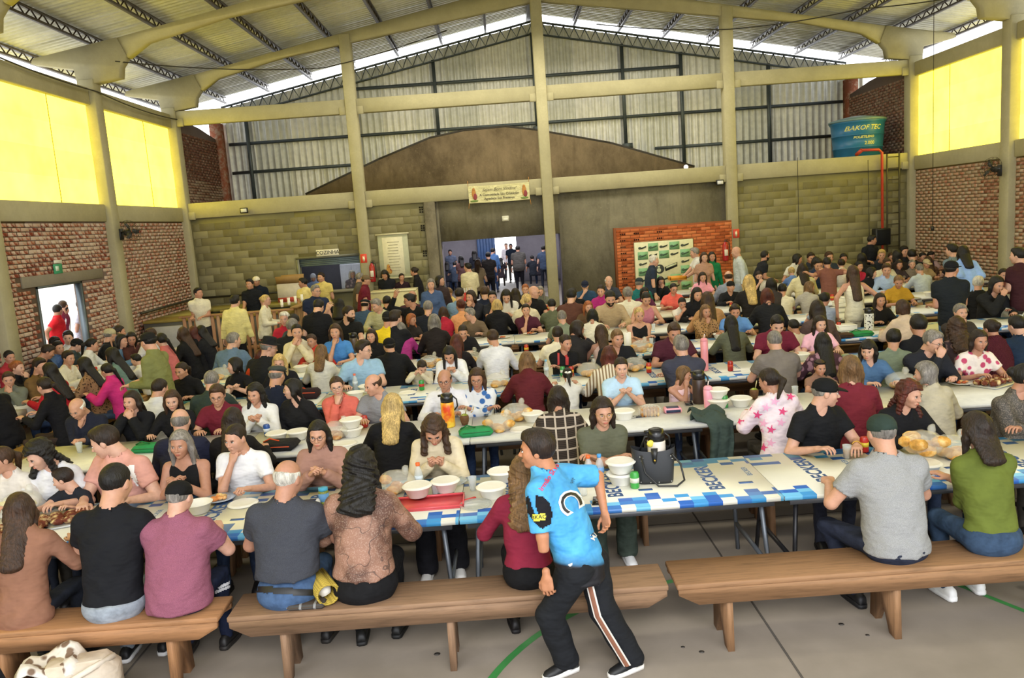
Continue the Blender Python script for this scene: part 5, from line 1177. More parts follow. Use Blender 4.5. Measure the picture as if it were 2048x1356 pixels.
# ------------------------------------------------------------------ the people, one line each
# place; head-top pixel u; v; body facing; head facing; sex; hair; hair colour; garment; cloth; arms; extras; words
PEOPLE = '''
Ab;44;1002;b;-35;f;long;b;long;8a624e;t;hl=1.35;tan jumper
Ab;213;932;b;10;m;buzz;k;tee;17181c;t;p=14,hem=.09,trm='8a929c',shoe='17171a',sole='e8e8e8';black tee and grey trousers
Ab;348;964;b;8;m;buzz;g;polo;heather:8a5466;t;fat=.75,cap=('back','131314'),hem=.05,trm='1b2238';mauve polo and backwards black cap
Ab;563;924;b;20;m;ring;w;tee;heather:3f4148;t;fat=.5,hem=.20,trm='42597a';charcoal tee and blue jeans
Ab;713;897;b;5;f;curly;k;shirt;paisley:8f6a58:5f4236;t;fat=.25,hl=.85,trm='141416',hem=.17,shoe='121212';brown paisley blouse
Ab;1042;915;b;15;f;curly;l;long;7f2338;t;hl=1.3,trm='121214',hem=.15,shoe='161214';burgundy top behind the running boy
Ab;1769;830;b;0;m;buzz;g;tee;heather:939494;t;fat=.35,cap=('back','2c3a34'),hem=.07,trm='252a3a',T0=(-.26,.42,.82),kx=.26,shoe='17171a';grey tee and dark green cap
Ab;1960;825;b;-8;f;bob;d;long;5f6a2c;x;hl=1.2,trm='33465e',hem=.16,shoe='eeeeec',slv=1.5;olive green top and jeans
Af;6;893;f;215;f;pony;b;shirt;d6cfc6;t;;cream blouse at picture edge
Af;94;869;f;215;f;curly;k;tee;dcdce0;t;p=26,hl=.75,vneck=.14;white tee
Af;150;930;f;262;b;short;d;tee;22252e;t;;dark tee, a child
Af;226;847;f;268;m;short;d;tee;cf988a;t;fat=.6,p=20;pink tee with white print
Af;358;860;f;180;f;long;g;tank;151517;c;vneck=.19,fat=.25,hl=1.15;black tank top
Af;475;847;f;200;m;buzz;d;tee;e6e6e8;d;;white tee drinking from glass
Af;635;840;f;180;f;long;k;knit;a07a6c;c;fat=.3,gl=1,hl=1.25;mauve top and glasses
Af;866;815;f;180;f;curly;b;long;d2c4a6;p;hl=.8,trm='17171c',shoe='e6e4e0',wide=1.9;cream long sleeve top
Af;1201;792;f;172;f;bob;d;tee;5f6150;x;gl=2,vneck=.05,hl=1.05,trm='3a443c',wide=1.9,fat=.15,shoe='eeeeee',hem=-.02;olive tee and clear glasses
Af;1640;757;f;98;m;buzz;g;polo;17181b;t;fat=.35,cap=('cap','131415'),trm='2a2c38',shoe='18181a';black polo and black cap
Af;1810;758;f;150;f;curly;r;jack;17171a;t;hl=.9,vneck=.2;black cardigan over white top
Af;2041;726;f;120;f;bun;k;shirt;paisley:4a4640:2c2a28;x;fat=.3;grey patterned shirt
Bb;358;819;b;-10;m;ring;g;jack;23263a;t;;navy jacket
Bb;462;815;b;-5;f;long;d;long;1a1819;t;hl=1.3;black top
Bb;779;787;b;12;f;long;y;long;151518;t;hl=1.1,crop=.13,fat=.2,trm='46597a';cropped black jumper
Bb;1114;772;b;5;f;bob;d;jack;plaid:2b2624:b7aa9c;t;hl=1.05,fat=.25;dark plaid jacket
Bb;1548;734;b;-40;f;pony;d;hood;ecdce6;t;hl=.5;pink star print robe
Bb;1700;712;b;20;f;bob;l;long;742633;t;fat=.4,hl=1.1;burgundy top
Bb;1858;735;b;-50;f;bob;g;knit;b8b09a;t;fat=.35,hl=.7;beige cardigan
Bf;165;809;f;190;m;ring;w;jack;1f2230;d;p=30;navy jacket drinking
Bf;264;790;f;190;f;bob;d;jack;17181b;w;hl=1.2;black jacket eating
Bf;343;798;f;165;f;long;b;long;18181b;t;hl=1.2;black top
Bf;432;767;f;170;m;short;b;polo;6d2130;t;gl=1;maroon shirt and glasses
Bf;510;767;f;190;f;curly;k;shirt;dededc;c;fat=.15;white blouse
Bf;591;782;f;285;f;long;k;jack;1b1b1d;l;gl=2,hl=1.2;dark jacket and glasses
Bf;675;762;f;170;f;pony;b;jack;d26a5c;d;gl=1,roll=.1;coral cardigan and glasses
Bf;754;747;f;235;m;ring;b;polo;heather:86878c;t;fat=.3,p=14;grey jumper with red collar
Bf;889;741;f;185;m;ring;b;shirt;dfe0e6;t;gl=1;white shirt behind the tall flask
Bf;954;744;f;185;f;bob;b;shirt;floral:d6dae0:3a66a4;x;gl=1,hl=1.15;blue and white blouse
Bf;1241;717;f;180;f;pony;d;tee;b3d2ea;c;fat=.55,vneck=.13;pale blue tee
Bf;1361;735;f;110;g;long;l;tank;e8c6cc;e;;pink top, small child pointing
Bf;1642;739;f;180;g;pony;b;tee;8a6a5a;t;cap=('band','151515');dark band, child behind black cap
Bf;1741;691;f;215;f;long;k;jack;4a6a90;t;fringe=1,hl=.95;denim jacket
Bf;1856;659;f;150;m;short;g;shirt;23252c;e;gl=1,fat=.4;dark shirt and glasses
Bf;1957;659;f;180;f;bob;d;tee;floral:e2d8d0:b8486a;t;hl=.9,vneck=.14;white floral blouse
Cb;310;758;b;25;m;buzz;d;tee;d9dade;t;;white tee
Cb;419;742;b;-5;m;buzz;g;tee;33403c;t;;dark green tee
Cb;546;731;b;15;m;buzz;g;jack;1d2336;t;cap=('flat','3d423f');navy jacket and grey flat cap
Cb;1053;703;b;0;f;bob;l;hood;5a2026;t;hl=1.1;maroon hoodie
Cb;1135;752;b;0;g;pony;k;long;d8d6d0;t;cap=('bow','efece2'),hl=.6;white lace, child with white bow
Cb;1216;692;b;10;f;bob;r;shirt;stripes:ddd4c0:8a7458;t;hl=.8,fat=.2;striped blouse
Cb;1363;672;b;-15;m;short;g;shirt;3d3f4e;x;fat=.35;slate shirt
Cb;1551;662;b;0;m;buzz;g;tee;77706a;t;fat=.45;taupe tee
Cb;1645;668;b;10;f;long;k;long;floral:4a3038:9a7480;t;hl=1.5,fat=.2;dark pink patterned top
Cb;1839;630;b;10;m;short;k;tee;18191d;t;fat=.3;black tee
Cb;1785;650;b;30;b;short;k;tee;7d8a78;d;;green tee, a child
Cb;1912;634;b;20;f;curly;b;long;floral:3a2e30:7a6058;t;;dark flower print top
Cb;1988;637;b;-15;f;bun;d;knit;weave:5e2230;t;fat=.2;burgundy knit
Cb;2040;631;b;-10;m;short;k;jack;1c2c40;t;;navy and teal jacket
Cf;366;732;f;200;f;pony;d;tee;151517;t;fat=.25,slv=1.2;black top, hair tied
Cf;472;723;f;270;f;long;k;tee;161619;c;hl=1.1;black tee turned left
Cf;557;706;f;175;f;long;y;long;18181b;t;hl=1.05;black top seen over a cap
Cf;718;681;f;110;m;short;d;polo;93b6d2;t;gl=1,fat=.5;light blue polo and glasses
Cf;899;691;f;185;f;long;k;jack;e2e2e4;p;hl=1.25,vneck=.16;white jacket
Cf;838;717;f;160;b;short;d;long;cfc6ae;p;;cream jumper, child holding phone
Cf;1127;676;f;150;f;bun;d;jack;17171a;x;vneck=.15,fat=.2;black top and red lanyard
Cf;1231;659;f;165;m;short;l;jack;1b1c20;t;fat=.25;black jacket over blue shirt
Cf;1345;641;f;180;m;short;b;polo;4c2230;t;fat=.35,p=24;dark maroon polo
Cf;1551;625;f;185;m;short;k;tee;6a2034;t;p=28,fat=.3;maroon tee
Cf;1639;630;f;180;f;long;d;tee;eab6c8;t;hl=1.2;pink tee
Cf;1919;608;f;180;m;short;g;tee;3a3430;d;;dark tee, hand to mouth
Db;520;705;b;5;f;bob;r;long;b8401f;t;fat=.2;orange red top
Db;525;676;b;70;m;buzz;g;jack;202226;t;cap=('fedora','1b1c1f'),gl=1;dark jacket and black fedora
Db;640;694;b;15;f;long;l;long;d5d3c8;t;hl=.95,fat=.15;white jumper
Db;780;675;b;-30;m;short;k;hood;17181b;t;cap=('back','151517'),fat=.3;black hoodie and backwards cap
Db;911;668;b;10;f;long;r;long;1f1a1c;t;hl=1.3;dark top
Db;988;659;b;-25;m;short;b;shirt;dcdde2;t;;white shirt
Db;1114;653;b;5;m;buzz;d;tee;e4dcc4;t;fat=.45;cream tee
Db;1145;640;b;60;f;bob;d;long;2c2a2c;e;hl=1.1;dark top turned right
Db;1203;654;b;-10;f;long;b;tank;lacy:cdb0aa:dcc8c2;t;hl=.9;pink lace sleeveless top
Db;1462;634;b;0;f;long;k;long;5f6250;t;hl=1.5,fat=.3;olive top
Db;1589;640;b;-20;b;short;k;tee;d8cdb4;t;;cream tee, a child
Db;1635;600;b;10;f;long;d;long;5a4a46;t;hl=1.4;brown top
Db;1807;599;b;-10;f;bob;b;knit;cdb8a0;t;hl=.6;beige pink jumper
Df;628;675;f;195;f;short;b;knit;c23a2e;t;roll=.2;bright red top
Df;592;647;f;165;f;bun;k;shirt;d9cfb0;w;;beige lace blouse eating
Df;670;647;f;180;f;bob;b;polo;4a86c8;d;hl=1.2;blue uniform polo
Df;743;662;f;185;f;long;d;long;161618;l;hl=.9;black top looking up
Df;924;646;f;175;f;bun;d;jack;19191c;t;vneck=.22,p=26;black blazer over white
Df;1277;613;f;180;f;bun;y;tank;1a1a1d;x;fat=.35;black sleeveless top
Df;1409;608;f;170;f;long;l;long;leopard:a07c52:2e2018;d;hl=.9;leopard print top
Df;1470;606;f;190;m;short;d;tee;5f8cc8;t;p=20,fat=.2;blue tee
Df;1760;596;f;185;f;long;d;long;1a191b;t;vneck=.16;black v neck top
Df;1987;550;f;170;f;bob;k;jack;1f2022;e;;black jacket
Df;2028;560;f;200;f;bun;d;jack;e0d8b8;x;fat=.4;cream top
Eb;580;638;b;10;m;buzz;g;jack;1c1d22;t;;dark jacket with grey collar
Eb;772;616;b;15;m;buzz;k;polo;e2c52a;t;cap=('cap','1c1c1e');bright yellow polo
Eb;784;621;b;40;m;short;d;tee;1a1b1f;t;;black tee turned right
Eb;802;653;b;-10;f;bob;g;long;a8387e;t;hl=1.1,fat=.3;magenta top
Eb;868;628;b;-15;f;bob;g;long;241f20;t;hl=1.1;dark brown top
Eb;1124;626;b;-5;m;buzz;g;tee;77806c;t;;grey green tee
Eb;1183;621;b;15;f;bob;k;jack;d4cfbc;t;fringe=1;white feathery stole
Eb;1416;583;b;-5;f;long;b;long;b58a60;t;hl=1.2;tan top
Eb;1535;576;b;5;f;bob;r;jack;1e1f22;t;fat=.3;black jacket with dark red hair
Eb;1645;578;b;40;b;short;k;tee;9aa6ba;t;;pale tee, a child
Eb;1954;551;b;40;f;short;w;jack;1b1c20;t;;black jacket
Ef;649;631;f;265;f;bun;k;jack;4c5f6c;e;;blue grey jacket
Ef;590;627;f;190;m;short;k;tee;3a4a52;e;;dark tee
Ef;569;622;f;180;f;short;w;knit;b3283f;l;;crimson jumper
Ef;691;611;f;115;m;buzz;d;polo;17181a;r;beard=1;black polo, hand raised
Ef;817;630;f;120;f;long;o;tee;2a2626;t;hl=1.3;dark tee looking right
Ef;944;616;f;265;m;short;g;shirt;6a5a48;t;gl=1;brown shirt
Ef;1051;608;f;180;m;short;d;polo;4a2030;d;;maroon polo, smiling
Ef;1175;611;f;170;f;long;o;long;5a4632;t;;brown top laughing
Ef;1218;578;f;180;m;buzz;k;shirt;b09a78;t;beard=1,p=24;beige shirt
Ef;1289;580;f;175;f;bun;k;tank;c07a8c;t;p=26,fat=.3;pink tank top
Ef;1363;594;f;180;g;bun;k;tee;dcd6c8;e;;white tee, a child
Ef;1391;573;f;170;f;long;k;long;1b1b1e;t;;black top
Ef;1797;547;f;200;f;bun;l;tee;b58c2c;t;p=22;mustard top
Ef;1935;538;f;185;f;bun;d;shirt;c9b98c;t;;beige blouse
Ef;2007;537;f;190;m;buzz;d;tee;6a3a34;t;;brown tee
Fb;854;602;b;5;m;buzz;g;jack;1c202c;t;;dark navy jumper
Fb;886;613;b;-5;f;bob;b;knit;a8263a;t;hl=.9,fat=.2;crimson jumper
Fb;923;598;b;-30;f;bun;r;long;d89a6c;t;;apricot top
Fb;993;598;b;0;f;bob;y;hood;17171a;t;hl=.6;black hoodie
Fb;1049;587;b;40;f;pony;y;long;dcd2b4;t;hl=.8;cream top
Fb;1103;598;b;0;m;short;k;tee;5c6048;t;;olive tee
Fb;1140;578;b;20;m;buzz;k;jack;5a3a30;t;;brown jacket
Fb;1256;575;b;-5;m;wavy;g;shirt;dcd8c4;t;fat=.3;white shirt
Fb;1498;547;b;10;f;long;y;long;221f1e;t;hl=1.3;black top and long fair hair
Fb;1543;556;b;0;f;bob;k;tee;3a3434;t;;dark tee
Fb;1563;569;b;20;b;short;k;tee;d6cfb8;t;;white tee, a child
Fb;1613;563;b;80;f;bob;l;long;a9a49a;t;;pale grey top
Ff;757;595;f;215;m;short;g;shirt;b3b08c;t;p=20;sage green shirt
Ff;824;587;f;260;m;short;k;shirt;17181b;r;gl=1;black shirt, hand raised
Ff;943;580;f;215;f;bob;d;jack;24262e;w;;dark jacket eating
Ff;984;582;f;180;m;short;k;tee;2a2c32;d;;dark tee resting chin
Ff;1011;571;f;180;f;long;k;tee;dcd9cc;p;p=34;white tee looking down
Ff;1062;572;f;110;m;bald;g;tee;17181c;t;gl=1;black tee, bald
Ff;1203;568;f;200;f;bun;d;tee;a92d7a;t;;magenta tee
Ff;1345;565;f;170;f;bun;k;polo;e2665a;t;gl=1,fat=.3;coral polo
Ff;1287;573;f;170;f;bob;k;tee;5a2a44;e;;plum top
Ff;1460;547;f;175;b;short;k;jack;1c1d22;t;cap=('back','1a1a1c');black jacket and cap
Ff;1738;534;f;100;f;long;k;long;1a1a1d;t;;black top in profile
Ff;1773;526;f;200;m;short;b;shirt;a9bede;t;;light blue shirt
Gb;677;598;b;0;f;curly;k;long;4a4644;t;;grey top, big curls
Gb;727;598;b;10;m;buzz;k;jack;3f556e;t;cap=('flat','20242a');denim shirt and dark cap
Gb;772;592;b;0;m;short;k;tee;2a2c30;t;;dark tee near cashier
Gb;821;579;b;15;m;ring;b;jack;4a2c34;t;;plum jacket
Gb;916;577;b;25;m;buzz;d;shirt;7d98b0;t;;blue grey shirt
Gb;968;573;b;5;m;short;b;jack;20263a;t;;navy jacket
Gb;1030;576;b;0;f;long;d;long;5d7a64;t;hl=1.2;green top
Gb;1277;555;b;20;m;buzz;g;tee;1f6a6c;t;cap=('back','2a343a');teal tee and cap
Gb;1457;542;b;10;m;ring;b;shirt;8a93a8;t;;grey blue shirt
Gb;1605;515;b;20;f;long;d;knit;d9d0a6;h;;cream cardigan leaning over
Gb;1146;576;b;-10;m;buzz;k;tee;17181b;t;fat=.7;black tee, broad back
Gb;1840;548;b;0;m;buzz;g;shirt;b9c4cc;t;;pale blue shirt
Gf;899;574;f;210;f;short;l;long;d8c078;e;;yellow top
Gf;1050;568;f;180;m;buzz;o;tee;4a4a50;t;;grey tee
Gf;1080;573;f;180;f;curly;g;long;6a6c60;t;;grey green top behind column
Gf;1170;560;f;190;m;short;k;tee;2f4a66;e;cap=('cap','20263a');blue tee and navy cap
Gf;1216;552;f;170;m;ring;w;polo;3a3f4c;t;;dark polo
Gf;1320;552;f;175;f;long;k;jack;1b1b1f;e;gl=1;black cardigan and glasses
Gf;1404;543;f;180;f;long;d;tee;eaa0b4;t;;pink tee
Gf;1518;547;f;190;m;buzz;d;tee;d9d6d2;e;beard=1;white tee, bearded
Gf;1635;515;f;190;m;short;k;tee;26324a;e;;navy tee
Gf;1716;522;f;160;f;bun;k;tee;b02a4a;t;;crimson tee
Gf;1797;519;f;180;f;long;d;tee;3c3236;t;;dark tee
Gf;1851;543;f;170;f;bun;d;tee;a08a64;t;cap=('cap','b0a284');beige cap
Gf;1825;531;f;200;f;bun;g;tee;7c7266;t;;taupe tee
Gf;1772;517;f;170;m;short;b;shirt;d4cdb4;t;;pale shirt
Hf;1589;503;f;100;f;long;k;tee;d8d6cc;t;;white tee and long hair
Hf;1620;504;f;180;m;short;d;tee;30343c;t;;grey tee
Hf;1655;503;f;170;m;short;b;tee;3a4658;t;;blue tee
Hf;1686;506;f;190;m;buzz;k;tee;b4aa98;t;;beige tee
Hf;1763;498;f;200;m;short;y;tee;2a2e36;t;;dark tee
Hf;1782;504;f;190;f;bun;b;tee;9a8468;t;;tan tee
Hf;1805;492;f;170;m;short;k;tee;26282e;t;;black tee
Hf;1828;510;f;180;f;bun;b;tee;a89c88;t;;beige top
Hf;1844;509;f;175;m;buzz;k;tee;b07a6c;t;;salmon tee
Hf;1866;503;f;190;m;short;k;tee;c6a8a4;t;;pale pink tee
Hf;1887;501;f;170;m;short;k;tee;2c3450;t;;navy tee
Hb;1583;520;b;0;g;bun;y;tee;6a8ac0;t;;blue tee, a child
Hb;1632;513;b;20;f;bob;k;tee;3a3a40;t;;dark tee
Hb;1683;517;b;10;f;bun;d;tee;d9d3c0;t;;pale top
Hb;1725;506;b;0;f;bob;k;tee;1c1c20;t;;black top
Hb;1797;499;b;0;f;bob;k;tee;2a2426;t;;dark brown top
Hb;1825;499;b;10;m;short;k;tee;22242c;t;;charcoal top
Hb;1857;517;b;-10;f;long;b;tee;5c4434;t;;brown top
Hb;1905;519;b;0;f;long;k;tee;2c2a2c;t;;black top and long hair
Hb;2018;506;b;0;m;short;k;tee;1f2740;t;;navy top
Z1.30;-22;752;l;270;m;short;k;long;141417;t;fat=.3,trm='5a7aa0';!person in black top on the left bench, cut by picture edge
Z1.28;94;752;l;285;f;pony;d;long;16161a;t;hl=.6,trm='3a2e28';!person in black jumper and flowered skirt on the left bench
Z1.30;102;725;l;290;f;long;k;long;b0202e;t;hl=1.5;!person in red top on the left bench behind flowered skirt
Z1.30;172;713;l;285;f;long;k;long;leopard:8a6a4c:231913;t;hl=1.2;!person in leopard print top on the left bench
Z1.22;216;725;l;290;f;pony;k;hood;c8327c;t;;!person in magenta hoodie on the left bench
Z1.34;230;693;l;290;f;long;k;long;6a857f;t;hl=1.35;!person in grey teal jumper on the left bench
Z1.08;272;709;l;270;b;short;k;long;dad8d0;t;;!child in white top on the left bench
Z1.34;326;665;l;300;f;pony;k;long;c06a68;t;;!person in pink jumper on the left bench near the fence
Z1.34;366;654;l;330;f;long;b;long;17181b;t;hl=1.4;!person in black top, long loose hair, near the slat fence
Z1.32;387;652;l;330;f;long;r;long;17171a;t;hl=1.3;!person in black top, second of three before the fence
Z1.32;404;650;l;320;f;long;k;jack;1a1b1f;t;;!person in black jacket, third of three before the fence
Z1.18;8;747;f;150;b;short;b;hood;6f7468;w;;!child in grey hoodie at the first left wall table
Z1.26;38;720;r;95;f;bun;o;long;1a1a1d;w;;!person in black top eating at the left wall table
Z1.30;72;716;r;110;m;short;d;jack;6a5232;t;gl=1;!person in tan jacket and glasses at the left wall table
Z1.28;130;700;r;110;f;short;d;jack;d5d0c0;t;;!person in white cardigan at the left wall table
Z1.28;66;678;r;110;f;long;d;jack;3a2c28;t;;!person in dark brown jacket by the brick wall
Z1.28;80;688;r;60;m;short;d;jack;20283c;t;p=30;!person in navy jacket bending over food by the brick wall
Z1.30;94;674;r;110;m;short;k;tee;4a4a55;t;;!person in grey tee near the side doorway, left of two
Z1.24;113;684;r;120;b;short;k;tee;4f6a9a;t;;!child in blue tee near the side doorway
Z1.34;130;661;r;160;m;short;k;shirt;d8dade;t;;!person in white shirt before the side doorway
Z1.28;141;676;r;60;m;short;k;tee;3f4c4c;t;cap=('cap','17181a'),p=24;!person in dark green tee and black cap by the side doorway
Z1.28;174;676;r;60;f;pony;k;long;d9dad6;t;;!person in white top with tied hair by the side doorway
Z1.34;212;657;r;30;m;buzz;g;jack;1a1c22;t;cap=('cap','b0a888');!person in black jacket and beige cap by the left column
Z1.34;230;652;r;60;m;buzz;d;tee;4a4640;t;;!person in brown tee beside beige cap at left column
Z1.26;238;670;r;100;g;bob;k;jack;5a7894;t;;!child in denim jacket at the far left wall table
Z1.30;260;662;r;150;f;long;k;jack;4a2a26;t;;!person in brown jacket at the far left wall table
Z1.34;303;656;f;180;m;short;b;tee;d5d6d8;t;;!person in white tee by the white panel under the counter
Z1.34;459;666;b;45;m;buzz;g;shirt;5f7690;t;fat=.3;!person in blue grey shirt seated in front of the fence
Z1.26;10;700;r;120;f;bun;k;tee;a8343c;w;;!person in red tee at left picture edge by the brick wall
S1.70;302;665;l;300;m;buzz;k;long;757848;h;cap=('cap','1c1c1c'),trm='c9b890';!person in olive jumper and black cap standing by the left table
S1.66;466;594;b;15;b;short;k;hood;d6cc8c;s;trm='17171b';!person in cream hoodie standing before the slat fence
S1.62;527;590;r;90;f;bun;y;shirt;dcd6bc;h;trm='4a2a2c',gl=1;!person in white blouse and pink vest standing beside fence
S1.74;393;577;f;120;m;short;k;tee;e4ddc4;h;trm='2a2a30',lean=.12;!person in white tee leaning over the barbecue counter
S1.78;500;559;f;190;m;short;k;tee;1c1f26;a;;!person in black tee working behind the counter, left of two
S1.80;513;553;f;180;m;short;b;tee;1a2230;s;cap=('back','e4dcc8');!person in navy tee and white cap behind the counter
S1.70;608;557;f;255;m;short;k;tee;e2d28e;h;;!person in yellow tee holding a cup at the counter
S1.76;643;546;f;200;m;buzz;d;tee;dcc878;s;trm='26262c';!person in pale yellow tee standing before the kitchen hatch
S1.74;628;571;f;130;m;short;g;tee;222b44;s;gl=1,fat=.5;!person in navy tee and glasses standing by fifth row
S1.70;630;598;b;10;m;short;k;tee;141519;s;trm='17171a',p=30;!person in black tee standing with back turned, head bowed
S1.72;727;551;r;95;m;short;d;tee;6a2030;h;cap=('cap','6a5a44'),fat=.3;!person in maroon tee and tan cap standing by cashier
S1.72;715;547;r;60;m;buzz;g;tee;5a5248;s;;!person in taupe tee hidden behind maroon tee
S1.68;861;558;f;175;f;bob;g;long;44587e;s;fat=.5,hl=.6,vneck=.14;!person in blue blouse standing left of the doorway
S1.66;877;552;f;110;f;long;k;long;3a2e30;s;;!person in dark top standing at left jamb of doorway
S1.74;1302;512;r;100;m;buzz;w;tee;2a3446;s;;!person in navy tee standing before the sponsor panel
S1.78;1394;496;l;275;m;short;g;tee;dedee0;f;fat=.4,trm='26262c';!person in white tee carrying an orange tray by sponsor panel
S1.68;1421;504;f;180;f;long;k;long;1f7a4a;c;;!person in green top standing against the brick booth
S1.70;1407;505;f;180;f;bob;b;tee;b08a74;s;;!person in tan tee half hidden behind white tee
S1.76;1477;494;l;285;m;bald;g;shirt;c2cbcc;s;fat=.4;!person in pale shirt, bald, standing by the right column
S1.64;1530;503;r;80;m;buzz;k;tee;1d1f24;f;beard=1,lean=.2;!person in black tee leaning and serving at back right
S1.55;1655;516;b;10;m;short;k;tee;7a4f44;u;trm='5f7486';!person in brown tee standing, both arms raised
S1.72;1740;472;f;110;m;short;k;tee;1b1d24;h;;!person in black tee standing near the ladder
S1.64;1707;532;b;5;f;long;b;tank;dcd6bc;k;hl=1.7,trm='d8d2b8',wide=1.6;!person in cream dress, very long hair, hand on hip
S1.74;1901;523;b;60;m;buzz;k;tee;1c2126;h;cap=('cap','17181c'),trm='4a627e',fat=.15;!person in black tee, black cap and jeans standing at right
S1.72;1907;489;b;-30;m;short;k;shirt;6a7a86;h;lean=.3;!person in grey blue shirt bending at far right table
S1.72;1926;492;b;20;f;long;k;shirt;8fb0ec;h;lean=.3;!person in light blue shirt bending at far right table
S1.76;2043;497;b;-40;m;short;k;tee;3a1c22;h;;!person in dark maroon top standing at right edge
S1.70;937;527;b;-60;m;short;k;shirt;c9c0a0;h;trm='1c1c22';!person in beige shirt standing inside the doorway
S1.74;976;505;b;-10;m;short;k;tee;1b1714;s;trm='17171a';!person in black tee standing in doorway, back turned
S1.70;954;519;b;40;f;long;b;tee;8a7a62;s;;!person in tan top between two people in doorway
S1.78;1035;492;b;0;m;short;k;tee;4f4c48;s;fat=.9,trm='15151b';!broad person in grey shirt walking into the inner hall
S1.72;1021;488;f;180;m;short;k;tee;1f2a38;s;;!person in dark blue walking in inner hall by grey shirt
S1.72;1012;487;f;185;m;short;b;shirt;d5cfd4;s;;!person in white shirt standing in the bright far door
S1.72;984;497;b;30;m;short;k;shirt;4a6c9a;s;;!person in blue shirt standing inside the inner hall
S1.66;922;512;b;-40;f;long;k;tee;6a4a48;h;;!person in dusky pink top, arm stretched, inside the doorway
S1.70;900;500;f;180;m;short;k;tee;5a6478;s;;!person in grey blue at left inside the inner hall
S1.70;948;501;b;0;f;long;k;tee;22242e;s;;!dark clothed person standing left of the blue door
S1.70;1086;492;b;20;m;short;k;tee;3c4a60;s;;!person in grey blue standing right inside the inner hall
Q1.25;893;520;b;0;f;long;k;tee;2a2c36;t;;!seated dark figure at left in the inner hall, first
Q1.25;908;524;b;20;m;short;k;tee;3a4454;t;;!seated dark figure at left in the inner hall, second
Q1.25;966;512;b;0;f;bob;k;tee;1f2028;t;;!seated figure in black below the blue door
Q1.25;999;507;b;30;f;curly;k;tee;2c2428;t;;!seated figure in dark brown left of the bright door
Q1.25;1064;505;b;-20;m;short;k;tee;20242c;t;;!seated dark figure right of the bright door, first
Q1.25;1076;503;b;0;f;bob;k;tee;242028;t;;!seated dark figure right of the bright door, second
Q1.25;1100;503;b;0;m;short;k;tee;1c2028;t;;!seated dark figure behind the central column
K1.70;626;547;f;170;f;bun;b;tee;8ea2cc;s;cap=('veil','c8ccd8');!kitchen helper in blue tee and headscarf behind the hatch
K1.66;703;541;f;150;f;bob;w;tee;floral:6a6470:a0909c;h;;!kitchen helper in patterned top behind the hatch
C1.60;771;539;f;190;m;curly;k;tee;1b1d24;h;p=28,hl=.25;!cashier in black tee behind the cream counter
C1.52;802;547;f;160;f;short;d;jack;2a1a22;d;;!person in dark red behind the cream counter
C1.64;832;534;l;285;f;bun;d;long;1a1a1e;h;trm='8fb0c0';!person in black jumper standing beside the cream counter
O1.72;110;611;r;280;m;buzz;k;tee;d0242e;k;fat=.5,trm='3a62a8';!person in red tee standing outside the side doorway
O1.70;125;613;r;280;m;short;k;tee;e6e6ea;s;;!person in white tee behind red tee outside the doorway
O1.76;122;603;r;270;m;buzz;b;polo;6a2038;s;;!person in maroon polo outside the side doorway
O1.78;156;601;r;270;m;short;k;tee;d2d4e4;s;trm='4a5a80';!person in pale tee and jeans outside by the door frame
'''
SKINS = ['c6967e', 'bc8a72', 'cda18b', 'b2826a', 'c29279']
TRMS = ['20242e', '2a3a58', '17181c', '34415a', '3a3630']
AZ = dict(f=180.0, b=0.0, r=90.0, l=270.0)
POSE = dict(t='', c='hands clasped', x='arms crossed', e='eating', p='holding phone', d='hand at chin', w='both hands at mouth', l='hands lowered', u='', h='', r='arm raised')
def matspec(sx):
    q = sx.split(':')
    return mat('cloth', q[0]) if len(q) == 1 else mat(q[0], *q[1:])
NUM = dict(zip('ABCDEFGH', ['one', 'two', 'three', 'four', 'five', 'six', 'seven', 'eight']))
rows = {}; parsed = []
for ln in PEOPLE.strip().splitlines():
    c = ln.split(';'); parsed.append(c)
    if c[0][0] in NUM and len(c[0]) == 2: rows.setdefault(c[0], []).append(float(c[1]))
for k in rows: rows[k].sort()
PERS = {}
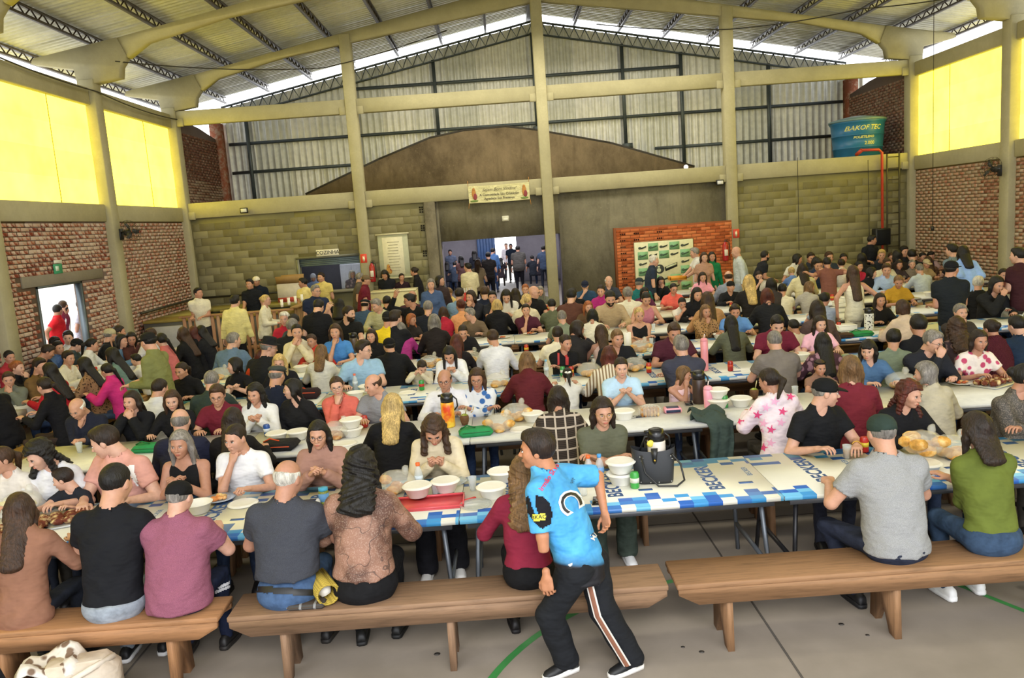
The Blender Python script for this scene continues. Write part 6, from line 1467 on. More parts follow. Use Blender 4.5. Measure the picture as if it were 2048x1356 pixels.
for i, c in enumerate(parsed):
    pl, u, v, az, hz, sex, hair, hc_, top_, cl, arm, ex, words = c
    u, v = float(u), float(v); az_ = AZ[az]; hz_ = float(hz) if hz else az_
    g = eval('dict(%s)' % ex) if ex else {}
    o = dict(sex=sex, hair=hair, hcol=hc_, top=top_, mat=matspec(cl), arm=arm, g=g, skin=SKINS[(i * 7 + len(words)) % 5], beard=g.get('beard'),
             trm=mat('denim', g.get('trm', TRMS[i % 5])))
    if hc_ in 'wgy' and (i % 3): o['skin'] = 'c89a84'
    child = sex in 'bg'
    seat = .46; mode = 'sit'
    if len(pl) == 2:
        r, sd = pl; yh = ROWS[r] - (.44 if r == 'A' else .42) if sd == 'b' else ROWS[r] + (1.17 if r == 'A' else 1.2)
        lean0 = .16 if arm in 'tecpx' else .08
        q = aty(u, v, yh + (lean0 if sd == 'b' else -lean0)); s = (q.z - seat) / .885
        s = max(.66 if child else .88, min(.85 if child else 1.10, s))
        x, y = q.x, yh
        facing = 'near side' if sd == 'b' else 'far side'
        pz = POSE[arm]
        if not pz:
            d = (hz_ - (0 if sd == 'b' else 180) + 180) % 360 - 180
            pz = ('back turned' if sd == 'b' else 'facing camera') if abs(d) < 35 else ('looking left' if (hz_ % 360) > 180 else 'looking right')
        lab = 'person in %s, %s, %s from left, %s of row %s' % (words, pz, ordn(rows[pl].index(u)), facing, NUM[r])
        if len(lab.split()) > 16: lab = 'person in %s, %s from left, %s of row %s' % (words, ordn(rows[pl].index(u)), facing, NUM[r])
        if len(lab.split()) > 16: lab = 'person in %s, %s from left, %s of row %s' % (words.split(' and ')[0], ordn(rows[pl].index(u)), facing, NUM[r])
        grp = 'people seated on the %s of row %s' % (facing, NUM[r])
    else:
        z = float(pl[1:]); k = pl[0]; lab = words[1:]
        if k == 'Z': q = atz(u, v, z); s = (z - seat) / .885; grp = 'people at the left wall tables'
        elif k == 'S': q = atz(u, v, z); s = z / 1.775; mode = 'stand'; grp = 'people standing in the hall'
        elif k == 'Q': q = atz(u, v, z); q.y = min(q.y, 33); q = aty(u, v, q.y); s = .9; grp = 'people seated in the inner hall'
        elif k == 'K': q = aty(u, v, 22.3); s = q.z / 1.775; mode = 'stand'; grp = 'people in the kitchen'
        elif k == 'C': q = aty(u, v, 20.75); s = q.z / 1.775; mode = 'stand'; grp = 'people at the cashier counter'
        elif k == 'O': t_ = XL - .75 - (0.5 if 'maroon' in words or 'white' in words else 0); rr_ = ray(u, v); tt = t_ / rr_[0]; q = Vector((t_, rr_[1] * tt, CAMH + rr_[2] * tt)); s = q.z / 1.775; mode = 'stand'; grp = 'people outside the side doorway'; s = max(.9, min(1.05, s))
        if child: s = max(s, .66) if mode == 'sit' else s
        f = Vector((math.sin(R(az_)), math.cos(R(az_)), 0)); q = q - f * (.14 if mode == 'sit' else .06 + g.get('lean', 0) * 1.0); x, y = q.x, q.y
    if pl[0] != 'O': x = max(-8.0, min(10.55, x))
    if words == 'dark tee, a child': y -= .16
    lod = 0 if y < 6.7 else (1 if y < 10.5 else 2)
    PERS[words] = person(x, y, az_, hz_, o, mode, s, lab, lod, grp, seat)
# ------------------------------------------------------------------ marks printed on clothes: laid on the cloth from the camera side
def to_local(root, p):
    return Matrix.Rotation(-root.rotation_euler.z, 4, 'Z') @ (Vector(p) - root.location)
def stick(key, me, m, name='print', off=.004, on='to'):
    root = PERS[key]; G = GROUND[root.name]; tgt = G[on]; md = G['top'] if on == 'to' else tgt.data
    bvh = BVHTree.FromPolygons([v.co for v in md.vertices], [tuple(p.vertices) for p in md.polygons])
    o = to_local(root, (0, 0, CAMH)); miss = []
    for v in me.vertices:
        r = ray(v.co.x, v.co.y); d = (to_local(root, Vector((r[0], r[1], r[2] + CAMH))) - o).normalized()
        h = bvh.ray_cast(o, d, 40)
        if h[0] is None:
            q = bvh.find_nearest(o + d * (root.location - Vector((0, 0, CAMH - 1))).length); v.co = q[0] + q[1] * off
        else: v.co = h[0] + (h[1] if h[1].dot(d) < 0 else -h[1]) * off - d * off * .3
    bm = bmesh.new(); bm.from_mesh(me); ls = sorted(e.calc_length() for e in bm.edges); lim = max(ls[len(ls) // 2] * 5, .05) if name != 'lettering' else .3
    bad = [f for f in bm.faces if any(e.calc_length() > lim for e in f.edges)]; bmesh.ops.delete(bm, geom=bad, context='FACES'); bm.to_mesh(me); bm.free()
    me.materials.clear(); me.materials.append(m)
    return link(me, name, tgt)
def px_text(txt, u, v, size, ang, shear=0.0, bold=0.0):
    me = text_mesh(txt, 1.0, mat('plastic', '222222'), shear, 0, bold); c, s = math.cos(R(ang)), math.sin(R(ang))
    for q in me.vertices: x, y = q.co.x * size, q.co.y * size; q.co = (u + x * c - y * s, v - (x * s + y * c), 0)
    return me
def px_poly(pts, step=4.0):
    xs = [p[0] for p in pts]; ys = [p[1] for p in pts]
    def inside(x, y):
        k = False
        for i in range(len(pts)):
            (x1, y1), (x2, y2) = pts[i], pts[i - 1]
            if (y1 > y) != (y2 > y) and x < (x2 - x1) * (y - y1) / (y2 - y1) + x1: k = not k
        return k
    V = []; F = []; ix = {}
    nx = int((max(xs) - min(xs)) / step) + 1; ny = int((max(ys) - min(ys)) / step) + 1
    def vid(i, j):
        if (i, j) not in ix: ix[i, j] = len(V); V.append((min(xs) + i * step, min(ys) + j * step, 0))
        return ix[i, j]
    for i in range(nx):
        for j in range(ny):
            if inside(min(xs) + (i + .5) * step, min(ys) + (j + .5) * step): F.append((vid(i, j), vid(i, j + 1), vid(i + 1, j + 1), vid(i + 1, j)))
    return raw('print', V, F, mat('plastic', '222222'), None, False) if F else None
def star(u, v, r, rot=0.0): return [(u + r * (1 if k % 2 == 0 else .42) * math.sin(R(36 * k + rot)), v - r * (1 if k % 2 == 0 else .42) * math.cos(R(36 * k + rot))) for k in range(10)]
# the running boy
t = NT('football_shirt'); sx = t.n('ShaderNodeSeparateXYZ'); t.put(sx.inputs[0], t.obj()); f = t.noise(9, detail=4)
base = t.ramp(f, [(.3, lin('3f93d0')), (.7, lin('57aee6'))]); zz = t.math('ADD', sx.outputs[2], t.math('MULTIPLY', sx.outputs[0], .25))
t.col(t.mix(t.ramp(zz, [(.71, (1, 1, 1)), (.73, (.5, .5, .5)), (.79, (0, 0, 0))]), base, lin('1d1d22'))); t.rough(.6, .3); t.bump(t.noise(7, t.mapped((1, 1, 1.9)), 2), .6, .05)
go = dict(z0=.685, lean=.20, bag=.022, legs=(((-.085, .0, .69), (-.15, .15, .41), (-.05, .12, .09)), ((.085, -.02, .69), (.05, -.09, .42), (.15, -.21, .09))), foot0=(-.84, .51, 0), foot1=(-.84, .51, 0),
          T0=(-.26, .08, .63), T1=(.25, -.03, .93), slv=.92, th=.026, wide=1.35, shoe='17181b', sole='e6e3de', trm='1b1d20', p=2, hem=-.03)
PERS['boy'] = person(.335, 4.40, 305, 278, dict(sex='b', hair='quiff', hcol='d', top='tee', mat=t.m, arm='k', g=go, skin='b9805f', trm=mat('cloth', '1c1e22')), 'stand', .88,
                     'boy in blue football shirt running past the nearest bench, looking left', 0, 'people standing in the hall')
def c7(x, y): return (950 + x / 2.627, 840 + y / 2.627)
for pts in ([(318, 405), (352, 412), (390, 445), (404, 500), (398, 555), (352, 582), (306, 540), (335, 510), (318, 460)], [(258, 424), (283, 408), (300, 462), (318, 510), (300, 530), (282, 500)]):
    stick('boy', px_poly([c7(p[0], p[1] - 10) for p in pts], 2.5), mat('cloth', '1a1a20'), 'sleeve_panel', .004)
stick('boy', px_poly([c7(p[0] + 2, p[1] - 18) for p in [(305, 515), (362, 508), (371, 520), (366, 545), (312, 550), (303, 535)]], 2), mat('plastic', 'd8cf3a', .6), 'sleeve_patch', .007)
stick('boy', px_text('BKAO', *c7(338, 511), 10.5, 4, 0, .01), mat('plastic', '24221a', .6), 'lettering', .009)
stick('boy', px_text('Irmão Silva', *c7(388, 302), 14, 57, 0, .015), mat('plastic', 'd8345e', .6), 'lettering', .005)
stick('boy', px_text('C', *c7(492, 432), 62, -58, 0, .05), mat('plastic', 'e6e6e6', .5), 'lettering', .005)
stick('boy', px_text('C', *c7(492, 432), 58, -58, 0, .0), mat('plastic', '1c1c20', .5), 'lettering', .008)
stick('boy', px_text('VIT', *c7(512, 322), 9, 62), mat('plastic', '1c1c30', .5), 'lettering', .006)
stick('boy', px_text('MA', *c7(625, 610), 13, 62, 0, .02), mat('plastic', 'e6e6e6', .5), 'lettering', .006)
G = GROUND[PERS['boy'].name]; r_ = PERS['boy']; cdir = (to_local(r_, (.15, 2.0, 1.6)) - to_local(r_, (.45, 4.4, .4))); cdir = Vector((cdir.x, cdir.y, 0)).normalized()
for cc, hw, of in (('d9d4cc', .024, .010), ('8a5a44', .014, .013)):
    for sd_, a_ in ((1, 0.35), (-1, -0.9)):
        Hp, K_, An_ = (Vector(q) for q in G['legs'][sd_]); V = []; F = []; n = 22; dd = Matrix.Rotation(a_ * -1, 3, 'Z') @ cdir
        for k in range(n):
            t_ = .42 + (1.98 - .42) * k / (n - 1); c_ = Hp.lerp(K_, t_) if t_ < 1 else K_.lerp(An_, t_ - 1); ax = (K_ - Hp).normalized().lerp((An_ - K_).normalized(), min(1, max(0, t_ - .5))); rad = (.0792 + (.0563 - .0792) * t_ if t_ < 1 else .0571 + (.0547 - .0571) * (t_ - 1)) + .024
            if t_ > 1: rad = .062 * .88 * 1.14 + (.046 * .88 * 1.35 - .062 * .88 * 1.14) * (t_ - 1) + .022
            e_ = (dd - ax * dd.dot(ax)).normalized(); w_ = ax.cross(e_).normalized()
            for q in (-1, 0, 1): V.append(c_ + e_ * (rad + of - (.004 if q else 0)) + w_ * hw * q)
        for k in range(n - 1):
            for q in (0, 1): F.append((k * 3 + q, k * 3 + q + 1, k * 3 + q + 4, k * 3 + q + 3))
        if sd_ > 0: link(raw('side_stripe', V, F, mat('plastic', cc, .7)), 'side_stripe', r_)
stick('boy', px_poly([c7(*p) for p in [(480, 735), (508, 728), (514, 762), (500, 770), (482, 758)]], 2), mat('plastic', 'c9c9c9', .6), 'badge', .006, 'tr')
# swoosh-shaped marks on the shoes of the boy
for o_ in [c for c in PERS['boy'].children if c.name.startswith('shoe')]:
    G = GROUND[PERS['boy'].name]; an = G['legs'][-1 if o_.name == 'shoe' or True else 1][2]
    vs = [v.co for v in o_.data.vertices]; cen = sum((Vector(v) for v in vs), Vector()) / len(vs)
    fd = Vector((-.84, .51, 0)).normalized(); sd_ = Vector((fd.y, -fd.x, 0))
    for s_ in (-1, 1):
        pts = [cen + fd * a * .01 + sd_ * s_ * .0485 + Vector((0, 0, b * .01)) for a, b in ((6, -.2), (1, -1.0), (-3.5, .2), (-7, 2.6), (-3.2, 1.6), (1, 1.0))]
        link(raw('shoe_mark', pts, [(0, 1, 2, 3, 4, 5)], mat('plastic', 'd8d8d8', .5), None, False), 'shoe_mark', o_)
# prints on other clothes
def c0(x, y): return (x / 3.938, 700 + y / 3.938)
K = 'pink tee with white print'; WH = mat('plastic', 'e8e4e2', .7)
stick(K, px_poly([c0(*p) for p in [(1005, 912), (1058, 906), (1062, 960), (1090, 1040), (1092, 1075), (1075, 1070), (1040, 1010)]], 2), WH)
stick(K, px_poly([c0(*p) for p in [(950, 1015), (978, 1040), (985, 1010), (1000, 1035), (1025, 1030), (1005, 1060), (1020, 1085), (985, 1070), (955, 1100), (960, 1065), (945, 1050)]], 1.6), WH)
stick(K, px_poly([c0(*p) for p in [(890, 918), (1010, 918), (1010, 926), (890, 924)]], 1.6), WH)
def c8(x, y): return (1440 + x / 6.4, 700 + y / 6.4)
for x, y, q in ((480, 830, 1), (590, 740, 0), (800, 790, 1), (655, 1020, 1), (780, 930, 0), (310, 720, 1), (240, 910, 1), (480, 1220, 0), (650, 1190, 0), (900, 600, 1), (555, 1250, 1), (700, 660, 0), (560, 940, 0), (500, 1040, 0)):
    stick('pink star print robe', px_poly(star(*c8(x, y), 9.5, 12), 1.5), mat('plastic', 'e04880' if q else 'eeaed0', .8), 'printed_star')
for dx in (-1, 1): stick('black top and red lanyard', px_poly([(1122 + dx * 7, 706), (1127 + dx * 8, 706), (1129 + dx * 9, 730), (1124 + dx * 8, 730)], 2), mat('plastic', 'b02a2a', .6), 'lanyard')
stick('charcoal tee and blue jeans', px_poly([(487, 1170), (620, 1180), (640, 1172), (640, 1182), (620, 1192), (487, 1182)], 3), mat('plastic', '121214', .5), 'belt', .006, 'tr')
stick('mauve polo and backwards black cap', px_poly([(436, 1172), (480, 1152), (480, 1157), (438, 1178)], 2), mat('plastic', 'e6e6ea', .6), 'side_stripe', .005, 'tr')
stick('mauve polo and backwards black cap', px_poly([(431, 1181), (476, 1163), (477, 1167), (432, 1187)], 2), mat('plastic', 'e6e6ea', .6), 'side_stripe', .005, 'tr')
# jewellery and watches
for key, sd in (('mauve top and glasses', -1), ('blue and white blouse', -1), ('black polo and black cap', -1)):
    G = GROUND[PERS[key].name]; w_, e_ = G['WR'][sd], G['EL'][sd]; u_ = (w_ - e_).normalized(); a_ = u_.cross(Vector((0, 0, 1))).normalized(); b_ = a_.cross(u_); q = w_ - u_ * .02
    B().tube([q + (a_ * math.cos(k * .5236) + b_ * math.sin(k * .5236)) * .033 for k in range(13)], .006, 5).obj('gold_watch', mat('metal', 'c9a14a', .8), PERS[key], True)
# ------------------------------------------------------------------ things on the tables
FOAM = mat('foam', 'e9e7e0'); CLEAR = mat('clear', 'dfe6ea'); BAG = mat('clear', 'e4e4da', .30)
def it_bowl(t, lid=1, s=1.0, food=None):
    b = B(); b.lathe([(.001, 0), (.068, 0), (.072, .004), (.098, .068), (.106, .072), (.106, .076), (.097, .076), (.068, .008), (.001, .006)], 24); b.obj('bowl_body', FOAM, t, True)
    if lid: B().lathe([(.106, .073), (.112, .077), (.112, .081), (.104, .084), (.103, .085), (.098, .0905), (.097, .091), (.092, .0912), (.088, .0885), (.085, .0882), (.03, .0895), (.001, .09)], 24).obj('lid', FOAM, t, True)
    elif food: B().ball((0, 0, .05), (.085, .085, .03), 12, 0, .12).obj('food', mat('bread', food), t, True)
def it_stack(t): it_bowl(t, 1)
def it_lid(t): B().lathe([(.110, 0), (.114, .004), (.114, .007), (.104, .009), (.099, .015), (.093, .0155), (.088, .013), (.03, .0138), (.001, .014)], 24).obj('lid_disc', FOAM, t, True)
def it_can(t, c='b02a22', c2='d8b040'):
    B().lathe([(.026, 0), (.033, .008), (.033, .105), (.027, .118), (.026, .122)], 16).obj('can_body', mat('plastic', c, .25), t, True)
    B().lathe([(.0336, .045), (.0336, .08)], 16).obj('can_label', mat('plastic', c2, .3), t, True); B().lathe([(.027, .120), (.022, .1195), (.001, .119)], 14).obj('can_top', mat('metal', 'b9bcc0', .8), t, True)
def it_bottle(t, c='e2642a', lab='c9d6e2', h=.22):
    k = h / .22; B().lathe([(.001, 0), (.028, 0), (.032, .01), (.032, .06), (.030, .07), (.032, .08), (.032, .135 * k), (.026, .165 * k), (.014, .19 * k), (.013, .205 * k)], 16).obj('bottle_body', CLEAR, t, True)
    B().lathe([(.016, .198 * k), (.0165, .203 * k), (.0165, .222 * k), (.001, .224 * k)], 12).obj('bottle_cap', mat('plastic', c, .4), t, True); B().lathe([(.0326, .085), (.0326, .125)], 16).obj('bottle_label', mat('plastic', lab, .5), t, True)
def it_cup(t, beer=None):
    B().lathe([(.001, .002), (.024, 0), (.034, .10), (.035, .102), (.033, .10), (.023, .004)], 14).obj('cup_wall', CLEAR, t, True)
    if beer: B().lathe([(.001, .004), (.022, .004), (.030, .065), (.001, .066)], 12).obj('drink', mat('clear', beer, .8), t, True)
def it_flask(t, c='d89a2a', c2='1a1a1c', h=.34, pat=None):
    B().lathe([(.001, 0), (.062, 0), (.066, .01), (.066, h - .10), (.060, h - .085)], 20).obj('flask_body', pat or mat('plastic', c, .3), t, True)
    B().lathe([(.062, h - .09), (.064, h - .05), (.055, h - .01), (.030, h), (.001, h + .004)], 20).obj('flask_top', mat('plastic', c2, .3), t, True)
    B().tube([(.055, 0, h - .03), (.095, 0, h - .07), (.10, 0, h - .14), (.066, 0, h - .18)], .008, 6).obj('flask_handle', mat('plastic', c2, .3), t, True); B().tube([(-.03, 0, h - .02), (-.085, 0, h - .025)], .012, 8).obj('flask_spout', mat('plastic', c2, .3), t, True)
def it_tumbler(t, c='e08a9c', h=.27):
    B().lathe([(.001, 0), (.040, 0), (.043, .01), (.046, h - .04), (.040, h - .03)], 18).obj('tumbler_body', mat('plastic', c, .35), t, True); B().lathe([(.044, h - .045), (.044, h - .015), (.03, h), (.001, h)], 18).obj('tumbler_lid', mat('plastic', c, .35), t, True); B().tube([(0, 0, h), (.01, 0, h + .05)], .006, 6).obj('straw', mat('plastic', 'e8d8d8', .4), t)
def it_bread(t, n=6, c='d9a24e', bag=1, r=.05):
    for k in range(n):
        a = 2.4 * k; q = .035 * math.sqrt(k) if k else 0; z = r * .7 if k < 4 else r * 1.75
        B().ball((q * math.cos(a) * 1.6, q * math.sin(a) * 1.3, z), (r * 1.15, r * .95, r * .72), 10, 0, .04).obj('bread_roll', mat('bread', c), t, True)
    if bag: B().ball((0, 0, .085), (.15, .125, .088), 14, 0, .06).ball((.07, .02, .175), (.03, .03, .04), 8, 0, .25).obj('plastic_bag', BAG, t, True)
def it_loaf(t):
    for k in range(6): B().box(-.09 + k * .03, -.063 + k * .03, -.05, .05, 0, .09, 0, .012).obj('bread_slice', mat('bread', 'b9803f'), t)
    B().ball((0, 0, .055), (.125, .07, .07), 12, 0, .06).obj('plastic_bag', BAG, t, True)
def it_plate(t, food='b5562e', rim='e6e4de', n=5, r=.12):
    B().lathe([(.001, .004), (.07, .003), (.075, .008), (r, .018), (r + .002, .021), (.072, .012), (.001, .008)], 22).obj('plate_body', mat('plastic', rim, .25), t, True)
    for k in range(n): a = 2.4 * k; q = .022 * math.sqrt(k); B().ball((q * math.cos(a), q * math.sin(a), .024), (rnd.uniform(.018, .034), rnd.uniform(.016, .028), rnd.uniform(.010, .018)), 8, 0, .15).obj('food_piece', mat('bread', food if k % 3 else 'd9b070'), t, True)
def it_meat(t):
    B().box(-.2, .2, -.13, .13, 0, .02, 0, .008).obj('tray', mat('metal', 'b9bbbd', .7), t)
    for k in range(12): B().ball((-.14 + .09 * (k % 4) + rnd.uniform(-.02, .02), -.07 + .07 * (k // 4), .045), (.05, .036, .030), 8, 0, .2).obj('meat_piece', mat('bread', '6b2f1c'), t, True)
def it_pouch(t, c='2f8f56', c2='23703f', sx=.16, sy=.10, h=.07):
    b = B(); b.box(-sx, sx, -sy, sy, 0, h, 0, .035); o = b.obj('pouch_body', mat('cloth', c), t, True); B().tube([(-sx * .8, -sy * .98, h * .7), (0, -sy * 1.02, h * .75), (sx * .8, -sy * .98, h * .7)], .005, 5).obj('zip', mat('plastic', c2, .5), t); B().tube([(-sx * .9, 0, h), (-sx * .5, 0, h + .03), (0, 0, h + .005)], .007, 5).obj('strap', mat('cloth', c2), t)
def it_phone(t): B().box(-.038, .038, -.078, .078, .001, .010, 0, .003).obj('phone_body', mat('plastic', '15161a', .2), t); B().box(-.034, .034, -.073, .073, .010, .0108).obj('screen', mat('plastic', '0c0d10', .05), t)
def it_jar(t): B().lathe([(.001, 0), (.036, 0), (.038, .01), (.038, .09), (.030, .10)], 16).obj('jar_body', mat('clear', '7f8a3a', .85), t, True); B().lathe([(.034, .098), (.035, .102), (.035, .12), (.001, .121)], 16).obj('jar_lid', mat('plastic', '3fa0c8', .4), t, True); B().lathe([(.0386, .02), (.0386, .08)], 16).obj('jar_label', mat('plastic', '5a8fc4', .5), t, True)
def it_napkin(t, c='e9e6e6'): B().box(-.085, .085, -.06, .06, 0, .05, 0, .012).obj('packet', mat('plastic', c, .5), t); B().box(-.07, .07, -.062, -.06, .008, .035).box(-.06, .06, -.045, .045, .05, .0505).obj('packet_print', mat('plastic', '24304f', .5), t)
def it_tray(t): B().box(-.26, .24, -.13, .13, 0, .008).box(-.26, .24, -.13, -.12, .008, .025).box(-.26, .24, .12, .13, .008, .025).box(-.26, -.25, -.13, .13, .008, .025).box(.23, .24, -.13, .13, .008, .025).obj('tray_body', mat('plastic', 'd9525c', .35), t)
def it_knife(t, c='c8322e'): B().box(-.10, .01, -.008, .008, .001, .003).obj('blade', mat('metal', 'c0c2c6', .9), t); B().box(.01, .11, -.011, .011, .001, .014, 0, .004).obj('knife_handle', mat('plastic', c, .4), t)
def it_gourd(t): B().lathe([(.001, 0), (.03, .004), (.042, .04), (.046, .08), (.040, .10)], 14).obj('cup_body', mat('wood', '6a4a30'), t, True); B().lathe([(.039, .098), (.02, .112), (.001, .115)], 12).obj('herb', mat('bread', '7f8f2a'), t, True); B().tube([(.01, 0, .09), (.03, 0, .19)], .005, 6).obj('straw', mat('metal', 'c8c09a', .8), t)
def it_roll(t): B().lathe([(.018, 0), (.055, 0), (.055, .24), (.018, .24), (.018, 0)], 18).obj('paper', mat('foam', 'eceae4'), t, True); B().lathe([(.0178, .0), (.0178, .241)], 10).obj('core', mat('plastic', 'a08a68', .8), t, True)
def it_box(t): B().box(-.14, .14, -.11, .11, 0, .07, 0, .01).obj('box_body', FOAM, t); B().box(-.145, .145, -.115, .115, .07, .085, 0, .008).obj('box_lid', FOAM, t)
def it_gplate(t): B().lathe([(.001, .003), (.08, .002), (.115, .014), (.117, .017), (.08, .006), (.001, .006)], 22).obj('plate_body', mat('clear', 'cfd8dc', .4), t, True)
KIND = dict(bowl=('foam_bowl', 'bowl', it_bowl), lid=('bowl_lid', 'lid', it_lid), can=('drink_can', 'can', it_can), bottle=('water_bottle', 'bottle', it_bottle), cup=('clear_cup', 'cup', it_cup), flask=('vacuum_flask', 'flask', it_flask),
            tumbler=('tumbler', 'tumbler', it_tumbler), bread=('bread_bag', 'bread', it_bread), loaf=('sliced_loaf', 'bread', it_loaf), plate=('plate', 'plate', it_plate), meat=('meat_tray', 'tray', it_meat), pouch=('pouch', 'bag', it_pouch),
            phone=('phone', 'phone', it_phone), jar=('jar', 'jar', it_jar), napkin=('napkin_packet', 'napkins', it_napkin), tray=('serving_tray', 'tray', it_tray), knife=('knife', 'knife', it_knife), gourd=('mate_cup', 'cup', it_gourd), roll=('paper_roll', 'roll', it_roll),
            box=('foam_box', 'box', it_box), gplate=('glass_plate', 'plate', it_gplate))
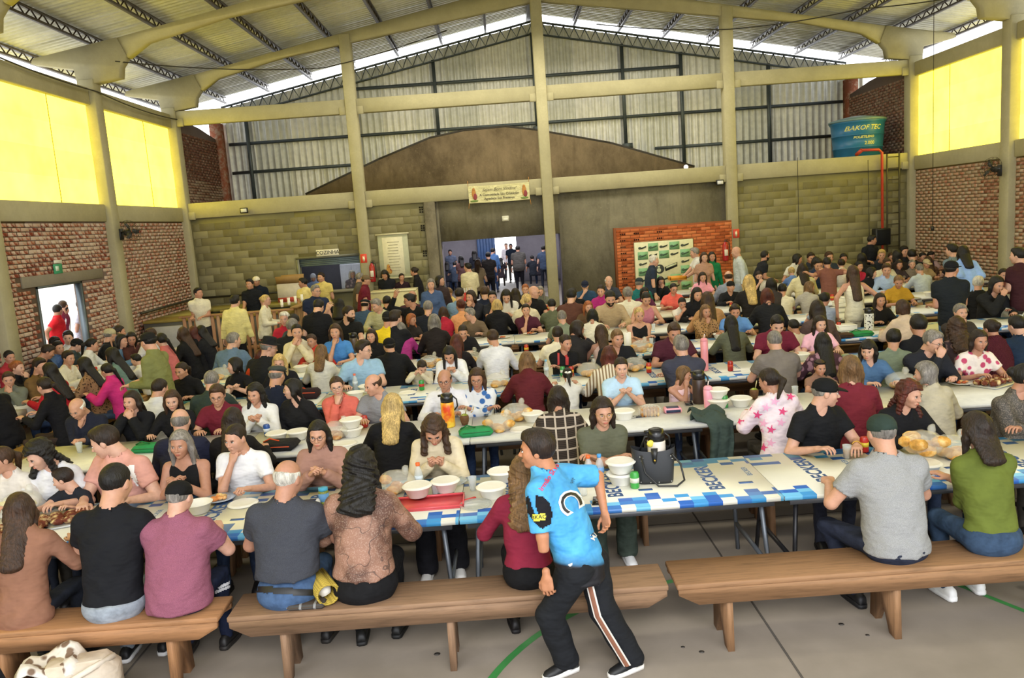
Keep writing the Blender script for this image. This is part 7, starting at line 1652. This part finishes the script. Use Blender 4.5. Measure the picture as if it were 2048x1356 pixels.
ITEMS = '''
tray;862;1008;;red serving tray holding two bowls
bowl;836;992;z=.763;white lidded foam bowl on red tray
bowl;892;982;z=.763;white lidded foam bowl on red tray
bowl;984;994;;white lidded foam bowl
bowl;1004;962;;white lidded foam bowl
bowl;1243;967;;white lidded foam bowl under another
bowl;1243;967;z=.837;white lidded foam bowl on top of another
bowl;398;1024;lid=0;white open foam bowl
bowl;14;1030;lid=0,food='d8c070';white open foam bowl with salad
lid;486;1008;;white round foam lid lying flat
bowl;1850;948;;white lidded foam bowl under bread bag
bowl;555;882;;white lidded foam bowl
bowl;597;878;;white lidded foam bowl
bowl;705;872;;white lidded foam bowl under another
bowl;705;872;z=.837;white lidded foam bowl on top of another
lid;690;888;;white round foam lid lying flat
bowl;1066;842;;white lidded foam bowl
lid;1042;860;;white round foam lid lying flat
bowl;1248;838;;white lidded foam bowl
bowl;1437;815;;white lidded foam bowl under another
bowl;1437;812;z=.837;white lidded foam bowl on top of another
bowl;1482;812;;white lidded foam bowl with pink napkin
bowl;712;796;lid=0;white open foam bowl
bowl;735;784;;white lidded foam bowl
lid;815;786;;white round foam lid lying flat
bowl;1602;720;;white lidded foam bowl
bowl;866;690;;white lidded foam bowl
bowl;886;688;;white lidded foam bowl
bowl;1430;672;lid=0;white open foam bowl
bowl;1312;624;;white lidded foam bowl
bowl;1890;598;;white lidded foam bowl
bowl;1908;594;lid=0,food='c04a30';white open foam bowl with red food
box;1505;618;;white foam box
box;1515;612;;white foam box
box;1668;622;;white foam box under two more
box;1668;618;z=.84;white foam box in the middle of a stack
box;1668;615;z=.92;white foam box topmost of a stack
box;1690;660;;white foam box
can;1270;976;c='3f9f45',c2='d0d4c8';green drink can
can;535;872;c='1f4f9c',c2='c9d2e0';blue drink can
can;733;850;c='b02a22',c2='d8a83a';red and gold drink can
can;1450;815;c='3f8f4a',c2='cfd4c8';green drink can
can;844;780;c='2f8f3f',c2='b02a2a';green drink can
can;1143;752;c='b5301f',c2='d8a83a';red and gold drink can
can;1298;745;c='b5301f',c2='d8a83a';red and gold drink can
can;1461;742;c='a5241f',c2='c23a28';red drink can with gold top
can;1126;752;c='2f8f4a',c2='cfd4c8';green drink can
can;1053;704;c='b5301f',c2='d8a83a';red and gold drink can
can;666;710;c='2a55a8',c2='c9d2e0';blue drink can
can;674;706;c='2a55a8',c2='c9d2e0';blue drink can
can;649;674;c='b5301f',c2='d8a83a';red and gold drink can
can;722;648;c='b5301f',c2='d8a83a';red and gold drink can
can;731;647;c='b5301f',c2='d8a83a';red and gold drink can
can;833;641;c='b5301f',c2='d8a83a';red and gold drink can
can;1661;655;c='b5301f',c2='d8a83a';red and gold drink can
can;1726;902;c='b02a22',c2='d8c03a';red and yellow drink can
can;1517;654;c='b5301f',c2='d8a83a';red and gold drink can
can;1383;628;c='2a4a98',c2='c9d2e0';blue drink can
bottle;840;982;c='e2642a';clear water bottle with orange cap
bottle;1166;990;c='e2642a';clear water bottle with orange cap
bottle;1179;968;c='e2642a';clear water bottle with orange cap
bottle;1201;966;c='3f8fd0',lab='6f9fd8';clear water bottle with blue cap
bottle;712;782;c='d8664a';clear water bottle with orange cap
bottle;1093;752;c='6fa8c8';clear water bottle with pale blue cap
bottle;1391;632;c='d8d8c8',lab='4a8f5a',h=.3;tall clear bottle with green label
cup;872;992;;clear plastic cup
cup;946;980;;clear plastic cup
cup;1694;916;beer='c9902f';beer glass half full
cup;160;905;;clear drinking cup
cup;1590;792;;clear plastic cup
cup;1303;690;;clear plastic cup
flask;898;853;pat='yellow';yellow and orange vacuum flask with black top
flask;1399;806;c='3a2a24';dark brown vacuum flask with black top
flask;698;716;c='6a5a48';brown vacuum flask with black top
flask;1738;660;pat='bw';black and white patterned vacuum flask
tumbler;1410;741;c='e0909c',h=.40;tall pink vacuum jug
tumbler;1417;815;c='e8a0b4',h=.22;small pink tumbler with lid
bread;1000;862;;clear bag of bread rolls
bread;1033;840;;clear bag of bread rolls
bread;676;876;n=4,c='b98050';clear bag of dark bread
bread;797;984;n=5,c='c98a48';clear bag of bread
bread;861;734;;clear bag of bread rolls
loaf;1300;832;;bag of sliced brown bread
bread;1845;932;z=.84,n=8,r=.058;big bag of golden bread rolls on bowl
bread;1902;915;n=4;small bag of bread rolls behind olive top
bread;1282;704;;clear bag of yellow rolls
bread;1178;752;n=4;clear bag of bread
bread;1260;730;n=4;clear bag of bread
bread;581;714;n=5,c='c99a58';clear bag of bread
bread;442;758;n=3;round golden bread
bread;1343;610;;pile of bread rolls
bread;68;1012;n=5,c='d8cf8a';clear bag with pale crisps
bread;1765;762;n=4;foil bag of bread
plate;440;1000;rim='a9b4c8',n=8,food='d98a4a';blue rimmed plate of food
plate;1060;668;n=6;white plate of food
plate;1905;762;n=6;white plate of food
plate;300;715;n=6;white plate of food
plate;1120;640;n=5;white plate of food
plate;255;1045;n=7,food='b5762e';plate of potatoes and meat
meat;130;1046;;tray of grilled meat
meat;1988;770;;tray of dark grilled meat
meat;25;1075;;tray of grilled meat with salad
plate;50;806;n=6,food='d9b070';white plate of salad
pouch;560;897;c='1b1b1d',c2='d8552a',sx=.17,sy=.14,h=.07;black zip bag with orange edge
pouch;613;797;c='2a1c20',c2='e0562a',sx=.17,sy=.10,h=.12;black lunch bag with orange piping
pouch;952;870;;green zip pouch
pouch;302;902;;green zip pouch
pouch;1722;672;c='2f8a4a';green soft pouch
pouch;1682;676;c='4a3628',c2='2a2018';brown soft bag
pouch;688;655;c='2a1c20',c2='7a2a2a',sx=.16,sy=.07,h=.06;dark red striped pouch
pouch;1165;665;c='3f7a4a',sx=.1,sy=.06,h=.05;small green packet
phone;1196;1003;;black phone lying on the table
phone;1376;806;;black phone with pink case
jar;649;1006;;pickle jar with blue lid
napkin;616;1016;;white and navy napkin packet
napkin;1345;824;c='e8a0b0';pink napkin bundle
gplate;952;1012;;clear glass plate
gplate;905;966;;clear glass plate with knife
knife;925;1004;c='c8322e';red and black handled knife
knife;1270;836;c='22242a';black handled knife
knife;392;1040;c='c8322e';red handled knife
knife;560;1042;c='1c1c1c';black handled knife
gourd;1500;792;;mate gourd cup with metal straw
gourd;930;850;;mate gourd cup with green herb
roll;1256;697;;upright roll of white paper
'''
YEL = NT('flask_print'); f = YEL.noise(7, detail=3); YEL.col(YEL.ramp(f, [(.35, lin('d8481f')), (.5, lin('e8a52a')), (.65, lin('f0d24a'))])); YEL.rough(.3)
BW_ = mat('leopard', 'd8d8d4', '1b1b1d'); PATS = dict(yellow=YEL.m, bw=BW_)
rowsY = sorted((y, r) for r, y in ROWS.items()); recs = []
for ln in ITEMS.strip().splitlines():
    k, u, v, ex, ph = ln.split(';'); u, v = float(u), float(v); kw = eval('dict(%s)' % ex) if ex else {}
    z = kw.pop('z', .7435); q = atz(u, v, z if z < .8 else .75); r = min(rowsY, key=lambda t: abs(t[0] + .45 - q.y)); side = q.x < -5.2 and q.y > 7.4
    if not side: q.y = min(max(q.y, r[0] + .11), r[0] + .81)
    else: q.x = min(max(q.x, -7.05), -6.45)
    recs.append([k, q.x, q.y, z, kw, ph, 'left wall' if side else 'row ' + NUM[r[1]], u])
rs = random.Random(5)
FILL = [('plate', 'white plate with food', {}), ('bowl', 'white lidded foam bowl', {}), ('can', 'red and gold drink can', dict(c='b5301f', c2='d8a83a')), ('cup', 'clear plastic cup', {}), ('bread', 'clear bag of bread rolls', dict(n=4)), ('bowl', 'white open foam bowl', dict(lid=0, food='d8c070'))]
for r, n in (('C', 7), ('D', 9), ('E', 11), ('F', 10), ('G', 9), ('H', 5)):
    xs, m = TX[r]
    for i in range(n):
        k, ph, kw = FILL[rs.randrange(6)]; x = xs + .4 + (m * 2.2 - .8) * (i + rs.uniform(.2, .8)) / n; y = ROWS[r] + rs.uniform(.25, .65)
        if any(abs(a[1] - x) < .3 and abs(a[2] - y) < .3 for a in recs): continue
        recs.append([k, x, y, .7435, dict(kw), ph, 'row ' + NUM[r], CX + FPX * x / y])
for i in range(8):
    k, ph, kw = FILL[rs.randrange(6)]; y = 8.2 + i * .9; recs.append([k, -6.75 + rs.uniform(-.2, .2), y, .7435, dict(kw), ph, 'left wall', 600 + y])
cnt = {}
for a in sorted(recs, key=lambda a: (a[6], a[0], a[7])):
    key = (a[0], a[6]); i = cnt.get(key, 0); cnt[key] = i + 1
    nm, cat, fn = KIND[a[0]]; kw = a[4]
    if 'pat' in kw: kw['pat'] = PATS[kw['pat']]
    lab = '%s, %s %s from left on %s' % (a[5], ordn(i), {'bread': 'bag'}.get(cat, cat), a[6] + ' tables')
    if len(lab.split()) > 16: lab = '%s, %s from left on %s' % (a[5], ordn(i), a[6] + ' tables')
    if not (a[6] == 'left wall' or any(TX[r][0] < a[1] - .05 and a[1] + .05 < TX[r][0] + 2.2 * TX[r][1] for r in 'ABCDEFGH' if a[6] == 'row ' + NUM[r])): print('OFF TABLE', a)
    t = thing(nm, lab, cat, (a[1], a[2], a[3]), rs.uniform(-.6, .6) if a[0] not in ('tray', 'pouch', 'box', 'napkin') else rs.uniform(-.15, .15), '%ss on the %s tables' % (nm.replace('_', ' '), a[6]))
    fn(t, **kw)
# black handbag with a vacuum flask inside
p = atz(1318, 978, .7435); hb = thing('handbag', 'large black leather tote bag standing on the nearest table', 'bag', (p.x, 5.62, .7435), R(-6))
b = B(); V = []; F = []
for i, (hw, hd, z) in enumerate(((.135, .07, 0), (.14, .075, .02), (.15, .07, .15), (.16, .055, .27))):
    for k in range(24):
        a = 2 * math.pi * k / 24; ca, sa = math.cos(a), math.sin(a); V.append((hw * math.copysign(abs(ca) ** .45, ca), hd * math.copysign(abs(sa) ** .6, sa), z + (.0 if i < 3 else -.035 * (1 - abs(ca)))))
for i in range(3):
    for k in range(24): F.append((i * 24 + k, i * 24 + (k + 1) % 24, (i + 1) * 24 + (k + 1) % 24, (i + 1) * 24 + k))
F.append(tuple(range(23, -1, -1))); o = link(raw('bag_body', V, F, mat('plastic', '25272b', .45)), 'bag_body', hb)
B().prism([(-.02, .27), (.03, .27), (.02, .17), (.005, .15), (-.01, .17)], -.079, -.072).obj('strap_tab', mat('plastic', '1b1c1f', .4), hb); B().ball((.005, -.08, .18), (.008, .004, .008), 8).obj('gold_stud', mat('metal', 'd8b04a', .9), hb, True)
B().tube([(-.09, -.075, .22), (-.07, -.11, .10), (.02, -.15, .012), (.15, -.16, .012), (.21, -.09, .03), (.19, -.05, .14), (.13, -.065, .22)], .008, 6).obj('handle', mat('plastic', '1a1a1c', .4), hb, True)
B().tube([(-.09, .06, .22), (-.05, .06, .32), (.06, .06, .32), (.10, .06, .22)], .008, 6).obj('handle', mat('plastic', '1a1a1c', .4), hb, True)
for x, z in ((-.10, .21), (-.08, .20), (-.09, .18), (.12, .21), (.13, .19), (-.10, .02), (-.03, .015), (.03, .015), (.12, .02)): B().ball((x, -.078 if z > .1 else -.076, z), (.005, .004, .005), 6).obj('rivet', mat('metal', 'c8c8c8', .9), hb, True)
fl_ = thing('vacuum_flask', 'white vacuum flask with black cup top inside the black tote', 'flask', (p.x + .03, 5.63, .78)); it_flask(fl_, 'cfc8c0', '121214', .36); B().ball((-.05, -.05, .26), (.03, .008, .028), 8).obj('flower_tag', mat('plastic', 'd8c84a', .5), fl_, True)
# dark green jacket hanging over the table edge
V = []; F = []; nx, ny = 12, 22; jx = atz(1395, 815, .75).x
prof = [(.36 - .03 * k, .78 + .035 * math.sin(k * .9)) for k in range(10)] + [(.05 - .0, .765), (-.012, .75), (-.022, .70), (-.026, .64), (-.03, .56), (-.028, .48), (-.034, .40), (-.03, .34), (-.034, .28), (-.03, .24), (-.034, .2), (-.03, .17)]
for j, (dy, z) in enumerate(prof):
    for i in range(nx):
        a = i / (nx - 1); wd = .16 if j < 10 else .16 - .055 * min(1, (j - 9) / 3); xx = jx + (a - .5) * 2 * wd + (.05 if j > 10 else 0) + .02 * math.sin(j * .6)
        V.append((xx, 7.08 + dy - .016 * math.sin(a * 14 + j * .4) - .01, z + (.03 * math.sin(a * 9 + j) if j < 10 else 0) - (.025 * abs(a - .5) if j < 10 else 0)))
for j in range(len(prof) - 1):
    for i in range(nx - 1): F.append((j * nx + i, j * nx + i + 1, (j + 1) * nx + i + 1, (j + 1) * nx + i))
jk = thing('jacket', 'dark green jacket draped over the second row table edge', 'jacket'); o = link(raw('cloth_fold', V, F, mat('cloth', '3f4d47')), 'cloth_fold', jk); sm = o.modifiers.new('s', 'SOLIDIFY'); sm.thickness = .012
# straw clutch on the front bench
p = atz(655, 1178, .46); sc = thing('straw_clutch', 'yellow woven straw clutch rolled on the nearest bench', 'bag', (p.x, 4.70, .462), R(-62))
b = B(); V = []; F = []; n = 28
for x in (-.14, .14):
    for k in range(n + 1): a = 2 * math.pi * k / n * 1.15; r_ = .062 + .012 * k / n; V.append((x, r_ * math.cos(a) * 1.05, .078 + r_ * math.sin(a)))
F = [(k, k + 1, n + 2 + k, n + 1 + k) for k in range(n)]; o = link(raw('woven_roll', V, F, mat('weave', 'd8bb52')), 'woven_roll', sc); sm = o.modifiers.new('s', 'SOLIDIFY'); sm.thickness = .01
B().ball((-.10, 0, .075), (.045, .05, .05), 10, 0, .1).ball((.02, 0, .075), (.08, .05, .05), 10, 0, .1).obj('white_cloth', mat('cloth', 'dcd8d0'), sc, True)
ck = thing('cloth_bundle', 'folded grey checked cloth beside the straw clutch on bench', 'cloth', (p.x - .06, 4.72 - .13, .462)); B().box(-.13, .1, -.05, .06, 0, .035, 0, .015).obj('folded_cloth', mat('plaid', '4a4a4a', '8a8a8a'), ck, True)
# bags on the floor at bottom left
fb = thing('shoulder_bag', 'beige quilted bag on the floor under the left bench', 'bag', (-2.66, 4.38, 0), R(14))
B().box(-.22, .22, -.13, .13, 0, .35, 0, .07).obj('bag_body', mat('cloth', 'cdbfae'), fb, True); B().tube([(-.2, -.135, .16), (0, -.136, .165), (.2, -.135, .17)], .006, 5).obj('zip', mat('plastic', '8a5a3a', .5), fb); B().tube([(-.2, 0, .31), (-.23, -.10, .24), (-.1, -.15, .25), (.1, -.12, .33), (.2, 0, .33)], .018, 8).obj('strap', mat('cloth', 'd8cdbf'), fb, True)
sf = thing('patterned_towel', 'white and brown patterned towel lying on the beige bag', 'towel', (-2.76, 4.38, .31), R(14)); V = []; F = []
for j in range(9):
    for i in range(9): a, c = i / 8, j / 8; V.append(((a - .5) * .34 - .05, (c - .5) * .26, .05 + .035 * math.sin(a * 7 + c * 3) + .02 * math.sin(c * 9) - .10 * max(0, abs(a - .5) - .36) * 4 - .12 * max(0, .3 - c)))
for j in range(8):
    for i in range(8): F.append((j * 9 + i, j * 9 + i + 1, (j + 1) * 9 + i + 1, (j + 1) * 9 + i))
o = link(raw('towel_cloth', V, F, mat('floral', 'd8d0c6', '7a6454')), 'towel_cloth', sf); sm = o.modifiers.new('s', 'SOLIDIFY'); sm.thickness = .012
bb = thing('blue_bag', 'blue bag with black strap on floor at bottom left corner', 'bag', (-2.98, 4.22, 0)); B().ball((0, 0, .14), (.16, .12, .14), 12, 0, .08).obj('bag_body', mat('cloth', '3a5f9c'), bb, True); B().tube([(-.12, -.02, .2), (-.13, -.06, .42), (-.02, -.04, .44), (.03, -.02, .24)], .022, 8).obj('strap', mat('cloth', '15161a'), bb, True)
# orange tray carried by the man near the sponsor panel and a red one on the doorway table
G = GROUND[PERS['!person in white tee carrying an orange tray by sponsor panel'].name]; r_ = PERS['!person in white tee carrying an orange tray by sponsor panel']
q = Matrix.Translation(r_.location) @ Matrix.Rotation(r_.rotation_euler.z, 4, 'Z') @ ((G['WR'][1] + G['WR'][-1]) / 2)
ot = thing('orange_tray', 'orange food tray held by person in white tee', 'tray', (q.x - .12, q.y, q.z - .02)); B().box(-.2, .2, -.14, .14, 0, .02, 0, .006).box(-.2, .2, -.14, -.125, .02, .09).box(-.2, .2, .125, .14, .02, .09).box(-.2, -.185, -.14, .14, .02, .09).box(.185, .2, -.14, .14, .02, .09).obj('tray_body', mat('plastic', 'e0962a', .4), ot)
dt = thing('doorway_table', 'small white serving table standing in the wide doorway', 'table', (-1.0, 20.6, 0)); B().box(-.6, .6, -.3, .3, .71, .75, 0, .01).obj('tabletop', mat('plastic', 'd0d0d4', .4), dt)
for sx_ in (-1, 1):
    for sy_ in (-1, 1): B().tube([(sx_ * .5, sy_ * .24, .71), (sx_ * .55, sy_ * .26, 0)], .017, 5).obj('leg', mat('metal', '6d737b', .3), dt)
rb = thing('red_crate', 'red bottle crate on the table in the wide doorway', 'crate', (-.95, 20.55, .752)); B().box(-.16, .16, -.12, .12, 0, .22, 0, .02).obj('crate_body', mat('plastic', 'c0302e', .4), rb)
for k in range(4): B().lathe([(.03, .2), (.03, .26), (.012, .32), (.012, .34)], 10, (-.1 + k * .065, 0, 0)).obj('bottle_neck', mat('clear', 'd8dce0', .6), rb, True)
for k in range(5): t_ = thing('paper_cup', 'white paper cup stack on the fence rail, %s from left' % ORD[k], 'cup', (-4.98 + k * .055, 17.72 + .38 * k, 1.18), 0, 'cups on the fence rail'); B().lathe([(.028, 0), (.036, .09), (.028, .092), (.037, .17)], 12).obj('cup_wall', FOAM, t_, True)
